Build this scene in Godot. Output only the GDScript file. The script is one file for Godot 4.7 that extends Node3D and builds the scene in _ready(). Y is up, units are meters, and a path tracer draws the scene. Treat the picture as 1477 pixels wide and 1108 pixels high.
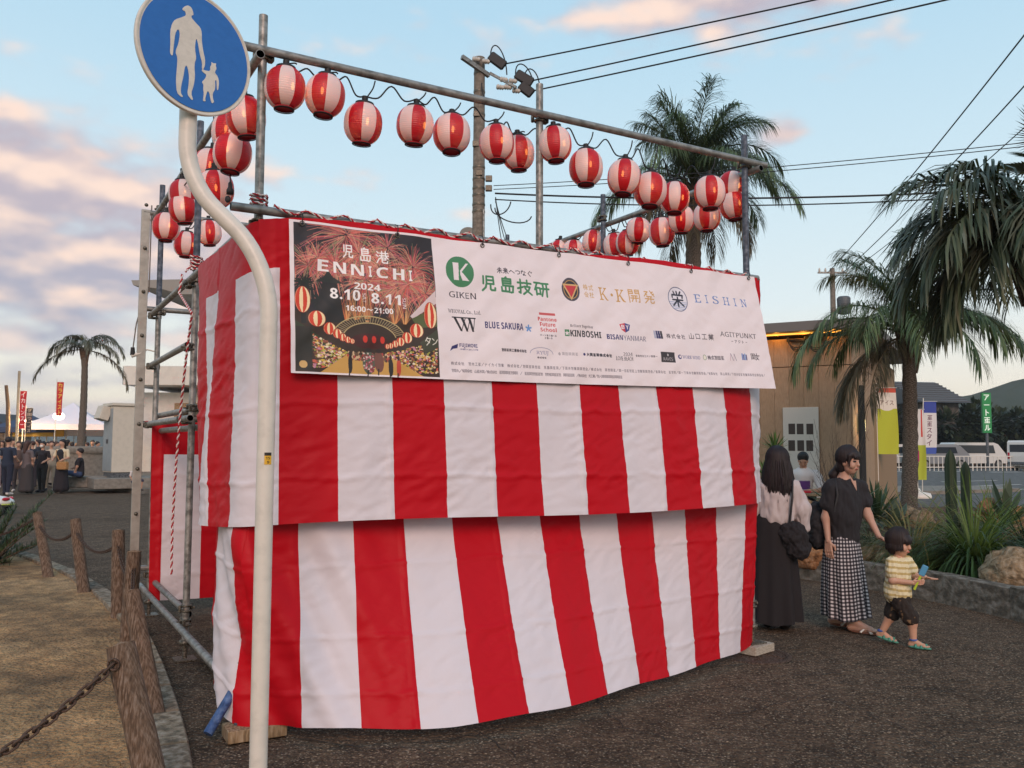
extends Node3D
# A festival stall of scaffold pipes and red-and-white curtains at dusk, between palms, a shop and a car park.

const FOCAL := 1250.0
const EYE := Vector3(0, 1.513, 0)
const PITCH := 4.1
const ROLL := -0.2
const SHADE := 1.829                     # bay of the scaffold
var front_dir := Vector3(cos(deg_to_rad(30.08)), 0, -sin(deg_to_rad(30.08)))
var back_dir := Vector3(-sin(deg_to_rad(30.08)), 0, -cos(deg_to_rad(30.08)))
var corner := Vector3(-1.39, 0, -4.664)  # front post of the stall beside the sign
var rng := RandomNumberGenerator.new()
var used := {}
var mats := {}
var texs := {}


class MB:
	var v := PackedVector3Array()
	var n := PackedVector3Array()
	var t := PackedVector2Array()
	var c := PackedColorArray()
	var ix := PackedInt32Array()

	func vert(p: Vector3, nn: Vector3, uv := Vector2.ZERO, col := Color.WHITE) -> int:
		v.append(p); n.append(nn); t.append(uv); c.append(col)
		return v.size() - 1

	func tri(a: int, b: int, d: int) -> void:
		if (v[b] - v[a]).cross(v[d] - v[a]).dot(n[a] + n[b] + n[d]) > 0.0:
			ix.append(a); ix.append(d); ix.append(b)
		else:
			ix.append(a); ix.append(b); ix.append(d)

	func quad(a: int, b: int, d: int, e: int) -> void:
		tri(a, b, d); tri(a, d, e)

	func flat(pts: Array, nn: Vector3, col := Color.WHITE) -> void:
		var at := v.size()
		for p in pts:
			vert(p, nn, Vector2(p.x, p.y), col)
		for i in range(1, pts.size() - 1):
			tri(at, at + i, at + i + 1)

	func box(xf: Transform3D, size: Vector3, bevel := 0.0, col := Color.WHITE) -> void:
		var h := size / 2.0
		var b := minf(bevel, minf(h.x, minf(h.y, h.z)) * 0.9)
		var id := {}
		var turn := xf.basis.orthonormalized()
		for sx in [-1, 1]:
			for sy in [-1, 1]:
				for sz in [-1, 1]:
					var k := Vector3(sx * h.x, sy * h.y, sz * h.z)
					id[Vector4i(sx, sy, sz, 0)] = vert(xf * (k - Vector3(0, sy * b, sz * b)), turn * Vector3(sx, 0, 0), Vector2(k.z, k.y), col)
					id[Vector4i(sx, sy, sz, 1)] = vert(xf * (k - Vector3(sx * b, 0, sz * b)), turn * Vector3(0, sy, 0), Vector2(k.x, k.z), col)
					id[Vector4i(sx, sy, sz, 2)] = vert(xf * (k - Vector3(sx * b, sy * b, 0)), turn * Vector3(0, 0, sz), Vector2(k.x, k.y), col)
		for s in [-1, 1]:
			quad(id[Vector4i(s, -1, -1, 0)], id[Vector4i(s, 1, -1, 0)], id[Vector4i(s, 1, 1, 0)], id[Vector4i(s, -1, 1, 0)])
			quad(id[Vector4i(-1, s, -1, 1)], id[Vector4i(1, s, -1, 1)], id[Vector4i(1, s, 1, 1)], id[Vector4i(-1, s, 1, 1)])
			quad(id[Vector4i(-1, -1, s, 2)], id[Vector4i(1, -1, s, 2)], id[Vector4i(1, 1, s, 2)], id[Vector4i(-1, 1, s, 2)])
		if b <= 0.0:
			return
		for s in [-1, 1]:
			for q in [-1, 1]:
				quad(id[Vector4i(s, q, -1, 0)], id[Vector4i(s, q, 1, 0)], id[Vector4i(s, q, 1, 1)], id[Vector4i(s, q, -1, 1)])
				quad(id[Vector4i(s, -1, q, 0)], id[Vector4i(s, 1, q, 0)], id[Vector4i(s, 1, q, 2)], id[Vector4i(s, -1, q, 2)])
				quad(id[Vector4i(-1, s, q, 1)], id[Vector4i(1, s, q, 1)], id[Vector4i(1, s, q, 2)], id[Vector4i(-1, s, q, 2)])
				for w in [-1, 1]:
					tri(id[Vector4i(s, q, w, 0)], id[Vector4i(s, q, w, 1)], id[Vector4i(s, q, w, 2)])

	# a tube through points; radius a number or one per point
	func tube(pts: Array, radius, sides := 8, caps := true, col := Color.WHITE, squash := 1.0) -> void:
		var m := pts.size()
		var up := Vector3.UP if absf((pts[1] - pts[0]).normalized().y) < 0.9 else Vector3.RIGHT
		var rows := []
		var run := 0.0
		for i in m:
			var d: Vector3 = (pts[mini(i + 1, m - 1)] - pts[maxi(i - 1, 0)]).normalized()
			var x := up.cross(d).normalized()
			up = d.cross(x).normalized()
			var r: float = radius[i] if radius is Array or radius is PackedFloat32Array else radius
			if i > 0:
				run += pts[i].distance_to(pts[i - 1])
			var at := v.size()
			for s in sides + 1:
				var a := TAU * s / sides
				var q := x * cos(a) + up * sin(a) * squash
				vert(pts[i] + q * r, q.normalized(), Vector2(float(s) / sides, run), col)
			rows.append(at)
		for i in m - 1:
			for s in sides:
				quad(rows[i] + s, rows[i] + s + 1, rows[i + 1] + s + 1, rows[i + 1] + s)
		if caps:
			for e in [0, m - 1]:
				var d: Vector3 = (pts[0] - pts[1]).normalized() if e == 0 else (pts[m - 1] - pts[m - 2]).normalized()
				var mid := vert(pts[e], d, Vector2.ZERO, col)
				var at := v.size()
				for s in sides + 1:
					vert(v[rows[e] + s], d, Vector2.ZERO, col)
				for s in sides:
					tri(mid, at + s, at + s + 1)

	# a pipe with a bore, open at both ends
	func pipe(a: Vector3, b: Vector3, r: float, sides := 14) -> void:
		tube([a, b], r, sides, false)
		var at := v.size()
		tube([a, b], r * 0.87, sides, false)
		for i in range(at, v.size()):
			n[i] = -n[i]
		var d := (b - a).normalized()
		for e in 2:
			for s in sides:
				var o := (0 if e == 0 else sides + 1)
				var base := at - 2 * (sides + 1)
				var q := []
				for k in [[base, s], [base, s + 1], [at, s + 1], [at, s]]:
					q.append(vert(v[k[0] + o + k[1]], -d if e == 0 else d))
				quad(q[0], q[1], q[2], q[3])

	# profile of (radius, height); lobes is an optional Callable(angle) -> factor
	func lathe(profile: Array, sides := 16, xf := Transform3D(), col := Color.WHITE, colors = null) -> void:
		var m := profile.size()
		var at := v.size()
		for i in m:
			var a: Vector2 = profile[maxi(i - 1, 0)]
			var b: Vector2 = profile[mini(i + 1, m - 1)]
			var g := (b - a).normalized()
			for s in sides + 1:
				var w := TAU * s / sides
				var nn := Vector3(g.y * cos(w), -g.x, g.y * sin(w))
				if nn.length() < 0.01:
					nn = Vector3.UP
				var p := Vector3(profile[i].x * cos(w), profile[i].y, profile[i].x * sin(w))
				vert(xf * p, (xf.basis * nn).normalized(), Vector2(float(s) / sides, float(i) / (m - 1)), colors[i] if colors != null else col)
		for i in m - 1:
			for s in sides:
				var q := at + i * (sides + 1) + s
				quad(q, q + 1, q + sides + 2, q + sides + 1)

	func ellipsoid(xf: Transform3D, r: Vector3, sides := 12, rings := 8, col := Color.WHITE) -> void:
		var at := v.size()
		for i in rings + 1:
			var e := PI * i / rings - PI / 2
			for s in sides + 1:
				var w := TAU * s / sides
				var u := Vector3(cos(e) * cos(w), sin(e), cos(e) * sin(w))
				vert(xf * (u * r), (xf.basis * (u / r)).normalized(), Vector2(float(s) / sides, float(i) / rings), col)
		for i in rings:
			for s in sides:
				var q := at + i * (sides + 1) + s
				quad(q, q + 1, q + sides + 2, q + sides + 1)

	# an outline in the x-y plane, thick along z
	func slab(outline: PackedVector2Array, thick: float, xf := Transform3D(), col := Color.WHITE) -> void:
		var ids := Geometry2D.triangulate_polygon(outline)
		for s in [-1, 1]:
			var at := v.size()
			for p in outline:
				vert(xf * Vector3(p.x, p.y, s * thick / 2), (xf.basis * Vector3(0, 0, s)).normalized(), p, col)
			for i in range(0, ids.size(), 3):
				tri(at + ids[i], at + ids[i + 1], at + ids[i + 2])
		var area := 0.0
		for i in outline.size():
			area += outline[i].cross(outline[(i + 1) % outline.size()])
		for i in outline.size():
			var a := outline[i]
			var b := outline[(i + 1) % outline.size()]
			var o := Vector2(b.y - a.y, a.x - b.x).normalized() * signf(area)
			var nn := (xf.basis * Vector3(o.x, o.y, 0)).normalized()
			flat([xf * Vector3(a.x, a.y, -thick / 2), xf * Vector3(b.x, b.y, -thick / 2), xf * Vector3(b.x, b.y, thick / 2), xf * Vector3(a.x, a.y, thick / 2)], nn, col)

	# a grid of points, smooth; keep = range of columns and rows
	func grid(p: PackedVector3Array, nn: PackedVector3Array, wide: int, i0: int, i1: int, j0: int, j1: int, col := Color.WHITE) -> void:
		var at := v.size()
		for j in range(j0, j1 + 1):
			for i in range(i0, i1 + 1):
				vert(p[j * wide + i], nn[j * wide + i], Vector2(i, j) * 0.01, col)
		var w := i1 - i0 + 1
		for j in j1 - j0:
			for i in i1 - i0:
				var q := at + j * w + i
				quad(q, q + 1, q + w + 1, q + w)

	func add(o: MB, xf := Transform3D()) -> void:
		var at := v.size()
		for i in o.v.size():
			vert(xf * o.v[i], (xf.basis * o.n[i]).normalized(), o.t[i], o.c[i])
		for i in o.ix:
			ix.append(at + i)

	func mesh() -> ArrayMesh:
		var a := []
		a.resize(Mesh.ARRAY_MAX)
		a[Mesh.ARRAY_VERTEX] = v
		a[Mesh.ARRAY_NORMAL] = n
		a[Mesh.ARRAY_TEX_UV] = t
		a[Mesh.ARRAY_COLOR] = c
		a[Mesh.ARRAY_INDEX] = ix
		var m := ArrayMesh.new()
		m.add_surface_from_arrays(Mesh.PRIMITIVE_TRIANGLES, a)
		return m


# ---------- pixels of the photograph (1477 x 1108) to directions and points
func ray(px: float, py: float) -> Vector3:
	var q := Vector2(px - 738.5, py - 554.0).rotated(deg_to_rad(-ROLL))
	var p := deg_to_rad(PITCH)
	return Vector3(q.x, 0, 0) + FOCAL * Vector3(0, sin(p), -cos(p)) - q.y * Vector3(0, cos(p), sin(p))

func ground(px: float, py: float, h := 0.0) -> Vector3:
	var r := ray(px, py)
	return EYE + r * ((h - EYE.y) / r.y)

func deep(px: float, py: float, d: float) -> Vector3:
	var r := ray(px, py)
	return EYE + r * (d / -r.z)

func on_plane(px: float, py: float, p: Vector3, n: Vector3) -> Vector3:
	var r := ray(px, py)
	return EYE + r * ((p - EYE).dot(n) / r.dot(n))

func stall(s: float, b: float, h: float) -> Vector3:     # along the stall's front, back from it, up
	return corner + front_dir * s + back_dir * b + Vector3(0, h, 0)


# ---------- naming
func numbered(called: String) -> String:
	used[called] = used.get(called, -1) + 1
	return called if used[called] == 0 else "%s_%03d" % [called, used[called]]

func tag(o: Node3D, label: String, category: String, group := "", kind := "") -> Node3D:
	if label: o.set_meta("label", label)
	if category: o.set_meta("category", category)
	if group: o.set_meta("group", group)
	if kind: o.set_meta("kind", kind)
	return o

func thing(called: String, label: String, category: String, at := Vector3.ZERO, turn := 0.0, group := "") -> Node3D:
	var o := Node3D.new()
	o.name = numbered(called)
	add_child(o)
	o.position = at
	o.rotation.y = turn
	return tag(o, label, category, group)

func put(mb, called: String, m: Material, parent: Node3D, at := Transform3D()) -> MeshInstance3D:
	var o := MeshInstance3D.new()
	o.mesh = mb.mesh() if mb is MB else mb
	o.material_override = m
	o.name = called if parent != self else numbered(called)
	parent.add_child(o, true)
	o.transform = at
	return o

func single(mb, called: String, m: Material, label: String, category: String, group := "", at := Transform3D()) -> MeshInstance3D:
	var o := put(mb, called, m, self, at)
	tag(o, label, category, group)
	return o

func setting(mb, called: String, m: Material, at := Transform3D()) -> MeshInstance3D:
	var o := put(mb, called, m, self, at)
	o.set_meta("kind", "structure")
	return o

func copy_of(o: Node3D, at: Transform3D, label := "") -> Node3D:
	var c: Node3D = o.duplicate()
	var base := String(o.name)
	c.name = numbered(base)
	add_child(c)
	c.transform = at
	if label: c.set_meta("label", label)
	return c

func place(at: Vector3, turn := 0.0, size := 1.0) -> Transform3D:
	return Transform3D(Basis(Vector3.UP, turn).scaled(Vector3.ONE * size), at)

func look(at: Vector3, along: Vector3, up := Vector3.UP) -> Transform3D:   # z along a direction
	if absf(along.normalized().dot(up)) > 0.98:
		up = Vector3.RIGHT
	var z := along.normalized()
	var x := up.cross(z).normalized()
	return Transform3D(Basis(x, z.cross(x), z), at)


# ---------- materials
func noise_tex(key: String, freq: float, octaves: int, ramp: Array, as_normal := false, bump := 4.0, size := 512, kind := FastNoiseLite.TYPE_SIMPLEX_SMOOTH) -> NoiseTexture2D:
	if texs.has(key):
		return texs[key]
	var f := FastNoiseLite.new()
	f.seed = hash(key) % 1000
	f.noise_type = kind
	f.frequency = freq
	f.fractal_octaves = octaves
	f.fractal_gain = 0.55
	var t := NoiseTexture2D.new()
	t.width = size
	t.height = size
	t.seamless = true
	t.noise = f
	t.as_normal_map = as_normal
	t.bump_strength = bump
	if ramp.size():
		var g := Gradient.new()
		g.offsets = PackedFloat32Array(ramp.map(func(x): return x[0]))
		g.colors = PackedColorArray(ramp.map(func(x): return x[1]))
		t.color_ramp = g
	texs[key] = t
	return t

func mat(key: String, col: Color, rough := 0.8, metal := 0.0) -> StandardMaterial3D:
	if mats.has(key):
		return mats[key]
	var m := StandardMaterial3D.new()
	m.resource_name = key
	m.albedo_color = col
	m.roughness = rough
	m.metallic = metal
	mats[key] = m
	return m

# colour varied by a noise about a mean, in the object's own space, with fine relief
func rough_mat(key: String, col: Color, spread: float, scale: Vector3, rough := 0.85, metal := 0.0, relief := 0.0, freq := 0.02) -> StandardMaterial3D:
	if mats.has(key):
		return mats[key]
	var m := mat(key, Color.WHITE, rough, metal)
	m.albedo_texture = noise_tex(key, freq, 5, [[0.25, col.darkened(spread)], [0.5, col], [0.78, col.lightened(spread * 0.7)]])
	m.uv1_triplanar = true
	m.uv1_scale = scale
	if relief > 0.0:
		m.normal_enabled = true
		m.normal_texture = noise_tex("relief", 0.03, 4, [], true, 6.0)
		m.normal_scale = relief
	return m

func tinted(key: String, rough := 0.9) -> StandardMaterial3D:      # colour from the vertices
	var m := mat(key, Color.WHITE, rough)
	m.vertex_color_use_as_albedo = true
	return m

func smooth(pts: Array, steps := 5) -> Array:                      # a curve through points
	var out := []
	for i in pts.size() - 1:
		for k in steps:
			out.append((pts[i] as Vector3).cubic_interpolate(pts[i + 1], pts[maxi(i - 1, 0)], pts[mini(i + 2, pts.size() - 1)], float(k) / steps))
	out.append(pts[-1])
	return out

func lin(r: float, g: float, b: float) -> Color:                   # 0-255 sRGB to a vertex colour
	return Color(r / 255.0, g / 255.0, b / 255.0).srgb_to_linear()

func rgb(r: float, g: float, b: float) -> Color:
	return Color(r / 255.0, g / 255.0, b / 255.0)


# ---------- implicit bodies: tapered capsules [a, b, ra, rb, colour] and ellipsoids [centre, radii, basis, colour] melted together
func blob(bones: Array, cell: float, k: float) -> MB:
	var lo := Vector3.INF
	var hi := -Vector3.INF
	for b in bones:
		if b.size() == 5:
			lo = lo.min(b[0] - Vector3.ONE * b[2]).min(b[1] - Vector3.ONE * b[3])
			hi = hi.max(b[0] + Vector3.ONE * b[2]).max(b[1] + Vector3.ONE * b[3])
		else:
			var m: float = maxf(b[1].x, maxf(b[1].y, b[1].z))
			lo = lo.min(b[0] - Vector3.ONE * m)
			hi = hi.max(b[0] + Vector3.ONE * m)
	lo -= Vector3.ONE * cell * 4.0
	hi += Vector3.ONE * cell * 4.0
	var nx := int((hi.x - lo.x) / cell) + 1
	var ny := int((hi.y - lo.y) / cell) + 1
	var nz := int((hi.z - lo.z) / cell) + 1
	var f := PackedFloat32Array()
	f.resize(nx * ny * nz)
	f.fill(1.0)
	var near := PackedFloat32Array()
	near.resize(f.size())
	near.fill(1.0)
	var which := PackedByteArray()
	which.resize(f.size())
	var margin := cell * 3.0 + k
	for bi in bones.size():
		var b: Array = bones[bi]
		var cap := b.size() == 5
		var a: Vector3 = b[0]
		var bl: Vector3
		var bh: Vector3
		var ab := Vector3.ZERO
		var ab2 := 1.0
		var ra := 0.0
		var rb := 0.0
		var inv := Basis()
		var rr := Vector3.ONE
		if cap:
			ab = b[1] - a
			ab2 = maxf(ab.length_squared(), 1e-9)
			ra = b[2]; rb = b[3]
			var m := maxf(ra, rb) + margin
			bl = a.min(b[1]) - Vector3.ONE * m
			bh = a.max(b[1]) + Vector3.ONE * m
		else:
			rr = b[1]
			inv = (b[2] as Basis).inverse()
			var m := maxf(rr.x, maxf(rr.y, rr.z)) + margin
			bl = a - Vector3.ONE * m
			bh = a + Vector3.ONE * m
		var x0 := maxi(0, int((bl.x - lo.x) / cell))
		var x1 := mini(nx - 1, int((bh.x - lo.x) / cell) + 1)
		var y0 := maxi(0, int((bl.y - lo.y) / cell))
		var y1 := mini(ny - 1, int((bh.y - lo.y) / cell) + 1)
		var z0 := maxi(0, int((bl.z - lo.z) / cell))
		var z1 := mini(nz - 1, int((bh.z - lo.z) / cell) + 1)
		for z in range(z0, z1 + 1):
			for y in range(y0, y1 + 1):
				var i := (z * ny + y) * nx + x0
				var p := lo + Vector3(x0, y, z) * cell - a
				for x in range(x0, x1 + 1):
					var d: float
					if cap:
						var t := clampf(p.dot(ab) / ab2, 0.0, 1.0)
						d = (p - ab * t).length() - ra - (rb - ra) * t
					else:
						var q := inv * p
						var u := q / rr
						var k0 := u.length()
						d = k0 * (k0 - 1.0) / maxf((u / rr).length(), 1e-6)
					if d < margin:
						if d < near[i]:
							near[i] = d
							which[i] = bi
						var h := maxf(k - absf(f[i] - d), 0.0) / k
						f[i] = minf(f[i], d) - h * h * k * 0.25
					i += 1
					p.x += cell
	var mb := MB.new()
	var vid := PackedInt32Array()
	vid.resize(f.size())
	vid.fill(-1)
	var off := PackedInt32Array([0, 1, nx, nx + 1, nx * ny, nx * ny + 1, nx * ny + nx, nx * ny + nx + 1])
	var ox := [Vector3(0, 0, 0), Vector3(1, 0, 0), Vector3(0, 1, 0), Vector3(1, 1, 0), Vector3(0, 0, 1), Vector3(1, 0, 1), Vector3(0, 1, 1), Vector3(1, 1, 1)]
	var edges := [[0, 1], [2, 3], [4, 5], [6, 7], [0, 2], [1, 3], [4, 6], [5, 7], [0, 4], [1, 5], [2, 6], [3, 7]]
	var limit := cell * 1.8
	for z in nz - 1:
		for y in ny - 1:
			var row := (z * ny + y) * nx
			for x in nx - 1:
				var i := row + x
				if absf(f[i]) > limit:
					continue
				var m := 0
				for q in 8:
					if f[i + off[q]] < 0.0:
						m += 1
				if m == 0 or m == 8:
					continue
				var sum := Vector3.ZERO
				var cnt := 0
				for e in edges:
					var fa := f[i + off[e[0]]]
					var fb := f[i + off[e[1]]]
					if (fa < 0.0) != (fb < 0.0):
						sum += (ox[e[0]] as Vector3).lerp(ox[e[1]], fa / (fa - fb))
						cnt += 1
				var g := Vector3.ZERO
				var best := 9.0
				var bi := 0
				for q in 8:
					var fv := f[i + off[q]]
					g += (ox[q] - Vector3(0.5, 0.5, 0.5)) * fv
					if near[i + off[q]] < best:
						best = near[i + off[q]]
						bi = which[i + off[q]]
				vid[i] = mb.vert(lo + (Vector3(x, y, z) + sum / cnt) * cell, g.normalized(), Vector2.ZERO, bones[bi][bones[bi].size() - 1])
	var dx := 1
	var dy := nx
	var dz := nx * ny
	for z in range(1, nz - 1):
		for y in range(1, ny - 1):
			var row := (z * ny + y) * nx
			for x in range(1, nx - 1):
				var i := row + x
				if vid[i] < 0:
					continue
				var s := f[i] < 0.0
				if s != (f[i + dx] < 0.0) and vid[i - dy] >= 0 and vid[i - dz] >= 0 and vid[i - dy - dz] >= 0:
					mb.quad(vid[i], vid[i - dy], vid[i - dy - dz], vid[i - dz])
				if s != (f[i + dy] < 0.0) and vid[i - dx] >= 0 and vid[i - dz] >= 0 and vid[i - dx - dz] >= 0:
					mb.quad(vid[i], vid[i - dx], vid[i - dx - dz], vid[i - dz])
				if s != (f[i + dz] < 0.0) and vid[i - dx] >= 0 and vid[i - dy] >= 0 and vid[i - dx - dy] >= 0:
					mb.quad(vid[i], vid[i - dx], vid[i - dx - dy], vid[i - dy])
	return mb


func _ready() -> void:
	rng.seed = 20240810
	make_camera()
	make_air()
	make_materials()
	make_ground()
	make_scaffold()
	make_curtains()
	make_banner()
	make_lanterns()
	make_ropes()
	make_sign()
	make_bollards()
	make_kerbs()
	make_far_left()
	make_far_right()
	make_wires()
	make_palms()
	make_planting()
	make_people()
	make_small()


func make_camera() -> void:
	var c := Camera3D.new()
	c.name = "camera"
	add_child(c)
	c.position = EYE
	c.rotation = Vector3(deg_to_rad(PITCH), 0, deg_to_rad(-ROLL))
	c.fov = rad_to_deg(2.0 * atan(554.0 / FOCAL))
	c.near = 0.05
	c.far = 3000.0
	c.current = true


func make_air() -> void:
	var w := 2048
	var h := 1024
	var n := FastNoiseLite.new()
	n.seed = 7
	n.noise_type = FastNoiseLite.TYPE_SIMPLEX_SMOOTH
	n.frequency = 1.0
	n.fractal_octaves = 5
	n.fractal_gain = 0.52
	var im := Image.create_empty(w, h, false, Image.FORMAT_RGBF)
	var data := PackedFloat32Array()
	data.resize(w * h * 3)
	# clear air by height: degrees, colour
	var stops := [[0.0, rgb(243, 226, 194)], [4.0, rgb(232, 226, 212)], [9.0, rgb(212, 224, 227)], [16.0, rgb(194, 216, 227)], [27.0, rgb(168, 202, 222)], [50.0, rgb(148, 184, 210)], [90.0, rgb(128, 166, 198)]]
	# banks of cloud as the photograph shows them, in degrees of bearing and height, and their like round the rest of the sky
	var banks := [[-31.0, 15.4, 9.0, 3.0, 0.95], [-21.0, 11.6, 9.0, 2.6, 0.95], [-31.0, 10.0, 12.0, 2.6, 1.0], [-30.0, 6.4, 10.0, 0.9, 0.72], [-27.0, 3.9, 12.0, 0.7, 0.66], [-25.0, 1.9, 12.0, 0.7, 0.66],
		[15.0, 28.0, 7.0, 2.4, 0.82], [19.0, 27.0, 4.0, 1.3, 0.7], [18.0, 19.4, 1.5, 0.7, 0.5], [-5.0, 25.0, 5.0, 1.3, 0.22], [-13.0, 17.6, 3.0, 0.7, 0.30], [-14.0, 14.8, 4.0, 0.8, 0.4]]
	for k in 22:
		var az := -60.0 - k * 11.2
		banks.append([az if az > -180.0 else az + 360.0, 4.0 + fmod(k * 7.3, 22.0), 7.0, 1.5 + fmod(k * 1.7, 2.0), 0.66])
	for y in h:
		var el := (0.5 - (y + 0.5) / h) * 180.0
		var base := Color.BLACK
		if el >= 0.0:
			for k in stops.size() - 1:
				if el >= stops[k][0] and el <= stops[k + 1][0]:
					base = (stops[k][1] as Color).lerp(stops[k + 1][1], (el - stops[k][0]) / (stops[k + 1][0] - stops[k][0]))
		else:
			base = rgb(120, 112, 104)
		base = base.srgb_to_linear()
		var ce := cos(deg_to_rad(el))
		var se := sin(deg_to_rad(el))
		for x in w:
			var c := base
			var az := fposmod((x + 0.5) / w * 360.0 + 180.0, 360.0) - 180.0
			if el >= 0.0 and el < 42.0:
				var cov := 0.0
				for b in banks:
					var da: float = absf(az - b[0])
					if da > 180.0: da = 360.0 - da
					da /= b[2]
					var de: float = (el - b[1]) / b[3]
					var q := da * da + de * de
					if q < 7.0:
						cov = maxf(cov, b[4] * exp(-q * 0.5))
				if cov > 0.02:
					var a := deg_to_rad(az)
					var p := Vector3(sin(a) * ce * 9.0, se * 26.0, -cos(a) * ce * 9.0)
					var d := n.get_noise_3dv(p * 1.0) * 0.62 + 0.10
					var up := n.get_noise_3dv(p + Vector3(0, 0.55, 0)) * 0.62 + 0.10
					var den := smoothstep(0.22, 0.85, cov + d)
					if den > 0.0:
						var lit := clampf(0.36 + (d - up) * 1.7, 0.0, 1.0)
						var dark := rgb(158, 160, 178).lerp(rgb(180, 168, 178), smoothstep(6.0, 16.0, el))
						var warm := rgb(240, 212, 196) if el > 7.0 else rgb(226, 208, 200)
						c = c.lerp(dark.lerp(warm, lit).srgb_to_linear(), den * 0.93)
			var i := (y * w + x) * 3
			data[i] = c.r
			data[i + 1] = c.g
			data[i + 2] = c.b
	im = Image.create_from_data(w, h, false, Image.FORMAT_RGBF, data.to_byte_array())
	var m := PanoramaSkyMaterial.new()
	m.panorama = ImageTexture.create_from_image(im)
	var s := Sky.new()
	s.sky_material = m
	var e := Environment.new()
	e.background_mode = Environment.BG_SKY
	e.sky = s
	e.background_energy_multiplier = 1.0
	e.tonemap_mode = Environment.TONE_MAPPER_LINEAR
	e.tonemap_exposure = 1.22
	e.fog_enabled = true
	e.fog_density = 0.0004
	e.fog_light_color = rgb(214, 220, 226)
	e.sdfgi_enabled = true
	e.ssao_enabled = true
	e.ssil_enabled = true
	var we := WorldEnvironment.new()
	we.name = "air"
	we.environment = e
	add_child(we)
	# the afterglow behind the camera: a low, broad and slightly rosy light
	var sun := DirectionalLight3D.new()
	sun.name = "sun"
	add_child(sun)
	sun.look_at_from_position(Vector3(0.5, 2.6, 5.0), Vector3.ZERO)
	sun.light_energy = 0.45
	sun.light_angular_distance = 25.0
	sun.light_color = rgb(255, 214, 194)
	sun.shadow_enabled = true


func make_materials() -> void:
	# knitted polyester of the curtains: fine weave and small crinkles
	for k in [["red_cloth", rgb(188, 12, 28)], ["white_cloth", rgb(218, 209, 212)]]:
		var m := mat(k[0], k[1], 0.5)
		m.uv1_triplanar = true
		m.uv1_scale = Vector3(1.3, 1.3, 1.3)
		m.normal_enabled = true
		m.normal_texture = noise_tex("crinkle", 0.012, 5, [], true, 7.0)
		m.normal_scale = 0.07
		m.metallic_specular = 0.28
	rough_mat("steel_pipe", rgb(150, 148, 142), 0.28, Vector3.ONE * 1.1, 0.5, 0.55, 0.25)
	rough_mat("dark_pipe", rgb(92, 96, 100), 0.3, Vector3.ONE * 1.5, 0.55, 0.4, 0.2)
	rough_mat("blue_pipe", rgb(82, 92, 106), 0.3, Vector3.ONE * 1.5, 0.6, 0.2, 0.3)
	rough_mat("clamp_steel", rgb(112, 104, 90), 0.35, Vector3.ONE * 6.0, 0.5, 0.6, 0.3)
	mat("black_rubber", rgb(30, 30, 32), 0.6)
	mat("white_paint", rgb(226, 220, 208), 0.35)
	rough_mat("concrete", rgb(132, 126, 116), 0.12, Vector3.ONE * 0.7, 0.9, 0.0, 0.5)
	rough_mat("bark", rgb(104, 82, 64), 0.32, Vector3(8, 1.3, 8), 0.95, 0.0, 1.0)
	rough_mat("plank", rgb(150, 122, 88), 0.3, Vector3(5, 0.6, 5), 0.85, 0.0, 0.5)
	rough_mat("rust_iron", rgb(84, 62, 48), 0.4, Vector3.ONE * 5.0, 0.7, 0.5, 0.6)
	rough_mat("rock", rgb(150, 122, 88), 0.4, Vector3.ONE * 1.3, 0.95, 0.0, 1.5)
	var f := mat("leaf", Color.WHITE, 0.55)
	f.vertex_color_use_as_albedo = true
	f.backlight_enabled = true
	f.backlight = rgb(90, 110, 50)
	var skin := tinted("skin", 0.55)
	skin.subsurf_scatter_enabled = true
	skin.subsurf_scatter_strength = 0.15
	tinted("dyed", 0.9)
	tinted("painted", 0.4)


# ---------- ground
func speckle(key: String, base: Color, stones: Array, count: int, rmax: float, size := 1024) -> ImageTexture:
	var r := RandomNumberGenerator.new()
	r.seed = hash(key)
	var n := FastNoiseLite.new()
	n.seed = 3
	n.frequency = 0.01
	n.fractal_octaves = 5
	var fine: Image = n.get_seamless_image(size, size)
	var px := PackedByteArray()
	px.resize(size * size * 3)
	var raw := fine.get_data()
	for i in size * size:
		var k := 0.72 + 0.56 * raw[i] / 255.0
		px[i * 3] = clampi(int(base.r8 * k), 0, 255)
		px[i * 3 + 1] = clampi(int(base.g8 * k), 0, 255)
		px[i * 3 + 2] = clampi(int(base.b8 * k), 0, 255)
	for q in count:
		var c: Color = stones[r.randi() % stones.size()]
		c = c.lightened(r.randf() * 0.12) if r.randf() < 0.5 else c.darkened(r.randf() * 0.35)
		var rad := r.randf_range(0.7, rmax)
		var sq := r.randf_range(0.55, 1.0)
		var tilt := r.randf() * PI
		var cx := r.randi() % size
		var cy := r.randi() % size
		var ext := int(rad) + 1
		for dy in range(-ext, ext + 1):
			for dx in range(-ext, ext + 1):
				var u := dx * cos(tilt) + dy * sin(tilt)
				var w := (dy * cos(tilt) - dx * sin(tilt)) / sq
				if u * u + w * w <= rad * rad:
					var i := (posmod(cy + dy, size) * size + posmod(cx + dx, size)) * 3
					px[i] = c.r8
					px[i + 1] = c.g8
					px[i + 2] = c.b8
	return ImageTexture.create_from_image(Image.create_from_data(size, size, false, Image.FORMAT_RGB8, px))


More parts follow.
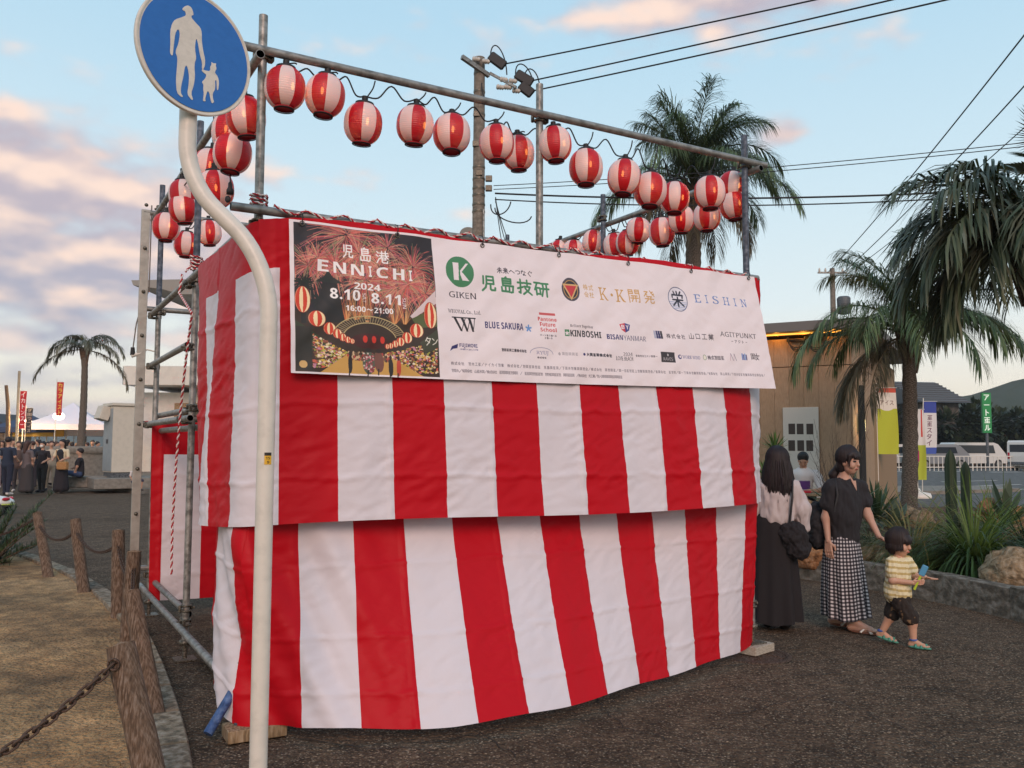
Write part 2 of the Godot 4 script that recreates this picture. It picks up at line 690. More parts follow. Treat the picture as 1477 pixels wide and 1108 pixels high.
func kerb_line() -> PackedVector2Array:     # edge between the dry lawn and the paving, x and z
	return PackedVector2Array([Vector2(-0.62, -1.6), Vector2(-1.2, -3.42), Vector2(-1.53, -4.22), Vector2(-1.91, -5.05), Vector2(-2.46, -6.15), Vector2(-3.15, -7.43), Vector2(-4.01, -8.77), Vector2(-5.27, -10.43), Vector2(-7.54, -12.88), Vector2(-12.0, -17.2), Vector2(-17.0, -21.5)])


func make_ground() -> void:
	var asphalt := mat("asphalt", Color.WHITE, 0.92)
	asphalt.vertex_color_use_as_albedo = true
	asphalt.albedo_texture = speckle("asphalt", rgb(86, 70, 56), [rgb(122, 103, 84), rgb(56, 45, 36), rgb(138, 119, 99), rgb(100, 79, 61), rgb(74, 60, 48), rgb(158, 138, 114)], 46000, 3.0)
	asphalt.uv1_triplanar = true
	asphalt.uv1_world_triplanar = true
	asphalt.uv1_scale = Vector3.ONE * 0.42
	asphalt.normal_enabled = true
	asphalt.normal_texture = noise_tex("grit", 0.09, 3, [], true, 10.0)
	asphalt.normal_scale = 0.6
	asphalt.metallic_specular = 0.3
	var n := FastNoiseLite.new()
	n.seed = 11
	n.frequency = 0.35
	n.fractal_octaves = 4
	var fine := FastNoiseLite.new()
	fine.seed = 5
	fine.frequency = 1.6
	fine.fractal_octaves = 3
	# the yard round the stall, gently uneven, with paler worn and darker oily patches
	var wide := 241
	var deepn := 201
	var p := PackedVector3Array()
	var nn := PackedVector3Array()
	var mb := MB.new()
	for j in deepn:
		for i in wide:
			var x := -18.0 + 36.0 * i / (wide - 1)
			var z := -1.0 - 29.0 * j / (deepn - 1)
			var h := n.get_noise_2d(x, z) * 0.008 + fine.get_noise_2d(x, z) * 0.002
			var gx := (n.get_noise_2d(x + 0.1, z) - n.get_noise_2d(x - 0.1, z)) * 0.04
			var gz := (n.get_noise_2d(x, z + 0.1) - n.get_noise_2d(x, z - 0.1)) * 0.04
			var t := 1.02 + 0.42 * n.get_noise_2d(x * 0.9 + 40, z * 0.9) + 0.22 * fine.get_noise_2d(x, z)
			mb.vert(Vector3(x, h, z), Vector3(-gx, 1, -gz).normalized(), Vector2(x, z), Color(t, t * 0.99, t * 0.97))
	for j in deepn - 1:
		for i in wide - 1:
			var q := j * wide + i
			mb.quad(q, q + 1, q + wide + 1, q + wide)
	setting(mb, "yard", asphalt)
	mb = MB.new()
	mb.flat([Vector3(-1500, -0.03, 60), Vector3(1500, -0.03, 60), Vector3(1500, -0.03, -1800), Vector3(-1500, -0.03, -1800)], Vector3.UP)
	setting(mb, "ground", asphalt)

	# dry lawn beside the kerb: worn sandy soil
	var sand := mat("sandy_soil", Color.WHITE, 0.97)
	sand.vertex_color_use_as_albedo = true
	sand.albedo_texture = speckle("soil", rgb(168, 132, 92), [rgb(194, 158, 114), rgb(140, 107, 71), rgb(172, 132, 88), rgb(118, 90, 60), rgb(202, 168, 124)], 30000, 2.4)
	sand.uv1_triplanar = true
	sand.uv1_world_triplanar = true
	sand.uv1_scale = Vector3.ONE * 0.5
	sand.normal_enabled = true
	sand.normal_texture = noise_tex("grit", 0.09, 3, [], true, 10.0)
	sand.normal_scale = 0.8
	var line := kerb_line()
	mb = MB.new()
	var rows := 130
	var cols := 90
	for j in rows:
		var z := -1.6 - 19.9 * j / (rows - 1)
		var edge := 0.0
		for k in line.size() - 1:
			if z <= line[k].y and z >= line[k + 1].y:
				edge = lerpf(line[k].x, line[k + 1].x, (z - line[k].y) / (line[k + 1].y - line[k].y))
		for i in cols:
			var u := float(i) / (cols - 1)
			var x := edge - 0.06 - 14.0 * u * u
			var h := 0.035 + n.get_noise_2d(x * 2.0, z * 2.0) * 0.02 + fine.get_noise_2d(x, z) * 0.008
			var t := 0.9 + 0.55 * n.get_noise_2d(x * 1.9 + 9, z * 1.9) + 0.4 * fine.get_noise_2d(x * 1.5, z * 1.5)
			var g := clampf(0.5 + n.get_noise_2d(x * 2.2, z * 2.2 + 30) * 0.9, 0.0, 1.0)
			mb.vert(Vector3(x, h, z), Vector3(n.get_noise_2d(x * 5, z * 5) * 0.12, 1, n.get_noise_2d(x * 5 + 50, z * 5) * 0.12).normalized(), Vector2(x, z), Color(t, t * lerpf(0.93, 1.0, g), t * lerpf(0.84, 0.95, g)))
	for j in rows - 1:
		for i in cols - 1:
			var q := j * cols + i
			mb.quad(q, q + 1, q + cols + 1, q + cols)
	setting(mb, "dry_lawn", sand)


# ---------- the scaffold
func clamp_mesh() -> ArrayMesh:
	var mb := MB.new()
	var ring := []
	for k in 13:
		ring.append(Vector3(cos(TAU * k / 12), 0, sin(TAU * k / 12)) * 0.033)
	for y in [-0.018, 0.018]:
		mb.tube(ring.map(func(q): return q + Vector3(0, y, 0)), 0.008, 5, false)
	mb.box(Transform3D(Basis(), Vector3(0.045, 0, 0)), Vector3(0.035, 0.06, 0.045), 0.008)
	mb.tube([Vector3(0.03, 0.0, -0.05), Vector3(0.03, 0, 0.05)], 0.007, 6)
	mb.box(Transform3D(Basis(), Vector3(0.03, 0, 0.045)), Vector3(0.02, 0.02, 0.014), 0.003)
	mb.box(Transform3D(Basis(), Vector3(-0.035, 0, -0.03)), Vector3(0.022, 0.05, 0.02), 0.005)
	return mb.mesh()


func make_scaffold() -> void:
	var t := thing("scaffold_frame", "tall square scaffold of grey steel pipes carrying curtains, banner and lanterns", "scaffold")
	var steel: Material = mats.steel_pipe
	var dark: Material = steel
	var blue: Material = mats.blue_pipe
	var cl := clamp_mesh()
	var r := 0.0243
	var hb := 3.678
	var pipe := func(a: Vector3, b: Vector3, called: String, m: Material):
		var mb := MB.new()
		mb.pipe(a, b, r)
		return put(mb, called, m, t)
	var grip := func(at: Vector3, turn: float):
		put(cl, "clamp", mats.clamp_steel, t, Transform3D(Basis(Vector3.UP, turn), at))
	var plate := MB.new()
	plate.box(Transform3D(Basis(), Vector3(0, 0.006, 0)), Vector3(0.15, 0.012, 0.15), 0.003)
	plate.tube([Vector3(0, 0.01, 0), Vector3(0, 0.16, 0)], 0.017, 10)
	plate.lathe([Vector2(0.017, 0.10), Vector2(0.042, 0.105), Vector2(0.042, 0.135), Vector2(0.017, 0.14)], 12)
	var plate_mesh := plate.mesh()
	var yaw := deg_to_rad(30.08)
	# uprights, each of two lengths: galvanised below and a bluish piece on top
	for a in 3:
		for b in 3:
			if a == 1 and b == 1:
				continue
			var top := 3.898 if not (a == 1 and b == 2) else 3.72
			var s := a * SHADE - (0.02 if a == 1 else 0.0)
			var bb := b * SHADE
			var lift := 0.075 if (a == 2 and b == 0) or (a == 0 and b == 0) else 0.0
			pipe.call(stall(s, bb, 0.10 + lift), stall(s, bb, 2.78), "upright", steel)
			pipe.call(stall(s, bb, 2.782), stall(s, bb, top), "upright", steel if a + b == 0 or (a == 1 and b == 0) else blue)
			put(plate_mesh, "base_plate", mats.clamp_steel if a + b > 0 else blue, t, place(stall(s, bb, lift), yaw))
			grip.call(stall(s, bb, 2.72), yaw + a)
			grip.call(stall(s, bb, hb - 0.01), yaw + 2.0 * b)
			grip.call(stall(s, bb, 0.36), yaw + 1.0)
	var n := -back_dir
	# beams that carry the lanterns
	var off := n * 0.05
	pipe.call(stall(-0.12, 0, hb) + off, stall(3.83, 0, hb) + off, "beam", steel)
	pipe.call(stall(-0.05, -0.16, hb - 0.075), stall(-0.05, 3.84, hb - 0.075), "beam", dark)
	pipe.call(stall(3.708, -0.12, hb - 0.06), stall(3.708, 3.84, hb - 0.06), "beam", steel)
	pipe.call(stall(-0.15, 3.708, hb - 0.04), stall(3.8, 3.708, hb - 0.04), "beam", dark)
	# ledgers
	pipe.call(stall(-0.16, -0.05, 2.785), stall(3.72, -0.05, 2.785), "ledger", dark)
	pipe.call(stall(-0.1, 3.71, 2.75), stall(3.75, 3.71, 2.75), "ledger", dark)
	pipe.call(stall(3.71, 0, 2.72), stall(3.71, 3.75, 2.72), "ledger", dark)
	pipe.call(stall(-0.05, 0.1, 2.70), stall(-0.05, 1.95, 2.70), "ledger", dark)
	for h in [2.70, 2.23]:
		pipe.call(stall(-0.05, 1.78, h), stall(-0.05, 3.66, h), "ledger", steel)
	pipe.call(stall(-0.05, 1.6, 1.70), stall(-0.05, 3.9, 1.70), "ledger", steel)
	pipe.call(stall(0.05, 1.5, 1.78), stall(0.05, 3.85, 1.78), "ledger", dark)
	pipe.call(stall(0.05, 1.6, 1.64), stall(0.05, 3.75, 1.64), "ledger", dark)
	pipe.call(stall(-0.1, 1.83, 1.70), stall(3.75, 1.83, 1.70), "ledger", dark)
	pipe.call(stall(-0.05, 0.12, 0.235), stall(-0.05, 3.9, 0.235), "ledger", steel)
	pipe.call(stall(0.03, 1.9, 0.30), stall(0.03, 3.9, 0.30), "ledger", steel)
	pipe.call(stall(-0.1, 3.66, 0.42), stall(3.75, 3.66, 0.42), "ledger", dark)
	pipe.call(stall(3.69, 0.15, 0.24), stall(3.71, 3.75, 0.24), "ledger", steel)
	pipe.call(stall(0.1, -0.04, 1.24), stall(3.6, -0.04, 1.24), "ledger", dark)
	for q in [[-0.03, 1.83, 2.68], [-0.03, 1.83, 2.22], [-0.03, 3.66, 2.68], [-0.03, 3.66, 2.22], [-0.03, 1.83, 1.69], [-0.03, 3.66, 1.69], [0.0, 1.83, 0.26], [0.0, 1.83, 1.78], [-0.05, 3.8, 1.70]]:
		grip.call(stall(q[0], q[1], q[2]), yaw + q[1])
	# the flat bolted upright beside the rear post
	var mb := MB.new()
	mb.box(Transform3D(Basis(Vector3.UP, yaw), stall(-0.13, 3.70, 1.86)), Vector3(0.075, 3.6, 0.03), 0.004)
	var ch := put(mb, "bolted_strut", rough_mat("pale_steel", rgb(176, 172, 162), 0.07, Vector3.ONE, 0.5, 0.4, 0.2), t)
	for k in 9:
		var bolt := MB.new()
		bolt.lathe([Vector2(0.0, 0.02), Vector2(0.011, 0.018), Vector2(0.013, 0.006), Vector2(0.018, 0.0)], 8, look(stall(-0.13, 3.68, 0.5 + 0.4 * k), n) * Transform3D(Basis(Vector3.RIGHT, PI / 2), Vector3.ZERO))
		put(bolt, "bolt", mats.clamp_steel, ch)
	# blue outrigger that props the front corner
	mb = MB.new()
	mb.tube([stall(0.02, 0.06, 0.34), ground(303, 1062, 0.06)], 0.025, 10)
	var jack := put(mb, "outrigger", rough_mat("worn_blue", rgb(52, 82, 132), 0.35, Vector3.ONE * 2.0, 0.6, 0.1, 0.3), t)
	jack.set_meta("label", "worn blue outrigger tube")
	# the deck of boards inside, seen over the side ledger
	for k in 4:
		mb = MB.new()
		mb.box(Transform3D(Basis(Vector3.UP, yaw), stall(1.0 + 0.01 * k, 1.95 + 0.26 * k, 1.745)), Vector3(1.9, 0.035, 0.25), 0.004)
		put(mb, "board", mats.plank, t)


# ---------- curtains
func spline(pts: Array, steps := 24) -> PackedVector2Array:
	var out := PackedVector2Array()
	for i in pts.size() - 1:
		for k in steps:
			out.append((pts[i] as Vector2).cubic_interpolate(pts[i + 1], pts[maxi(i - 1, 0)], pts[mini(i + 2, pts.size() - 1)], float(k) / steps))
	out.append(pts[-1])
	return out

func measured(pts: Array, anchor: float) -> Dictionary:
	var q := spline(pts)
	var run := PackedFloat32Array([0.0])
	var zero := -1.0
	for i in range(1, q.size()):
		run.append(run[i - 1] + q[i].distance_to(q[i - 1]))
		if zero < 0.0 and q[i].x >= anchor and (q[i].y < 0.1 or q[0].y > 3.0):
			zero = run[i]
	return {"q": q, "run": run, "zero": maxf(zero, 0.0)}

func along(m: Dictionary, a: float) -> Vector2:
	var run: PackedFloat32Array = m.run
	var q: PackedVector2Array = m.q
	var x: float = clampf(a + m.zero, 0.0, run[-1])
	var i := clampi(run.bsearch(x), 1, run.size() - 1)
	return q[i - 1].lerp(q[i], (x - run[i - 1]) / maxf(run[i] - run[i - 1], 1e-6))

func curtain(called: String, label: String, top: Array, low: Array, anchor: float, a0: float, a1: float, strip: float, first_red: bool, h_top: Callable, h_low: Callable, band: float, rows: int, shape: Callable, seed_: int, fold_: Callable) -> void:
	var t := thing(called, label, "curtain")
	var mt := measured(top, anchor)
	var ml := measured(low, anchor)
	var n := FastNoiseLite.new()
	n.seed = seed_
	n.frequency = 1.0
	n.fractal_octaves = 3
	var per := 24
	var k0 := floori(a0 / strip)
	var k1 := ceili(a1 / strip)
	var wide := (k1 - k0) * per + 1
	var p := PackedVector3Array()
	p.resize(wide * (rows + 1))
	for i in wide:
		var a := clampf((k0 + float(i) / per) * strip, a0, a1)
		var qt := along(mt, a if a > 0.0 or a0 >= 0.0 else a * mt.zero / -a0)
		var ql := along(ml, a if a > 0.0 or a0 >= 0.0 else a * ml.zero / -a0)
		var ht: float = h_top.call(a, qt)
		var hl: float = h_low.call(a, ql)
		for j in rows + 1:
			var v := float(j) / rows
			var w: float = shape.call(v, a)
			var q := qt.lerp(ql, w)
			p[j * wide + i] = stall(q.x, q.y, lerpf(ht, hl, v))
	var nn := net_normals(p, wide, rows)
	# soft folds, packing creases and crinkles push the cloth in and out
	for j in rows + 1:
		var v := float(j) / rows
		for i in wide:
			var a := (k0 + float(i) / per) * strip
			var y := p[j * wide + i].y
			var d := n.get_noise_2d(a * 1.5, y * 0.7 + 20.0) * 0.015 * smoothstep(0.0, 0.35, v)
			d += n.get_noise_2d(a * 3.2 + y * 2.4, y * 3.6 - a) * 0.004
			d += absf(n.get_noise_2d(a * 3.0 - y * 6.5 + 60.0, y * 2.2 + a * 1.7)) * -0.012 * (0.35 + absf(n.get_noise_2d(a * 0.9 + 7.0, y * 0.9)) * 1.6)
			for c in [0.30, 0.62, 0.86]:
				var dv := absf(v - c - 0.012 * n.get_noise_2d(a * 4.0, c * 30.0)) * 1.2
				d += 0.012 * maxf(0.0, 1.0 - dv / 0.015) * (0.5 + 0.8 * absf(n.get_noise_2d(a * 1.7, c * 70.0 + 9.0)))
			var fold := fposmod(a + 0.12 + 0.006 * n.get_noise_2d(a, y * 6.0), strip * 2.0)
			d += 0.011 * maxf(0.0, 1.0 - absf(fold - 0.1) / 0.014) * (0.3 + absf(n.get_noise_2d(y * 2.5, floorf(a / strip) * 5.0)) * 1.5)
			d += fold_.call(a, v)
			if v > 0.975:
				d += 0.002
			p[j * wide + i] += nn[j * wide + i] * d
	nn = net_normals(p, wide, rows)
	var cut := int(band * rows)
	if cut > 0:
		var mb := MB.new()
		mb.grid(p, nn, wide, 0, wide - 1, 0, cut)
		put(mb, "top_band", mats.red_cloth, t)
	for k in k1 - k0:
		var red := (posmod(k0 + k, 2) == 0) == first_red
		var mb := MB.new()
		mb.grid(p, nn, wide, k * per, (k + 1) * per, cut, rows)
		put(mb, "red_strip" if red else "white_strip", mats.red_cloth if red else mats.white_cloth, t)

func net_normals(p: PackedVector3Array, wide: int, rows: int) -> PackedVector3Array:
	var nn := PackedVector3Array()
	nn.resize(p.size())
	for j in rows + 1:
		for i in wide:
			var q := j * wide + i
			var dx := p[j * wide + mini(i + 1, wide - 1)] - p[j * wide + maxi(i - 1, 0)]
			var dy := p[mini(j + 1, rows) * wide + i] - p[maxi(j - 1, 0) * wide + i]
			nn[q] = dy.cross(dx).normalized()
	return nn

func make_curtains() -> void:
	var v2 := func(a: Array): return a.map(func(x): return Vector2(x[0], x[1]))
	# upper curtain, over the front and round both corners
	curtain("striped_curtain", "upper red and white striped curtain hung round the stall behind the printed banner",
		v2.call([[-0.08, 1.33], [-0.09, 0.9], [-0.085, 0.4], [-0.075, 0.05], [-0.02, -0.075], [0.16, -0.09], [1.8, -0.10], [3.5, -0.09], [3.68, -0.06], [3.745, 0.1], [3.745, 1.6]]),
		v2.call([[-0.10, 0.86], [-0.15, 0.62], [-0.17, 0.34], [-0.14, 0.05], [-0.03, -0.15], [0.25, -0.23], [1.0, -0.31], [1.8, -0.35], [2.8, -0.36], [3.35, -0.29], [3.60, -0.14], [3.72, 0.12], [3.74, 1.6]]),
		0.09, -1.24, 4.5, 0.31, true,
		func(a, q): return 2.755 + 0.012 * q.x - 0.05 * smoothstep(0.15, -0.3, a) + 0.02 * sin(a * 3.0), func(a, q): return 1.105 - 0.035 * smoothstep(0.2, -0.9, a) + 0.008 * sin(a * 2.3),
		0.17, 120, func(v, a): return pow(v, 0.8), 4, func(a, v): return 0.022 * sin((a * 1.0 + v * 0.35) * 11.0) * exp(-pow((a + 0.75) / 0.5, 2.0)) * smoothstep(0.05, 0.4, v))
	# lower curtain, blown outwards at the hem
	curtain("striped_curtain", "lower red and white striped curtain billowing out above the asphalt",
		v2.call([[-0.09, 0.40], [-0.10, 0.25], [-0.10, 0.05], [-0.04, -0.09], [0.14, -0.10], [1.8, -0.10], [3.5, -0.08], [3.65, -0.04], [3.70, 0.1], [3.70, 1.6]]),
		v2.call([[-0.09, 0.36], [-0.12, 0.24], [-0.11, 0.08], [-0.05, -0.08], [0.15, -0.23], [0.42, -0.43], [0.85, -0.63], [1.2, -0.67], [1.6, -0.64], [2.2, -0.5], [3.1, -0.26], [3.55, -0.08], [3.66, 0.08], [3.72, 0.3], [3.72, 1.5]]),
		0.215, -0.62, 4.1, 0.3015, false,
		func(a, q): return 1.20, func(a, q): return 0.08 + 0.10 * smoothstep(-0.25, -0.55, a) + 0.006 * sin(a * 7.0),
		0.0, 84, func(v, a): return pow(v, 1.15), 9, func(a, v): return (0.034 * sin((a * 1.15 - v * 0.62) * 10.5) + 0.014 * sin((a * 1.6 - v * 0.9) * 19.0)) * exp(-pow((a + 0.05) / 0.42, 2.0)) * smoothstep(0.0, 0.25, v))
	# rear curtain seen through the open side
	curtain("striped_curtain", "red and white curtain across the back of the stall behind the pipes",
		v2.call([[-0.03, 3.62], [0.3, 3.61], [1.2, 3.62], [2.4, 3.61], [3.6, 3.62]]),
		v2.call([[-0.02, 3.54], [0.35, 3.55], [1.2, 3.56], [2.4, 3.55], [3.6, 3.56]]),
		0.07, -0.1, 3.3, 0.34, false,
		func(a, q): return 1.72, func(a, q): return 0.16 - 0.03 * sin(a * 2.0 + 0.5),
		0.19, 70, func(v, a): return pow(v, 1.0), 14, func(a, v): return 0.015 * sin(a * 9.0 + v) * v)


# ---------- lanterns
func make_lanterns() -> void:
	var prof := []
	var rib := 18
	for i in rib * 4 + 1:
		var u := float(i) / (rib * 4)
		var y := lerpf(-0.115, 0.115, u)
		var r := 0.105 * pow(maxf(1.0 - pow(absf(y) / 0.128, 2.4), 0.0), 0.5)
		prof.append(Vector2(r * (1.0 - 0.012 * pow(absf(cos(u * rib * PI)), 3.0)), y))
	var body := MB.new()
	var red := lin(190, 8, 28)
	var white := lin(236, 212, 206)
	for g in 8:
		var at := body.v.size()
		var seg := 5
		for i in prof.size():
			for s in seg + 1:
				var w := TAU * (g + float(s) / seg) / 8.0
				var d := Vector3(cos(w), 0, sin(w))
				var tan2: Vector2 = prof[mini(i + 1, prof.size() - 1)] - prof[maxi(i - 1, 0)]
				body.vert(d * prof[i].x + Vector3(0, prof[i].y, 0), (d * tan2.y - Vector3(0, tan2.x, 0)).normalized(), Vector2(w, i), red if g % 2 == 0 else white)
		for i in prof.size() - 1:
			for s in seg:
				var q := at + i * (seg + 1) + s
				body.quad(q, q + 1, q + seg + 2, q + seg + 1)
	var bm := body.mesh()
	var skin := mat("lantern_skin", Color(1, 1, 1, 0.92), 0.4)
	skin.vertex_color_use_as_albedo = true
	skin.transparency = BaseMaterial3D.TRANSPARENCY_ALPHA
	skin.backlight_enabled = true
	skin.backlight = Color(0.3, 0.22, 0.2)
	var cap := MB.new()
	cap.lathe([Vector2(0.0, 0.131), Vector2(0.03, 0.131), Vector2(0.05, 0.126), Vector2(0.053, 0.118), Vector2(0.053, 0.104), Vector2(0.048, 0.102)], 18)
	cap.tube([Vector3(0, 0.13, 0), Vector3(0, 0.165, 0)], 0.017, 8)
	var cm := cap.mesh()
	var foot := MB.new()
	foot.lathe([Vector2(0.046, -0.098), Vector2(0.052, -0.102), Vector2(0.052, -0.112)], 18)
	foot.lathe([Vector2(0.052, -0.121), Vector2(0.052, -0.128), Vector2(0.044, -0.129)], 18)
	var fm := foot.mesh()
	var rim := MB.new()
	rim.lathe([Vector2(0.0, -0.116), Vector2(0.049, -0.114), Vector2(0.051, -0.121)], 18)
	var rm := rim.mesh()
	var bulb := MB.new()
	bulb.ellipsoid(Transform3D(Basis(), Vector3(0.045, 0.0, 0.035)), Vector3(0.008, 0.024, 0.008), 10, 8)
	var lm := bulb.mesh()
	var glow := mat("warm_bulb", rgb(255, 190, 120), 0.5)
	glow.emission_enabled = true
	glow.emission = rgb(255, 170, 90)
	glow.emission_energy_multiplier = 6.0
	var n := -back_dir
	# pixel of the centre, which beam: front, left side, right side, rear; turn of the stripes
	var spots := [[408, 130, 0, 0.0], [466, 140, 0, 0.0], [521, 180, 0, 0.0], [596, 182, 0, 0.0], [649, 194, 0, 0.0], [714, 207, 0, 0.0], [745, 221, 4, 0.0], [798, 208, 0, 0.0], [843, 241, 0, 0.0], [898, 255, 0, 0.0], [936, 273, 0, 0.0], [971, 284, 4, 0.0], [1022, 276, 0, 0.0],
		[1054, 267, 2, 0.0], [1057, 294, 2, 0.0], [1018, 311, 2, 0.0], [981, 315, 2, 0.0], [953, 333, 2, 0.0], [919, 331, 2, 0.0], [904, 349, 2, 0.0], [886, 354, 2, 0.0], [855, 348, 2, 0.0], [826, 363, 2, 0.0], [806, 362, 2, 0.0],
		[352, 172, 1, 0.0], [331, 194, 1, 0.0], [333, 224, 1, 0.0], [301, 244, 1, 0.0], [309, 276, 1, 0.0], [263, 285, 1, 0.0], [263, 304, 1, 0.0], [238, 331, 1, 0.0], [267, 356, 3, 0.0], [300, 339, 3, 0.0]]
	var words := ["first", "second", "third", "fourth", "fifth", "sixth", "seventh", "eighth", "ninth", "tenth", "eleventh", "twelfth", "thirteenth"]
	var seats := {}
	for b in 4:
		var on := range(spots.size()).filter(func(k): return spots[k][2] == b or (b == 0 and spots[k][2] == 4))
		on.sort_custom(func(p, q): return spots[p][0] < spots[q][0] if b == 0 else spots[p][0] > spots[q][0])
		for i in on.size():
			seats[on[i]] = words[i]
	var names := ["from the sign pole under the front beam", "from the front on the sign pole side beam", "from the front on the palm side beam", "under the rear beam behind the sign pole", "from the sign pole under the front beam"]
	var cords := {0: [], 1: [], 2: [], 3: []}
	rng.seed = 99
	for k in spots.size():
		var s: Array = spots[k]
		var where: Vector3
		if s[2] == 0 or s[2] == 4:
			where = on_plane(s[0], s[1], corner + n * (0.05 if s[2] == 0 else -0.2), n)
		elif s[2] == 1:
			where = on_plane(s[0], s[1], corner - front_dir * 0.05, front_dir)
		elif s[2] == 2:
			where = on_plane(s[0], s[1], corner + front_dir * 3.708, front_dir)
		else:
			where = on_plane(s[0], s[1], corner + back_dir * 3.708, n)
		var t := thing("paper_lantern", seats[k] + " red and white lantern " + names[s[2]], "lantern", where, rng.randf() * TAU, "lanterns strung along the scaffold")
		t.rotation.x = rng.randf_range(-0.10, 0.10)
		t.rotation.z = rng.randf_range(-0.12, 0.12)
		t.scale = Vector3(1.07, 0.97 + rng.randf_range(-0.015, 0.02), 1.07) * rng.randf_range(0.97, 1.03)
		put(bm, "shell", skin, t)
		put(cm, "cap", mats.black_rubber, t)
		put(fm, "bottom_ring", mats.black_rubber, t)
		put(rm, "bottom_rim", mat("red_plastic", rgb(190, 40, 52), 0.4), t)
		var lit := put(lm, "bulb", glow, t)
		lit.rotation.y = -t.rotation.y + rng.randf_range(-1.2, 0.9)
		var lamp := OmniLight3D.new()
		lamp.name = "light"
		lamp.light_energy = 0.012
		lamp.light_color = rgb(255, 170, 90)
		lamp.light_size = 0.02
		lamp.omni_range = 12.0
		lamp.omni_attenuation = 2.0
		lamp.shadow_enabled = true
		lamp.position = Vector3(0.045, 0.0, 0.035)
		lit.add_child(lamp)
		cords[0 if s[2] == 4 else s[2]].append(where + t.basis.y.normalized() * 0.16)
	# black lighting flex, looped over each beam from lantern to lantern
	var cord_names := ["black lighting cable looped along the front beam", "black lighting cable looped along the side beam beside the sign pole", "black lighting cable looped along the side beam near the tall palm", "black lighting cable along the rear beam"]
	for b in 4:
		var pts: Array = cords[b]
		var key: Vector3 = [front_dir, back_dir, back_dir, front_dir][b]
		pts.sort_custom(func(x, y): return x.dot(key) < y.dot(key))
		var mb := MB.new()
		for i in pts.size():
			var top := Vector3(pts[i].x, 3.64, pts[i].z) + key * 0.06
			mb.tube(smooth([pts[i] - Vector3(0, 0.02, 0), pts[i].lerp(top, 0.5) + key * 0.015, top]), 0.0045, 5)
			if i + 1 < pts.size():
				var a: Vector3 = pts[i]
				var c: Vector3 = pts[i + 1]
				var mid := (a + c) / 2.0
				mid.y = maxf(a.y, c.y) + 0.07
				mid.y = minf(mid.y, 3.63)
				mb.tube(smooth([a, a.lerp(mid, 0.5) + Vector3(0, -0.04, 0), mid, mid.lerp(c, 0.5) + Vector3(0, -0.05, 0), c]), 0.005, 5)
		single(mb, "lighting_cable", mats.black_rubber, cord_names[b], "cable")


# ---------- twisted ropes and hanging flex
func twisted(t: Node3D, pts: Array, r: float, pitch: float) -> void:
	var q := []
	for i in pts.size() - 1:
		var m := maxi(2, int((pts[i] as Vector3).distance_to(pts[i + 1]) / 0.012))
		for k in m:
			q.append((pts[i] as Vector3).lerp(pts[i + 1], float(k) / m))
	q.append(pts[-1])
	for s in 2:
		var path := []
		var run := 0.0
		for i in q.size():
			var d: Vector3 = (q[mini(i + 1, q.size() - 1)] - q[maxi(i - 1, 0)]).normalized()
			if i > 0: run += (q[i] as Vector3).distance_to(q[i - 1])
			var x := d.cross(Vector3.RIGHT if absf(d.x) < 0.8 else Vector3.FORWARD).normalized()
			var y := d.cross(x)
			var w := run / pitch * TAU + s * PI
			path.append(q[i] + (x * cos(w) + y * sin(w)) * r * 0.55)
		var mb := MB.new()
		mb.tube(path, r * 0.62, 5)
		put(mb, "red_strand" if s == 0 else "white_strand", mat("red_cord", rgb(176, 30, 42), 0.8) if s == 0 else mat("white_cord", rgb(228, 216, 210), 0.8), t)

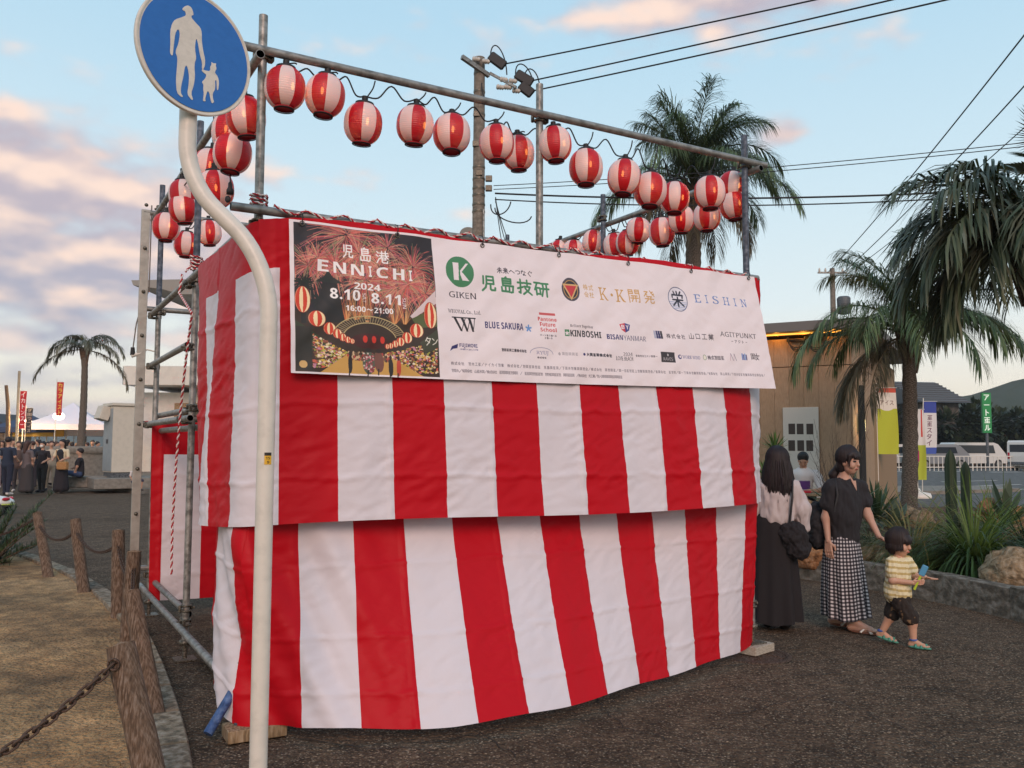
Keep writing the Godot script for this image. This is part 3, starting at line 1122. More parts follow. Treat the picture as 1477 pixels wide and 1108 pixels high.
func make_ropes() -> void:
	var t := thing("twisted_rope", "red and white twisted rope hanging loose beside the open side of the stall", "rope")
	var pts := [stall(-0.1, 1.80, 2.74), stall(-0.12, 1.78, 2.6)]
	for px in [[276, 455], [268, 520], [262, 580], [257, 640], [253, 700], [250, 760], [249, 832]]:
		pts.append(on_plane(px[0], px[1], stall(-0.12, 0, 0), front_dir))
	twisted(t, pts, 0.009, 0.055)
	t = thing("twisted_rope", "red and white twisted rope lashing the banner to the front pipe", "rope")
	pts = []
	for k in 60:
		var s := 0.06 + 3.5 * k / 59.0
		pts.append(stall(s, -0.085 - 0.012 * sin(k * 1.3), 2.79 + 0.022 * cos(k * 1.9)))
	twisted(t, pts, 0.008, 0.05)
	t = thing("twisted_rope", "red and white twisted rope wound round the front corner clamp", "rope")
	pts = []
	for k in 36:
		pts.append(stall(0.0, 0, 2.80 + 0.0025 * k) + Vector3(cos(k * 0.7), 0, sin(k * 0.7)) * 0.045)
	twisted(t, pts, 0.008, 0.05)
	t = thing("twisted_rope", "red and white twisted rope knotted round the side post at curtain height", "rope")
	pts = []
	for k in 44:
		pts.append(stall(0.0, SHADE, 2.78 + 0.0026 * k) + Vector3(cos(k * 0.7), 0, sin(k * 0.7)) * (0.042 + 0.006 * sin(k)))
	pts.append(stall(-0.08, SHADE - 0.03, 2.76))
	twisted(t, pts, 0.009, 0.05)
	t = thing("twisted_rope", "short red and white twisted rope tied to the end of the lower side pipe", "rope")
	pts = [stall(-0.05, 3.7, 1.73), stall(-0.1, 3.72, 1.70), stall(-0.14, 3.75, 1.6), stall(-0.15, 3.76, 1.45), stall(-0.15, 3.76, 1.28)]
	twisted(t, pts, 0.009, 0.055)
	# socket on a hanging flex between the lanterns
	t = thing("hanging_socket", "black rubber socket dangling on a flex between the lanterns", "socket")
	var a := on_plane(330, 270, stall(-0.05, 0, 0), front_dir)
	var up := on_plane(330, 150, stall(-0.05, 0, 0), front_dir)
	var mb := MB.new()
	mb.tube([up, up.lerp(a, 0.5), a], 0.004, 5)
	put(mb, "flex", mats.black_rubber, t)
	mb = MB.new()
	mb.lathe([Vector2(0.006, 0.06), Vector2(0.012, 0.05), Vector2(0.013, 0.025), Vector2(0.022, 0.01), Vector2(0.022, -0.015), Vector2(0.0, -0.017)], 10, Transform3D(Basis(), a - Vector3(0, 0.04, 0)))
	put(mb, "plug_body", mats.black_rubber, t)
	mb = MB.new()
	mb.ellipsoid(Transform3D(Basis(), a - Vector3(0.012, 0.085, 0)), Vector3(0.018, 0.022, 0.008), 10, 6)
	put(mb, "cover_flap", mats.black_rubber, t)
	# white extension lead looped from the rear post
	t = thing("extension_lead", "pale flex with a black plug hanging from the rear post", "cable")
	mb = MB.new()
	var c := stall(-0.2, 3.7, 0)
	var q := func(px, py): return on_plane(px, py, c, -back_dir)
	mb.tube([q.call(217, 300), q.call(214, 420), q.call(205, 440), q.call(196, 470), q.call(191, 508)], 0.006, 5)
	mb.tube([q.call(214, 422), q.call(200, 455), q.call(194, 480)], 0.005, 5)
	put(mb, "flex", mat("grey_flex", rgb(120, 112, 104), 0.6), t)
	mb = MB.new()
	mb.tube([q.call(191, 505), q.call(191, 516)], [0.018, 0.024], 8)
	put(mb, "plug", mats.black_rubber, t)
	mb = MB.new()
	mb.tube([q.call(189, 517), q.call(200, 514), q.call(212, 508), q.call(228, 512)], [0.022, 0.018, 0.008, 0.006], 6)
	put(mb, "lead", mats.white_paint, t)


# ---------- print: a small canvas for flat lettering and pictures
class Canvas:
	var w: int
	var h: int
	var d := PackedByteArray()
	var fonts := {}
	var glyphs := {}

	func _init(ww: int, hh: int, col: Color) -> void:
		w = ww
		h = hh
		d.resize(w * h * 3)
		for i in w * h:
			d[i * 3] = col.r8
			d[i * 3 + 1] = col.g8
			d[i * 3 + 2] = col.b8

	func px(x: int, y: int, c: Color, a := 1.0) -> void:
		if x < 0 or y < 0 or x >= w or y >= h:
			return
		var i := (y * w + x) * 3
		if a >= 1.0:
			d[i] = c.r8; d[i + 1] = c.g8; d[i + 2] = c.b8
		else:
			d[i] = int(lerpf(d[i], c.r8, a)); d[i + 1] = int(lerpf(d[i + 1], c.g8, a)); d[i + 2] = int(lerpf(d[i + 2], c.b8, a))

	func rect(x0: float, y0: float, x1: float, y1: float, c: Color) -> void:
		for y in range(int(y0), int(y1)):
			for x in range(int(x0), int(x1)):
				px(x, y, c)

	func ellipse(cx: float, cy: float, rx: float, ry: float, c: Color, a := 1.0) -> void:
		for y in range(int(cy - ry), int(cy + ry) + 2):
			for x in range(int(cx - rx), int(cx + rx) + 2):
				var u := (x - cx) / rx
				var v := (y - cy) / ry
				if u * u + v * v <= 1.0:
					px(x, y, c, a)

	func line(a: Vector2, b: Vector2, wide: float, c: Color, alpha := 1.0) -> void:
		var r := wide / 2.0
		var ab := b - a
		var l2 := maxf(ab.length_squared(), 1e-6)
		for y in range(int(minf(a.y, b.y) - r), int(maxf(a.y, b.y) + r) + 2):
			for x in range(int(minf(a.x, b.x) - r), int(maxf(a.x, b.x) + r) + 2):
				var p := Vector2(x, y) - a
				var t := clampf(p.dot(ab) / l2, 0.0, 1.0)
				var q := (p - ab * t).length()
				if q <= r + 0.3:
					px(x, y, c, alpha * clampf(r + 0.5 - q, 0.3, 1.0))

	func poly(pts: Array, c: Color, a := 1.0) -> void:
		var lo := Vector2.INF
		var hi := -Vector2.INF
		for p in pts:
			lo = lo.min(p)
			hi = hi.max(p)
		for y in range(int(lo.y), int(hi.y) + 1):
			var xs := []
			for i in pts.size():
				var p: Vector2 = pts[i]
				var q: Vector2 = pts[(i + 1) % pts.size()]
				if (p.y <= y) != (q.y <= y):
					xs.append(p.x + (y - p.y) / (q.y - p.y) * (q.x - p.x))
			xs.sort()
			for k in range(0, xs.size() - 1, 2):
				for x in range(ceili(xs[k]), floori(xs[k + 1]) + 1):
					px(x, y, c, a)

	func text(s: String, x0: float, y0: float, x1: float, y1: float, c: Color, face := "Droid Sans", bold := false, upright := true) -> void:
		var key := face + ("b" if bold else "")
		if not fonts.has(key):
			var f := SystemFont.new()
			f.font_names = PackedStringArray([face])
			f.font_weight = 700 if bold else 400
			fonts[key] = f
		var tm := TextMesh.new()
		tm.text = s
		tm.font = fonts[key]
		tm.font_size = 64
		tm.depth = 0.0
		var arr := tm.get_mesh_arrays()
		var v: PackedVector3Array = arr[Mesh.ARRAY_VERTEX]
		var id: PackedInt32Array = arr[Mesh.ARRAY_INDEX]
		var lo := Vector3.INF
		var hi := -Vector3.INF
		for p in v:
			lo = lo.min(p)
			hi = hi.max(p)
		var at := func(p: Vector3) -> Vector2:
			var u := (p.x - lo.x) / (hi.x - lo.x)
			var t := (hi.y - p.y) / (hi.y - lo.y)
			return Vector2(lerpf(x0, x1, u), lerpf(y0, y1, t)) if upright else Vector2(lerpf(x1, x0, t), lerpf(y0, y1, u))
		for i in range(0, id.size(), 3):
			tri(at.call(v[id[i]]), at.call(v[id[i + 1]]), at.call(v[id[i + 2]]), c)

	func tri(a: Vector2, b: Vector2, e: Vector2, c: Color) -> void:
		var area := (b - a).cross(e - a)
		if absf(area) < 1e-6:
			return
		var y0 := floori(minf(a.y, minf(b.y, e.y)))
		var y1 := ceili(maxf(a.y, maxf(b.y, e.y)))
		var x0 := floori(minf(a.x, minf(b.x, e.x)))
		var x1 := ceili(maxf(a.x, maxf(b.x, e.x)))
		for y in range(y0, y1 + 1):
			for x in range(x0, x1 + 1):
				var p := Vector2(x, y)
				var k0 := (b - a).cross(p - a) / area
				var k1 := (e - b).cross(p - b) / area
				var k2 := (a - e).cross(p - e) / area
				if k0 >= -0.02 and k1 >= -0.02 and k2 >= -0.02:
					px(x, y, c)

	# characters drawn stroke by stroke on a 100 x 100 square
	func kana(s: String, x0: float, y0: float, cell: Vector2, step: float, wide: float, c: Color) -> void:
		for k in s.length():
			var ch := s[k]
			if ch == " ":
				continue
			var code := ch.unicode_at(0)
			var g: String = glyphs.get(ch, "")
			if g == "":
				g = ["8 12 92 12|50 12 50 90|14 40 86 40|14 66 86 66|10 90 90 90|20 40 20 66", "10 20 40 20|25 6 25 92|48 14 92 14|48 40 92 40|48 14 48 66|92 14 92 66|48 66 92 66|40 92 96 92", "12 10 88 10|12 10 12 90|88 10 88 90|30 34 70 34|50 20 50 80|26 80 74 80|30 56 70 56"][code % 3]
			for st in g.split("|"):
				var n := st.split_floats(" ")
				for i in range(0, n.size() - 2, 2):
					line(Vector2(x0 + k * step + n[i] / 100.0 * cell.x, y0 + n[i + 1] / 100.0 * cell.y), Vector2(x0 + k * step + n[i + 2] / 100.0 * cell.x, y0 + n[i + 3] / 100.0 * cell.y), wide, c)

	func image() -> ImageTexture:
		return ImageTexture.create_from_image(Image.create_from_data(w, h, false, Image.FORMAT_RGB8, d))


func strokes() -> Dictionary:
	return {
		"児": "18 8 18 52|38 8 38 52|38 8 82 8 82 52|38 30 82 30|38 52 82 52|36 56 32 75 12 94|62 56 62 84 68 90 88 90 90 76",
		"島": "48 2 40 10|25 12 25 56|25 12 76 12 76 40|25 26 76 26|25 40 76 40|25 55 92 55|92 55 88 90 76 94|16 66 16 90 66 90|66 66 66 92|41 60 41 90",
		"港": "10 12 22 22|6 36 18 46|8 92 26 62|34 22 92 22|48 8 48 40|76 8 76 40|30 40 96 40|50 40 34 62|74 40 94 62|48 56 76 56 76 70|48 70 76 70|48 56 48 86 56 92 88 92 90 80",
		"技": "6 26 40 26|24 6 24 88 14 84|6 62 40 50|46 24 96 24|70 6 70 46|50 46 88 46 78 66 44 94|54 54 70 74 96 94",
		"研": "4 12 44 12|24 12 6 56|16 44 16 88|16 44 40 44 40 84|16 82 40 82|50 14 96 14|48 48 98 48|62 14 62 52 50 94|84 14 84 96",
		"株": "4 30 40 30|22 6 22 96|22 34 4 70|22 36 38 56|52 12 46 30|50 28 92 28|42 50 98 50|70 6 70 96|68 52 46 84|72 52 96 84",
		"式": "6 30 94 30|66 6 72 60 82 90 94 90 94 78|80 8 88 18|14 54 52 54|34 54 34 86|10 90 56 82",
		"会": "50 6 6 46|50 6 94 46|30 42 70 42|14 58 86 58|42 60 28 86 78 84|64 70 84 94",
		"社": "22 6 28 16|6 26 42 26 8 62|26 44 26 96|30 52 42 64|50 36 94 36|72 8 72 90|46 90 98 90",
		"開": "8 8 8 96|8 8 40 8 40 34|8 20 40 20|8 33 40 33|60 8 60 34|60 8 92 8 92 92 84 92|60 20 92 20|60 33 92 33|26 50 74 50|20 66 80 66|40 50 40 68 28 90|60 50 60 90",
		"発": "12 14 40 14 8 46|20 26 32 38|60 6 94 44|84 12 68 22|92 26 76 34|28 48 72 48|14 64 88 64|40 48 38 72 12 94|62 48 62 86 70 92 90 90 92 80",
		"栄": "22 6 30 20|48 4 50 18|78 4 68 20|8 26 8 42|8 26 92 26 88 42|10 56 90 56|50 40 50 98|48 58 10 92|52 58 92 92",
		"未": "22 24 78 24|8 48 92 48|50 4 50 98|48 50 8 90|52 50 92 90",
		"来": "16 20 84 20|28 28 36 42|72 28 64 42|8 50 92 50|50 4 50 98|48 52 8 92|52 52 92 92",
		"へ": "6 62 36 34 94 74", "つ": "8 38 50 26 86 34 88 58 70 76 40 82", "な": "8 26 46 24|30 8 8 62|66 24 86 36|62 42 64 80 48 88 38 78 52 70 88 88", "ぐ": "62 8 24 48 66 92|76 26 84 36|86 18 94 28",
		"山": "50 8 50 86|12 36 12 88 88 88|88 36 88 92", "口": "16 16 16 88|16 16 84 16 84 88|16 82 84 82", "工": "14 14 86 14|50 14 50 86|6 86 94 86",
		"業": "36 4 36 22|62 4 62 22|16 10 24 22|84 10 76 22|6 26 94 26|30 30 38 40|70 30 62 40|14 42 86 42|20 54 80 54|6 66 94 66|50 42 50 98|46 68 10 94|54 68 90 94",
		"ア": "10 14 88 14 66 44|48 32 46 62 24 92", "ジ": "18 12 40 24|10 36 32 48|20 90 62 70 90 36|70 8 76 18|84 4 90 14", "ト": "34 6 34 94|36 38 78 58", "タ": "40 6 10 50|36 20 84 20 60 64 24 96|28 44 66 68", "ン": "12 18 38 36|16 88 60 66 90 28", "ー": "10 50 90 50",
		"ス": "18 16 80 16 56 58 12 92|54 58 88 92", "ラ": "20 10 78 10|12 36 86 36 70 72 36 94", "ル": "34 10 30 64 10 90|60 8 60 88 92 62", "イ": "82 6 50 40 10 58|54 38 54 96", "カ": "8 32 84 32 78 88 62 84|44 6 40 50 12 94", "ナ": "8 36 92 36|52 6 48 56 24 94",
		"／": "90 4 10 96", "〜": "6 56 24 40 46 50 68 62 92 44", "・": "44 46 56 54", "-": "20 50 80 50", "女": "42 4 20 60 70 94|66 34 54 70 14 96|6 34 94 34", "木": "8 32 92 32|50 4 50 98|48 34 8 86|52 34 92 86", "水": "50 4 50 94 38 88|8 32 38 32 8 84|88 20 62 44|54 36 92 86", "下": "6 12 94 12|50 12 50 98|54 38 80 60", "上": "50 8 50 88|50 44 84 44|6 88 94 88", "一": "6 50 94 50", "有": "8 22 94 22|46 4 8 60|34 44 34 98|34 44 80 44 80 94 70 90|34 60 80 60|34 76 80 76", "井": "14 28 86 28|6 60 94 60|34 6 34 66 14 96|68 6 68 96", "合": "50 4 6 44|50 4 94 44|30 44 70 44|22 60 22 98|22 60 78 60 78 98|22 92 78 92", "回": "10 10 10 94|10 10 90 10 90 94|10 90 90 90|34 34 34 66|34 34 66 34 66 66|34 64 66 64", "同": "12 10 12 96|12 10 88 10 88 92 78 90|30 30 70 30|32 48 32 80|32 48 68 48 68 80|32 78 68 78", "大": "8 36 92 36|50 6 46 50 8 94|54 46 92 94", "田": "12 14 12 90|12 14 88 14 88 90|12 50 88 50|50 14 50 88|12 88 88 88", "人": "48 6 40 50 8 94|46 40 92 94", "光": "50 4 50 40|20 12 32 32|80 12 68 32|6 44 94 44|38 46 34 70 10 94|62 46 62 84 70 90 90 90 92 76", "丸": "10 34 70 34 68 84 76 92 94 90 94 74|42 4 38 50 10 94|18 56 44 70"
	}


func lantern_print(c: Canvas, x: float, y: float, rx: float, ry: float) -> void:
	c.ellipse(x, y, rx + 1.5, ry + 1.5, rgb(150, 40, 20))
	c.ellipse(x, y, rx, ry, rgb(252, 226, 176))
	for yy in range(int(y - ry), int(y + ry) + 1):
		for xx in range(int(x - rx), int(x + rx) + 1):
			var v := (yy - y) / ry
			var half := rx * sqrt(maxf(0.0, 1.0 - v * v))
			var u := (xx - x) / maxf(half, 0.5)
			if absf(u) <= 1.0 and ((u > -0.95 and u < -0.45) or (u > 0.05 and u < 0.6)):
				c.px(xx, yy, rgb(214, 62, 34))


func poster_print(c: Canvas) -> void:
	var r := RandomNumberGenerator.new()
	r.seed = 31
	var L := 14
	var R := 498
	c.rect(L, 8, R, 494, rgb(44, 36, 38))
	# fireworks: bursts of fine curved streaks
	for b in [[190, 30, 150, 190], [60, 150, 90, 150], [300, 130, 120, 220], [420, 120, 100, 200], [150, 140, 100, 190], [250, 180, 110, 230], [360, 200, 110, 220], [460, 210, 80, 150], [90, 120, 70, 120], [230, 90, 90, 160], [400, 180, 90, 160], [330, 60, 80, 110]]:
		for k in b[3]:
			var a := r.randf() * TAU
			var len_: float = b[2] * r.randf_range(0.35, 1.0)
			var p := Vector2(b[0], b[1]) + Vector2(cos(a), sin(a)) * len_ * r.randf_range(0.05, 0.4)
			var q := p + Vector2(cos(a), sin(a)) * len_ * 0.55
			var e := q + Vector2(cos(a), sin(a) + 0.5) * len_ * 0.3
			var col: Color = [rgb(216, 92, 84), rgb(232, 140, 116), rgb(188, 66, 64), rgb(226, 178, 140), rgb(150, 150, 104), rgb(204, 108, 120)][r.randi() % 6]
			for seg in [[p, q], [q, e]]:
				var s0 := (seg[0] as Vector2).clamp(Vector2(L + 2, 10), Vector2(R - 3, 300))
				var s1 := (seg[1] as Vector2).clamp(Vector2(L + 2, 10), Vector2(R - 3, 300))
				c.line(s0, s1, r.randf_range(1.0, 2.4), col, 0.75)
	c.rect(L, 300, R, 494, rgb(58, 40, 26))
	for k in 260:                            # golden fountains over the bridge
		var x: float = [180, 215, 250, 345, 380][r.randi() % 5]
		var s := r.randf_range(-0.5, 0.5)
		c.line(Vector2(x + s * 10, 320), Vector2(x + s * 60, r.randf_range(215, 300)), 1.2, [rgb(236, 156, 86), rgb(216, 110, 60), rgb(250, 206, 140)][r.randi() % 3], 0.6)
	for p in [[42, 205], [92, 258]]:         # palms
		for k in 40:
			var a := r.randf() * TAU
			c.line(Vector2(p[0], p[1]), (Vector2(p[0], p[1]) + Vector2(cos(a), sin(a) * 0.8 + 0.15) * r.randf_range(22, 42)).clamp(Vector2(L, 8), Vector2(R, 494)), 3.0, rgb(32, 38, 30))
		c.rect(p[0] - 8, p[1], p[0] + 8, 340, rgb(34, 32, 28))
	c.poly([Vector2(124, 158), Vector2(140, 180), Vector2(176, 200), Vector2(80, 200), Vector2(110, 180)], rgb(40, 40, 34))
	c.poly([Vector2(104, 200), Vector2(152, 200), Vector2(176, 330), Vector2(80, 330)], rgb(36, 32, 30))
	c.poly([Vector2(400, 292), Vector2(496, 196), Vector2(498, 240), Vector2(410, 300)], rgb(226, 206, 204))
	c.poly([Vector2(405, 300), Vector2(498, 252), Vector2(498, 320), Vector2(430, 330)], rgb(92, 100, 58))
	for k in 30:                             # arched bridge
		for q in 2:
			var a0 := lerpf(PI * 1.12, PI * 1.9, k / 30.0)
			var a1 := lerpf(PI * 1.12, PI * 1.9, (k + 1) / 30.0)
			for m in 3:
				var rr := 128.0 - m * 17
				c.line(Vector2(258 + cos(a0) * rr, 385 + sin(a0) * rr * 0.66), Vector2(258 + cos(a1) * rr, 385 + sin(a1) * rr * 0.66), 3.0 if m != 1 else 5.0, rgb(208, 186, 128) if m != 1 else rgb(70, 62, 48))
		var am := lerpf(PI * 1.12, PI * 1.9, k / 30.0)
		c.line(Vector2(258 + cos(am) * 128, 385 + sin(am) * 84), Vector2(258 + cos(am) * 94, 385 + sin(am) * 62), 2.5, rgb(168, 148, 110))
	c.ellipse(255, 385, 62, 26, rgb(70, 26, 20))
	for x in [240, 300, 270]:
		c.ellipse(x, 378, 8, 12, rgb(214, 54, 36))
	c.poly([Vector2(L, 330), Vector2(150, 415), Vector2(150, 434), Vector2(L, 420)], rgb(52, 62, 38))
	# stalls at both sides: bright goods
	for k in 900:
		var side := r.randf() < 0.5
		var u := r.randf()
		var x := lerpf(70, 178, u) if side else lerpf(318, 490, u)
		var yt := lerpf(372, 425, u) if side else lerpf(420, 372, u)
		var y := lerpf(yt, 478 if side else 482, r.randf())
		var col: Color = [rgb(226, 196, 150), rgb(208, 96, 70), rgb(170, 168, 70), rgb(240, 224, 190), rgb(150, 84, 60), rgb(196, 130, 150), rgb(110, 70, 40), rgb(226, 180, 70)][r.randi() % 8]
		c.ellipse(x, y, r.randf_range(2, 6), r.randf_range(1.5, 4), col)
	c.poly([Vector2(178, 432), Vector2(318, 430), Vector2(440, 494), Vector2(90, 494)], rgb(206, 158, 80))
	for k in 300:
		var x := lerpf(180, 330, r.randf())
		c.ellipse(x, lerpf(424, 448, r.randf()), 3, 5, [rgb(60, 40, 34), rgb(214, 180, 140), rgb(180, 70, 60), rgb(110, 84, 60)][r.randi() % 4])
	for f in [[188, 462, 7, 30, rgb(38, 30, 28)], [251, 455, 22, 38, rgb(88, 92, 74)], [286, 452, 16, 34, rgb(120, 76, 62)], [325, 468, 8, 30, rgb(36, 30, 30)], [352, 468, 8, 28, rgb(196, 70, 52)]]:
		c.ellipse(f[0], f[1], f[2], f[3], f[4])
		c.ellipse(f[0], f[1] - f[3] - 3, f[2] * 0.55, 7, rgb(48, 34, 28))
		c.line(Vector2(f[0] - 3, f[1] + f[3] * 0.7), Vector2(f[0] - 4, f[1] + f[3] + 8), 4, rgb(40, 30, 26))
	for k in 60:
		c.ellipse(251 + r.randf_range(-18, 18), 455 + r.randf_range(-30, 30), 3, 3, [rgb(206, 120, 130), rgb(220, 206, 190), rgb(150, 60, 60)][r.randi() % 3])
	c.rect(16, 350, 66, 490, rgb(46, 42, 34))
	c.ellipse(38, 470, 13, 12, rgb(220, 176, 110))
	for l in [[22, 262, 24, 42], [83, 322, 27, 25], [124, 351, 19, 19], [149, 366, 14, 15], [166, 377, 11, 12], [182, 384, 9, 10], [196, 388, 7, 8]]:
		lantern_print(c, maxf(l[0], L + l[2] + 1), l[1], l[2], l[3])
	for l in [[474, 283, 22, 44], [422, 339, 23, 23], [387, 365, 17, 18], [363, 380, 13, 14], [345, 388, 10, 11], [329, 395, 8, 9], [316, 398, 7, 8]]:
		lantern_print(c, l[0], l[1], l[2], l[3])
	c.poly([Vector2(430, 380), Vector2(496, 330), Vector2(497, 392), Vector2(446, 418)], rgb(66, 66, 46))
	c.kana("タン", 448, 358, Vector2(24, 30), 24, 3, rgb(236, 230, 214))
	var white := rgb(250, 244, 240)
	c.kana("児", 172, 62, Vector2(40, 48), 0, 4.5, white)
	c.kana("島", 229, 66, Vector2(42, 50), 0, 4.5, white)
	c.kana("港", 287, 70, Vector2(46, 48), 0, 4.5, white)
	var ex := 90.0
	for q in [["E", 36], ["N", 42], ["N", 42], ["I", 11], ["C", 42], ["H", 42], ["I", 11]]:
		c.text(q[0], ex, 126 + (ex - 90) * 0.02, ex + q[1], 163 + (ex - 90) * 0.02, white, "Droid Sans", true)
		ex += q[1] + 16.5
	c.text("2024", 208, 190, 300, 212, white, "Droid Sans", true)
	c.text("8.10", 128, 216, 228, 252, white, "Droid Sans", true)
	c.text("8.11", 266, 220, 370, 256, white, "Droid Sans", true)
	c.text("SAT", 236, 224, 248, 256, white, "Droid Sans", false, false)
	c.text("SUN", 376, 230, 388, 266, white, "Droid Sans", false, false)
	c.text("16:00", 178, 269, 246, 288, white, "Droid Sans", true)
	c.kana("〜", 250, 268, Vector2(22, 20), 0, 3, white)
	c.text("21:00", 276, 269, 342, 288, white, "Droid Sans", true)


func make_banner() -> void:
	var c := Canvas.new(2048, 500, rgb(240, 227, 227))
	c.glyphs = strokes()
	poster_print(c)
	var green := rgb(70, 132, 88)
	var ink := rgb(58, 50, 56)
	var navy := rgb(52, 48, 104)
	var gold := rgb(206, 158, 92)
	c.ellipse(597, 116, 54, 56, green)
	c.poly([Vector2(571, 84), Vector2(594, 84), Vector2(590, 148), Vector2(572, 148)], rgb(240, 227, 227))
	c.poly([Vector2(598, 112), Vector2(622, 84), Vector2(632, 84), Vector2(604, 116), Vector2(632, 148), Vector2(604, 148), Vector2(598, 128)], rgb(240, 227, 227))
	c.text("GIKEN", 550, 190, 654, 211, ink)
	c.kana("未来へつなぐ", 747, 85, Vector2(23, 23), 25, 2.6, ink)
	c.kana("児島技研", 676, 120, Vector2(64, 60), 74, 7.5, green)
	c.ellipse(1061, 142, 41, 45, rgb(84, 76, 84))
	c.ellipse(1061, 142, 33, 36, gold)
	c.ellipse(1061, 142, 30, 33, rgb(58, 52, 56))
	c.poly([Vector2(1024, 122), Vector2(1098, 122), Vector2(1061, 184)], rgb(222, 178, 120))
	c.poly([Vector2(1035, 128), Vector2(1087, 128), Vector2(1061, 173)], rgb(206, 62, 68))
	c.kana("株式", 1120, 115, Vector2(21, 24), 24, 2, gold)
	c.kana("会社", 1120, 144, Vector2(21, 24), 24, 2, gold)
	c.text("K", 1190, 121, 1230, 171, gold, "Droid Serif")
	c.ellipse(1250, 146, 6, 6, gold)
	c.text("K", 1270, 121, 1312, 171, gold, "Droid Serif")
	c.kana("開発", 1328, 114, Vector2(58, 58), 74, 4.5, gold)
	c.ellipse(1584, 137, 51, 52, rgb(64, 72, 108))
	c.ellipse(1584, 137, 48, 49, rgb(232, 226, 232))
	for k in 5:
		c.line(Vector2(1540 + k * 3, 150 + k * 7), Vector2(1628 - k * 3, 150 + k * 7), 2, rgb(132, 150, 188))
	c.kana("栄", 1552, 102, Vector2(64, 68), 0, 7, rgb(46, 44, 56))
	var bx := 1673.0
	for q in ["E", "I", "S", "H", "I", "N"]:
		var wd := 13.0 if q == "I" else 33.0
		c.text(q, bx, 110, bx + wd, 144, rgb(96, 128, 186), "Droid Serif")
		bx += wd + 27
	# second row
	c.text("WHOVAL Co., Ltd.", 541, 253, 667, 269, ink, "Droid Serif")
	for k in 3:
		c.poly([Vector2(560 + k * 27, 282), Vector2(570 + k * 27, 282), Vector2(592 + k * 22, 330), Vector2(585 + k * 22, 330)], rgb(36, 32, 36))
		c.line(Vector2(588 + k * 22, 328), Vector2(604 + k * 18, 284), 2.5, rgb(36, 32, 36))
	c.rect(555, 280, 645, 284, rgb(36, 32, 36))
	c.text("BLUE SAKURA", 682, 289, 835, 313, navy, "Droid Sans", true)
	for k in 5:
		c.line(Vector2(858, 303), Vector2(858, 303) + Vector2(sin(k * TAU / 5), -cos(k * TAU / 5)) * 11, 6, rgb(106, 150, 206))
	c.rect(908, 240, 977, 249, rgb(206, 92, 92))
	c.text("Pantone", 901, 257, 980, 271, rgb(206, 74, 74), "Droid Sans", true)
	c.text("Future", 908, 276, 972, 291, rgb(206, 74, 74), "Droid Sans", true)
	c.text("School", 907, 296, 974, 311, rgb(206, 74, 74), "Droid Sans", true)
	c.kana("ジーンズスクール", 903, 321, Vector2(7, 7), 9, 1, ink)
	c.kana("スクール", 920, 331, Vector2(7, 7), 9, 1, ink)
	c.text("Brilliant Together", 1038, 277, 1142, 290, ink)
	c.rect(1011, 298, 1031, 323, green)
	c.poly([Vector2(1020, 301), Vector2(1023, 308), Vector2(1030, 308), Vector2(1025, 313), Vector2(1027, 320), Vector2(1020, 316), Vector2(1013, 320), Vector2(1015, 313), Vector2(1011, 308), Vector2(1018, 308)], rgb(240, 227, 227))
	c.text("KINBOSHI", 1035, 298, 1174, 323, rgb(44, 40, 44), "Droid Sans", true)
	c.poly([Vector2(1265, 262), Vector2(1290, 256), Vector2(1290, 294), Vector2(1272, 284)], rgb(206, 66, 76))
	c.poly([Vector2(1290, 256), Vector2(1315, 262), Vector2(1308, 284), Vector2(1290, 294)], rgb(70, 72, 136))
	c.text("B", 1273, 264, 1287, 280, rgb(244, 234, 236), "Droid Sans", true)
	c.text("Y", 1293, 264, 1308, 280, rgb(244, 234, 236), "Droid Sans", true)
	c.text("BISAN", 1200, 304, 1273, 324, navy, "Droid Sans", true)
	c.text("YANMAR", 1278, 305, 1389, 324, rgb(110, 104, 124))
	for k in 4:
		c.poly([Vector2(1430 + k * 11, 279), Vector2(1439 + k * 11, 279), Vector2(1442 + k * 11, 310), Vector2(1432 + k * 11, 310)], [rgb(176, 176, 196), rgb(70, 66, 110), rgb(52, 48, 96), rgb(60, 56, 66)][k])
	c.kana("株式会社", 1493, 286, Vector2(20, 20), 24, 1.8, ink)
	c.kana("山口工業", 1606, 276, Vector2(30, 27), 36, 2.4, ink)
	c.text("AGITPUNKT", 1782, 263, 1986, 284, rgb(70, 62, 66))
	c.kana("-アジト-", 1835, 295, Vector2(14, 14), 20, 1.5, ink)
	# third row
	c.poly([Vector2(540, 401), Vector2(548, 384), Vector2(571, 375), Vector2(568, 390), Vector2(552, 393)], navy)
	c.text("FUJIMORI", 577, 372, 646, 388, navy, "Droid Sans", true)
	c.text("TRANSPORT.COM", 577, 390, 646, 396, navy)
	c.kana("菅田印刷工業株式会社", 738, 382, Vector2(9, 11), 10.4, 1.6, ink)
	for k in 16:
		var a0 := PI + PI * k / 16.0
		var a1 := PI + PI * (k + 1) / 16.0
		c.line(Vector2(905 + cos(a0) * 49, 393 + sin(a0) * 22), Vector2(905 + cos(a1) * 49, 393 + sin(a1) * 22), 1.6, rgb(120, 120, 150))
	c.text("RYUJ", 882, 383, 934, 399, rgb(140, 134, 164), "Droid Serif")
	c.kana("株式会社", 885, 404, Vector2(8, 7), 10, 1, ink)
	c.ellipse(981, 390, 5, 6, rgb(180, 170, 172))
	c.kana("太田製麺所", 992, 383, Vector2(12, 12), 14, 1.2, rgb(150, 142, 146))
	c.ellipse(1088, 388, 5, 5, navy)
	c.kana("大同機鋼株式会社", 1098, 382, Vector2(12, 12), 14.4, 2.2, rgb(44, 40, 48))
	c.text("LOVE BEACH", 1232, 388, 1313, 403, ink)
	c.text("2024", 1268, 372, 1312, 385, ink)
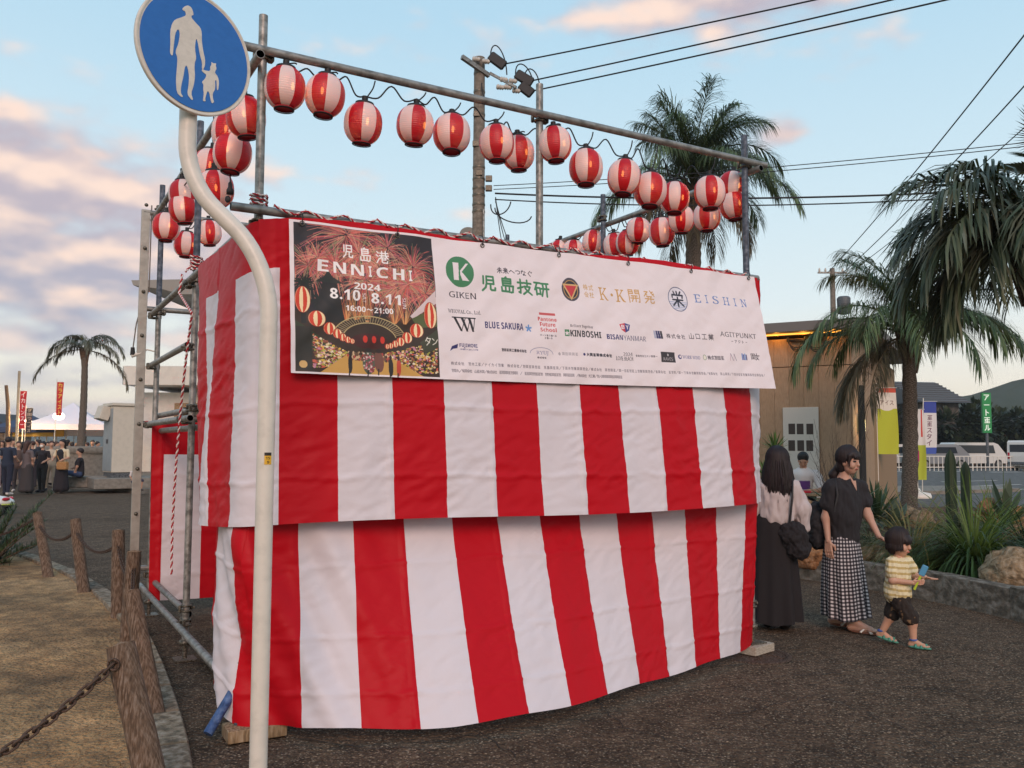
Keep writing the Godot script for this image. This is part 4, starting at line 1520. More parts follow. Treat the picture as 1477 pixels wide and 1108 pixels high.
	c.kana("有会社木工カンパニー", 1329, 378, Vector2(9, 9), 10.4, 1, ink)
	c.rect(1450, 363, 1520, 404, rgb(62, 54, 56))
	c.text("RAVIS", 1462, 384, 1508, 396, rgb(206, 196, 196))
	c.ellipse(1485, 374, 4, 5, rgb(206, 196, 196))
	c.ellipse(1545, 379, 9, 9, rgb(60, 66, 120))
	c.ellipse(1547, 378, 5, 5, rgb(240, 227, 227))
	c.text("WORK WIND", 1558, 372, 1653, 385, rgb(96, 100, 146), "Droid Serif")
	c.ellipse(1679, 376, 10, 12, rgb(160, 168, 150))
	c.ellipse(1679, 376, 7, 9, rgb(236, 230, 214))
	c.kana("株式松田園", 1694, 367, Vector2(16, 18), 17.4, 2, ink)
	for k in 2:
		c.line(Vector2(1812 + k * 20, 385), Vector2(1818 + k * 20, 356), 2, rgb(176, 130, 150))
		c.line(Vector2(1818 + k * 20, 356), Vector2(1828 + k * 20, 384), 2, rgb(70, 62, 80))
	for k in 4:
		c.rect(1884 + k * 8, 352 + (k % 2) * 4, 1890 + k * 8, 380, [rgb(80, 120, 190), rgb(52, 70, 140), rgb(110, 150, 206), rgb(50, 60, 120)][k])
	c.kana("倉女", 1936, 348, Vector2(26, 30), 24, 3, ink)
	var row := "株式会社 飯木工所／ナイカイ塩業 株式会社／LAWSON 児島駅前店／下津井漁業協同組合／株式会社 協整建設／第一田之浦吹上漁業協同組合／有限会社 ふく仙／第一下津井漁業協同組合／有限会社 亀山商店／下津井地区漁業協同組合連合会／"
	c.kana(row, 542, 437, Vector2(10.6, 12), 1456.0 / row.length(), 1.1, rgb(108, 98, 104))
	row = "新栄丸／有限会社 山本水産／株式会社 HAYABUSA ／ Kitamura Factory Store ／株式会社 光工業／個人協賛をいただいた皆様"
	c.kana(row, 542, 462, Vector2(10.4, 12), 709.0 / row.length(), 1.1, rgb(108, 98, 104))
	var print_ := mat("vinyl_print", Color.WHITE, 0.5)
	print_.albedo_texture = c.image()
	print_.texture_repeat = false
	var n := -back_dir
	var tl := on_plane(415, 318, corner + n * 0.125, n)
	var tr := on_plane(1087, 397, corner + n * 0.125, n)
	var br := on_plane(1120, 558, corner + n * 0.30, n)
	var bl := on_plane(420, 540, corner + n * 0.245, n)
	var wide := 181
	var rows := 44
	var f := FastNoiseLite.new()
	f.seed = 21
	f.frequency = 1.0
	f.fractal_octaves = 3
	var p := PackedVector3Array()
	for j in rows + 1:
		var v := float(j) / rows
		for i in wide:
			var u := float(i) / (wide - 1)
			var q := tl.lerp(tr, u).lerp(bl.lerp(br, u), v)
			var d := f.get_noise_2d(u * 9.0 + v * 2.0, v * 1.6) * 0.012 + f.get_noise_2d(u * 26.0 - v * 5.0, v * 7.0) * 0.0035
			d += 0.012 * sin(u * PI) * sin(v * PI)
			q.y += 0.006 * sin(u * 38.0) * (1.0 - v) * 0.5 - 0.012 * sin(u * PI) * v
			p.append(q + n * d)
	var nn := net_normals(p, wide, rows)
	var mb := MB.new()
	for j in rows + 1:
		for i in wide:
			mb.vert(p[j * wide + i], nn[j * wide + i], Vector2(float(i) / (wide - 1), float(j) / rows))
	for j in rows:
		for i in wide - 1:
			var q := j * wide + i
			mb.quad(q, q + 1, q + wide + 1, q + wide)
	var t := thing("printed_banner", "long white vinyl banner with a fireworks poster and rows of sponsor logos", "banner")
	put(mb, "sheet", print_, t)
	for k in 7:
		var u := 0.02 + 0.96 * k / 6.0
		var at := tl.lerp(tr, u) + n * 0.012 - Vector3(0, 0.018, 0)
		mb = MB.new()
		var ring := []
		for s in 13:
			ring.append(Vector3(cos(TAU * s / 12), sin(TAU * s / 12), 0) * 0.012)
		var xf := look(at, n)
		mb.tube(ring.map(func(q): return xf * q), 0.003, 5, false)
		var e := put(mb, "eyelet", mats.clamp_steel, t)
		mb = MB.new()
		mb.tube([at, at + Vector3(0, 0.03, 0) + n * 0.012, at + Vector3(0, 0.055, 0) + n * 0.002, at + Vector3(0, 0.07, 0) - n * 0.04], 0.0028, 4)
		put(mb, "cable_tie", mats.black_rubber, e)


# ---------- the round sign on its cranked pole
func make_sign() -> void:
	var d := 3.8
	var t := thing("pedestrian_sign", "round blue sign with a white adult and child on a cranked white pole", "sign")
	var lo := deep(380, 880, d)
	var hi := deep(268, 200, d)
	var b0 := deep(388, 452, d)
	var b1 := deep(271, 262, d)
	var y1 := b0.y
	var y2 := b1.y
	var pts := []
	var radii := []
	var e := 10
	pts.append(Vector3(lo.x, -0.3, -d))
	pts.append(Vector3(lo.x, y1 - 0.02, -d))
	# two smooth bends joined by a straight slope
	var ctrl := [Vector3(lo.x, y1 - 0.02, -d), Vector3(lo.x, deep(388, 381, d).y, -d), deep(336, 331, d), deep(308, 304, d), Vector3(hi.x, deep(268, 266, d).y, -d), Vector3(hi.x, deep(268, 208, d).y, -d)]
	for k in range(1, e + 1):
		var u := float(k) / e
		pts.append(ctrl[0].bezier_interpolate(ctrl[0].lerp(ctrl[1], 0.6), ctrl[2].lerp(ctrl[1], 0.6), ctrl[2], u))
	for k in range(0, e + 1):
		var u := float(k) / e
		pts.append(ctrl[3].bezier_interpolate(ctrl[3].lerp(ctrl[4], 0.6), ctrl[5].lerp(ctrl[4], 0.6), ctrl[5], u))
	pts.append(Vector3(hi.x, 3.62, -d))
	var mb := MB.new()
	mb.tube(pts, 0.0381, 22)
	put(mb, "pole", rough_mat("enamel", rgb(222, 214, 200), 0.05, Vector3.ONE * 0.8, 0.38, 0.0, 0.08), t)
	mb = MB.new()
	mb.ellipsoid(Transform3D(Basis(), Vector3(hi.x, 3.62, -d)), Vector3(0.04, 0.015, 0.04), 16, 6)
	put(mb, "pole_cap", mats.white_paint, t)
	var a := deg_to_rad(50.0)
	var nn := Vector3(sin(a), 0, cos(a))
	var c := deep(274, 82, d - 0.03) + nn * 0.03
	var xf := look(c, nn)
	var r := 0.279
	mb = MB.new()
	mb.lathe([Vector2(0.0, 0.0), Vector2(r - 0.012, 0.0), Vector2(r - 0.012, 0.002), Vector2(r - 0.003, 0.004), Vector2(r, -0.002), Vector2(r - 0.002, -0.016), Vector2(r - 0.012, -0.018), Vector2(r - 0.014, -0.006), Vector2(0.0, -0.006)], 72, xf * Transform3D(Basis(Vector3.RIGHT, PI / 2), Vector3.ZERO))
	var plate := put(mb, "plate", rough_mat("sign_white", rgb(224, 216, 202), 0.06, Vector3.ONE * 2.0, 0.45), t)
	mb = MB.new()
	mb.lathe([Vector2(0.0, 0.0035), Vector2(r - 0.020, 0.0035), Vector2(r - 0.019, 0.002)], 72, xf * Transform3D(Basis(Vector3.RIGHT, PI / 2), Vector3.ZERO))
	put(mb, "blue_face", rough_mat("sign_blue", rgb(34, 108, 188), 0.03, Vector3.ONE * 2.0, 0.4), plate)
	var man := [953, 62, 965, 48, 985, 42, 1003, 55, 1012, 80, 1013, 95, 1003, 95, 1002, 108, 1025, 135, 1050, 160, 1058, 185, 1058, 230, 1066, 285, 1077, 330, 1076, 362, 1068, 383, 1060, 378, 1062, 350, 1048, 300, 1040, 250, 1030, 215, 1024, 240, 1022, 275, 1030, 325, 1022, 345, 1020, 375, 1024, 420, 1017, 470, 1003, 510, 1015, 545, 1005, 545, 983, 515, 990, 470, 993, 420, 985, 375, 976, 360, 968, 375, 962, 420, 950, 470, 948, 510, 962, 530, 950, 530, 928, 508, 922, 440, 928, 370, 930, 320, 918, 290, 935, 245, 942, 200, 938, 175, 928, 170, 916, 195, 910, 250, 906, 290, 904, 310, 896, 308, 890, 295, 892, 240, 890, 180, 900, 140, 915, 118, 955, 105, 975, 95, 968, 72, 958, 70]
	var child := [1062, 380, 1075, 388, 1098, 392, 1106, 385, 1104, 370, 1112, 355, 1110, 342, 1120, 350, 1137, 350, 1133, 362, 1138, 378, 1130, 395, 1130, 402, 1145, 420, 1152, 450, 1148, 490, 1142, 494, 1140, 470, 1138, 440, 1130, 440, 1132, 470, 1130, 490, 1118, 510, 1120, 540, 1127, 555, 1115, 565, 1108, 545, 1102, 510, 1092, 495, 1084, 515, 1078, 540, 1082, 552, 1068, 552, 1068, 540, 1072, 510, 1068, 490, 1070, 465, 1060, 450, 1075, 435, 1084, 420, 1082, 408, 1068, 400, 1060, 390]
	var inv := xf.affine_inverse()
	for g in [["adult_figure", man], ["child_figure", child]]:
		var o := PackedVector2Array()
		for i in range(0, g[1].size(), 2):
			var q := inv * on_plane(g[1][i] * 0.27082, g[1][i + 1] * 0.27082, c, nn)
			o.append(Vector2(q.x, q.y))
		var soft := PackedVector2Array()
		for i in o.size():
			var nx := o[(i + 1) % o.size()]
			soft.append(o[i].lerp(nx, 0.22))
			soft.append(o[i].lerp(nx, 0.78))
		o = soft
		mb = MB.new()
		mb.slab(o, 0.002, xf * Transform3D(Basis(), Vector3(0, 0, 0.0045)))
		put(mb, g[0], mats.sign_white, plate)
	mb = MB.new()
	for y in [-0.12, 0.12]:
		mb.box(look(c - nn * 0.03 + Vector3(0, y, 0), nn), Vector3(0.14, 0.04, 0.03), 0.004)
	put(mb, "bracket", mats.clamp_steel, t)
	# small yellow sticker with numbers on the pole
	var st := deep(386, 664, d - 0.04)
	mb = MB.new()
	var arc := PackedVector2Array()
	var cv := Canvas.new(64, 128, rgb(222, 170, 40))
	cv.rect(0, 0, 64, 34, rgb(40, 34, 30))
	cv.text("15", 12, 46, 50, 74, rgb(60, 46, 24), "Droid Sans", true)
	cv.text("9", 24, 88, 44, 118, rgb(60, 46, 24), "Droid Sans", true)
	var sm := mat("sticker_print", Color.WHITE, 0.5)
	sm.albedo_texture = cv.image()
	sm.texture_repeat = false
	for i in 7:
		var w := lerpf(0.15, 0.95, i / 6.0)
		var q := Vector3(sin(w), 0, cos(w))
		for y in 2:
			mb.vert(Vector3(lo.x, st.y + 0.026 - 0.052 * y, -d) + q * 0.0392, q, Vector2(i / 6.0, y))
	for i in 6:
		mb.quad(i * 2, i * 2 + 1, i * 2 + 3, i * 2 + 2)
	put(mb, "sticker", sm, t)


# ---------- timber bollards and their chains
func bollard(foot: Vector3, head: Vector3, r: float, label: String, k: int) -> Node3D:
	var t := thing("timber_bollard", label, "bollard", foot, 0.0, "timber bollards along the kerb")
	var n := FastNoiseLite.new()
	n.seed = k
	n.frequency = 1.0
	var axis := head - foot
	var sides := 28
	var rings := 22
	var mb := MB.new()
	var xf := look(Vector3.ZERO, axis)
	for j in rings + 1:
		var v := float(j) / rings
		for i in sides + 1:
			var w := TAU * (i % sides) / sides
			var q := Vector2(cos(w), sin(w))
			var rr := r * (1.08 - 0.12 * v + 0.10 * n.get_noise_3d(q.x * 1.2, q.y * 1.2, v * 1.6) + 0.05 * absf(n.get_noise_3d(q.x * 6, q.y * 6, v * 2.0)))
			rr -= r * 0.10 * maxf(0.0, 1.0 - absf(fposmod(w * 7.0 / TAU + 0.25 * n.get_noise_2d(v * 3.0, k), 1.0) - 0.5) * 9.0) * (0.4 + absf(n.get_noise_2d(v * 4.0, w)))
			if j == rings: rr *= 0.95
			mb.vert(xf * Vector3(q.x * rr, q.y * rr, -0.12 + (axis.length() + 0.12) * v), xf.basis * Vector3(q.x, q.y, 0), Vector2(i, j))
	for j in rings:
		for i in sides:
			var q := j * (sides + 1) + i
			mb.quad(q, q + 1, q + sides + 2, q + sides + 1)
	put(mb, "post", mats.bark, t)
	mb = MB.new()
	var mid := mb.vert(axis + axis.normalized() * 0.012, axis.normalized())
	for i in sides + 1:
		var w := TAU * (i % sides) / sides
		mb.vert(xf * Vector3(cos(w) * r * 0.93, sin(w) * r * 0.93, axis.length() - 0.004), (axis.normalized() + xf.basis * Vector3(cos(w), sin(w), 0) * 0.3).normalized())
	for i in sides:
		mb.tri(mid, mid + 1 + i, mid + 2 + i)
	put(mb, "end_grain", rough_mat("end_grain", rgb(146, 112, 80), 0.3, Vector3.ONE * 8.0, 0.95, 0.0, 0.8), t)
	return t

func chain(a: Vector3, b: Vector3, sag: float, label: String, size := 0.042) -> void:
	var t := thing("iron_chain", label, "chain", Vector3.ZERO, 0.0, "rusty chains between the bollards")
	if not texs.has("link"):
		var mb := MB.new()
		var pts := []
		for k in 17:
			var w := TAU * k / 16
			pts.append(Vector3(cos(w) * 0.30, 0, sin(w) * 0.30 + signf(sin(w)) * 0.28 * (1.0 if absf(sin(w)) > 0.01 else 0.0)))
		mb.tube(pts, 0.115, 6, false)
		texs.link = mb.mesh()
	var q := []
	for k in 41:
		var u := k / 40.0
		q.append(a.lerp(b, u) - Vector3(0, sag * 4.0 * u * (1.0 - u), 0))
	var run := 0.0
	var next := 0.0
	var turn := 0
	for k in 40:
		var seg: float = (q[k + 1] as Vector3).distance_to(q[k])
		while next <= run + seg:
			var p := (q[k] as Vector3).lerp(q[k + 1], (next - run) / seg)
			var xf := look(p, q[k + 1] - q[k])
			xf.basis = xf.basis * Basis(Vector3.BACK, PI / 4 + PI / 2 * (turn % 2)) * Basis.from_scale(Vector3.ONE * size)
			put(texs.link, "link", mats.rust_iron, t, xf)
			turn += 1
			next += size * 0.78
		run += seg

func make_bollards() -> void:
	var b := []
	var add := func(foot: Vector3, head: Vector3, r: float, label: String):
		bollard(foot, head, r, label, b.size() + 1)
		b.append(head)
	add.call(ground(72, 838, 0.03), deep(55, 745, 10.0), 0.054, "leaning timber bollard beside the dark shrub, farthest from the sign pole")
	add.call(ground(123, 860, 0.03), deep(110, 754, 8.95), 0.055, "slightly leaning timber bollard, second from the dark shrub")
	add.call(ground(172, 895, 0.03), deep(172, 769, 7.7), 0.054, "upright timber bollard beside the rear corner of the scaffold")
	add.call(Vector3(-2.87, 0.03, -6.6), deep(195, 799, 6.6), 0.053, "upright timber bollard hidden behind the leaning ones by the kerb")
	add.call(ground(228, 1040, 0.03), deep(191, 857, 4.98), 0.050, "thin timber bollard leaning over the kerb beside the big split one")
	add.call(ground(232, 1170, 0.03), deep(176, 934, 3.75), 0.060, "thick split timber bollard with a chain eye, closest to the sign pole")
	var left := ground(-30, 830, 0.03)
	for k in 3:
		chain(b[k] - Vector3(0, 0.10, 0), b[k + 1] - Vector3(0, 0.12, 0), 0.14, ["rusty chain hanging from the leaning bollard by the dark shrub to its neighbour", "rusty chain hanging between the second and the upright bollard", "rusty chain between the two upright bollards"][k])
	chain(b[3] - Vector3(0, 0.12, 0), b[4] - Vector3(0, 0.14, 0), 0.10, "rusty chain hanging down to the thin leaning bollard")
	chain(deep(-70, 778, 10.6), b[0] - Vector3(0, 0.05, 0), 0.12, "rusty chain running from the dark shrub to the leaning bollard")
	var eye := deep(168, 962, 3.68)
	chain(deep(-190, 1190, 3.1), eye, 0.07, "thick rusty chain rising across the dry lawn to the split bollard", 0.05)
	var mb := MB.new()
	var ring := []
	for k in 13:
		ring.append(eye + Vector3(0.0, 0.0, 0.0) + Vector3(cos(TAU * k / 12) * 0.022, sin(TAU * k / 12) * 0.022, 0.01))
	mb.tube(ring, 0.006, 6, false)
	put(mb, "chain_eye", mats.rust_iron, get_node("timber_bollard_005"), Transform3D(Basis(), -get_node("timber_bollard_005").position))


# ---------- kerbs
func stone_row(t: Node3D, line: PackedVector2Array, called: String, m: Array, length: float, wide: float, high: float, base: float, shift: float, gap := 0.034) -> void:
	var run := 0.0
	var total := 0.0
	for i in line.size() - 1:
		total += line[i].distance_to(line[i + 1])
	var at := func(x: float) -> Vector2:
		for i in line.size() - 1:
			var s := line[i].distance_to(line[i + 1])
			if x <= s or i == line.size() - 2:
				return line[i].lerp(line[i + 1], x / s)
			x -= s
		return line[-1]
	while run + length * 0.5 < total:
		var p: Vector2 = at.call(run)
		var q: Vector2 = at.call(minf(run + length, total))
		var d := (q - p).normalized()
		var side := Vector2(-d.y, d.x) * -shift
		var mid := (p + q) / 2.0 + side
		var mb := MB.new()
		var h := high + rng.randf_range(-0.008, 0.008)
		var xf := look(Vector3(mid.x, base + h / 2.0, mid.y), Vector3(d.x, rng.randf_range(-0.012, 0.012), d.y))
		mb.box(xf, Vector3(wide, h, p.distance_to(q) - gap), 0.012)
		put(mb, called, m[rng.randi() % m.size()], t)
		run += length

func make_kerbs() -> void:
	rng.seed = 5
	var tones := [rough_mat("kerb_stone_a", rgb(122, 106, 86), 0.3, Vector3.ONE * 1.2, 0.95, 0.0, 1.0), rough_mat("kerb_stone_b", rgb(94, 81, 65), 0.32, Vector3.ONE * 1.3, 0.95, 0.0, 1.0), rough_mat("kerb_stone_c", rgb(136, 120, 98), 0.3, Vector3.ONE * 1.1, 0.95, 0.0, 1.0)]
	var t := Node3D.new()
	t.name = "lawn_kerb"
	add_child(t)
	t.set_meta("kind", "structure")
	var line := kerb_line()
	stone_row(t, line, "kerb_stone", tones, 0.58, 0.15, 0.16, -0.09, 0.06)
	var outer := PackedVector2Array()
	for i in range(4, line.size()):
		outer.append(line[i])
	stone_row(t, outer, "gutter_slab", tones, 0.6, 0.36, 0.12, -0.098, 0.33)
	# moss and soil tufts along the kerb are left to the ground cover
	t = Node3D.new()
	t.name = "planter_kerb"
	add_child(t)
	t.set_meta("kind", "structure")
	var grey := [rough_mat("cast_kerb_a", rgb(104, 96, 84), 0.28, Vector3.ONE * 0.9, 0.95, 0.0, 0.9), rough_mat("cast_kerb_b", rgb(96, 88, 78), 0.3, Vector3.ONE * 0.8, 0.95, 0.0, 0.9)]
	var pl := planter_line()
	stone_row(t, pl, "kerb_block", grey, 0.9, 0.17, 0.40, -0.12, -0.10, 0.008)
	stone_row(t, pl, "kerb_foot", grey, 0.9, 0.24, 0.18, -0.09, 0.10, 0.008)

func planter_line() -> PackedVector2Array:
	return PackedVector2Array([Vector2(1.4, -13.2), Vector2(2.5, -11.9), Vector2(3.35, -10.5), Vector2(3.95, -9.55), Vector2(4.42, -8.5), Vector2(4.66, -7.6), Vector2(4.85, -6.4), Vector2(4.95, -5.0)])


# ---------- small things on the ground
func make_small() -> void:
	var c := ground(1093, 944)
	var t := thing("manhole_cover", "round brown iron manhole cover under the front post by the walkers", "manhole", Vector3(c.x, 0.006, c.z))
	var mb := MB.new()
	mb.lathe([Vector2(0.0, 0.004), Vector2(0.205, 0.004), Vector2(0.21, -0.004)], 40)
	put(mb, "lid", mats.rust_iron, t)
	mb = MB.new()
	mb.lathe([Vector2(0.215, -0.01), Vector2(0.217, 0.006), Vector2(0.25, 0.006), Vector2(0.253, -0.004)], 40)
	put(mb, "ring", mats.rust_iron, t)
	for k in 16:
		mb = MB.new()
		mb.box(Transform3D(Basis(Vector3.UP, k * 0.6), Vector3(cos(k * 1.3), 0, sin(k * 1.3)) * (0.05 + 0.009 * k) + Vector3(0, 0.006, 0)), Vector3(0.05, 0.006, 0.014), 0.002)
		put(mb, "tread_bar", mats.rust_iron, t)
	var fr := stall(3.658, 0, 0)
	mb = MB.new()
	mb.box(Transform3D(Basis(Vector3.UP, 0.75), Vector3(fr.x + 0.02, 0.045, fr.z + 0.03)), Vector3(0.26, 0.062, 0.15), 0.006)
	single(mb, "timber_block", rough_mat("pale_timber", rgb(176, 164, 146), 0.2, Vector3(3, 8, 8), 0.9, 0.0, 0.4), "pale timber block under the front post by the manhole", "block")
	var fl := stall(0, 0, 0)
	mb = MB.new()
	mb.box(Transform3D(Basis(Vector3.UP, 0.5), Vector3(fl.x + 0.06, 0.042, fl.z + 0.05)), Vector3(0.3, 0.065, 0.17), 0.006)
	single(mb, "timber_block", mats.plank, "brown timber block under the front corner post behind the sign pole", "block")
	# weathered boards laid along the pipes inside the open side
	for k in 4:
		mb = MB.new()
		var p := stall(0.16 + 0.16 * k, 0.9 + 0.1 * k, 0.03)
		mb.box(Transform3D(Basis(Vector3.UP, deg_to_rad(30.08)), p), Vector3(0.14, 0.035, 1.7), 0.005)
		single(mb, "loose_board", rough_mat("old_board", rgb(92, 78, 64), 0.35, Vector3(6, 6, 1), 0.95, 0.0, 0.6), ["grey weathered board on the ground just inside the open side", "second weathered board on the ground inside the open side", "third weathered board on the ground inside the open side", "innermost weathered board on the ground inside the open side"][k], "board", "boards on the ground inside the stall")
	# cracks in the old asphalt
	var yard := get_node("yard")
	for path in [[[1000, 905], [1085, 958], [960, 962], [880, 975], [850, 1000], [905, 1050], [960, 1062], [1000, 1090]], [[1120, 975], [1230, 968], [1300, 985], [1477, 1010]], [[1060, 1030], [1180, 1000], [1290, 1040], [1400, 1105]], [[430, 1070], [560, 1085], [700, 1060], [760, 1100]]]:
		var pts := []
		for i in path.size() - 1:
			var a := ground(path[i][0], path[i][1])
			var b := ground(path[i + 1][0], path[i + 1][1])
			var m := maxi(3, int(a.distance_to(b) / 0.05))
			for q in m:
				pts.append(a.lerp(b, float(q) / m) + Vector3(rng.randf_range(-0.025, 0.025), 0.0, rng.randf_range(-0.025, 0.025)))
		mb = MB.new()
		for i in pts.size() - 1:
			var d: Vector3 = (pts[i + 1] - pts[i]).normalized()
			var s := Vector3(-d.z, 0, d.x) * rng.randf_range(0.0015, 0.006)
			mb.flat([pts[i] - s + Vector3(0, 0.009, 0), pts[i] + s + Vector3(0, 0.009, 0), pts[i + 1] + s * 0.8 + Vector3(0, 0.009, 0), pts[i + 1] - s * 0.8 + Vector3(0, 0.009, 0)], Vector3.UP)
		put(mb, "crack", mat("crack_dirt", rgb(40, 33, 28), 1.0), yard)
	# short grass and moss that grows in the joint of the kerb, and dry stalks on the lawn
	mb = MB.new()
	rng.seed = 77
	var line := kerb_line()
	for k in 5200:
		var i := rng.randi() % 6
		var u := rng.randf()
		var q := line[i].lerp(line[i + 1], u)
		var close := rng.randf() < 0.45
		q.x -= 0.02 + (rng.randf() * 0.10 if close else pow(rng.randf(), 0.8) * 4.0)
		var p := Vector3(q.x, 0.03, q.y)
		var h := rng.randf_range(0.008, 0.035)
		var w := rng.randf() * TAU
		var lean := Vector3(cos(w), 0, sin(w)) * h * rng.randf_range(0.2, 1.1)
		var s := Vector3(-sin(w), 0, cos(w)) * 0.0022
		var col: Color = lin(96, 92, 48) if close else [lin(150, 122, 78), lin(168, 140, 94), lin(118, 98, 60), lin(132, 118, 66)][rng.randi() % 4]
		var a := mb.vert(p - s, Vector3.UP, Vector2.ZERO, col)
		mb.vert(p + s, Vector3.UP, Vector2.ZERO, col)
		mb.vert(p + lean + Vector3(0, h, 0), Vector3.UP, Vector2.ZERO, col)
		mb.tri(a, a + 1, a + 2)
	var o := put(mb, "dry_grass", mats.leaf, self)
	tag(o, "short dry grass stubble scattered over the sandy lawn", "grass", "", "stuff")


# ---------- beyond the stall, on the crowd's side
func flag_on_pole(called: String, label: String, foot: Vector3, wide: float, high: float, low: float, m: Material, bend := 0.0, blank := false) -> Node3D:
	var t := thing(called, label, "flag", foot, 0.0, "nobori banners")
	var mb := MB.new()
	mb.tube([Vector3.ZERO, Vector3(bend * 0.4, (low + high) * 0.6, 0), Vector3(bend, low + high + 0.12, 0)], 0.014, 6)
	put(mb, "pole", mats.white_paint, t)
	mb = MB.new()
	var rows := 14
	var cols := 6
	var p := PackedVector3Array()
	for j in rows + 1:
		for i in cols + 1:
			var u := float(i) / cols
			var v := float(j) / rows
			p.append(Vector3(0.02 + bend * (1.0 - v * 0.7) + wide * u, low + high * (1.0 - v), 0.05 * sin(u * 5.0 + v * 4.0) * u))
	var nn := net_normals(p, cols + 1, rows)
	for j in rows + 1:
		for i in cols + 1:
			mb.vert(p[j * (cols + 1) + i], nn[j * (cols + 1) + i], Vector2(float(i) / cols, float(j) / rows))
	for j in rows:
		for i in cols:
			var q := j * (cols + 1) + i
			mb.quad(q, q + 1, q + cols + 2, q + cols + 1)
	put(mb, "cloth", m, t)
	mb = MB.new()
	mb.tube([Vector3(bend, low + high + 0.01, 0), Vector3(bend + wide + 0.03, low + high + 0.01, 0)], 0.008, 5)
	put(mb, "crossbar", mats.white_paint, t)
	return t

func print_mat(key: String, c: Canvas, rough := 0.8) -> StandardMaterial3D:
	var m := mat(key, Color.WHITE, rough)
	m.albedo_texture = c.image()
	m.texture_repeat = false
	return m

func gazebo(label: String, at: Vector3, size: float, eave: float, top: float, turn: float, roof: Material) -> void:
	var t := thing("festival_tent", label, "tent", at, turn, "tents of the festival")
	var h := size / 2.0
	var mb := MB.new()
	var n := 8
	for s in 4:
		var x := Basis(Vector3.UP, s * PI / 2)
		for i in n:
			var u0 := float(i) / n
			var u1 := float(i + 1) / n
			var f := func(u: float) -> float: return lerpf(eave, top, u) - 0.12 * sin(u * PI)
			var pts := [x * Vector3(-h * (1 - u0), f.call(u0), h * (1 - u0)), x * Vector3(h * (1 - u0), f.call(u0), h * (1 - u0)), x * Vector3(h * (1 - u1), f.call(u1), h * (1 - u1)), x * Vector3(-h * (1 - u1), f.call(u1), h * (1 - u1))]
			mb.flat(pts, (x * Vector3(0, h, top - eave)).normalized())
	put(mb, "canopy", roof, t)
	for s in 4:
		var x := Basis(Vector3.UP, s * PI / 2)
		mb = MB.new()
		mb.box(Transform3D(x, x * Vector3(0, eave - 0.12, h)), Vector3(size, 0.26, 0.012))
		put(mb, "valance", roof, t)
		mb = MB.new()
		mb.box(Transform3D(x, x * Vector3(h - 0.04, eave / 2, h - 0.04)), Vector3(0.045, eave, 0.045), 0.004)
		put(mb, "leg", mats.white_paint, t)

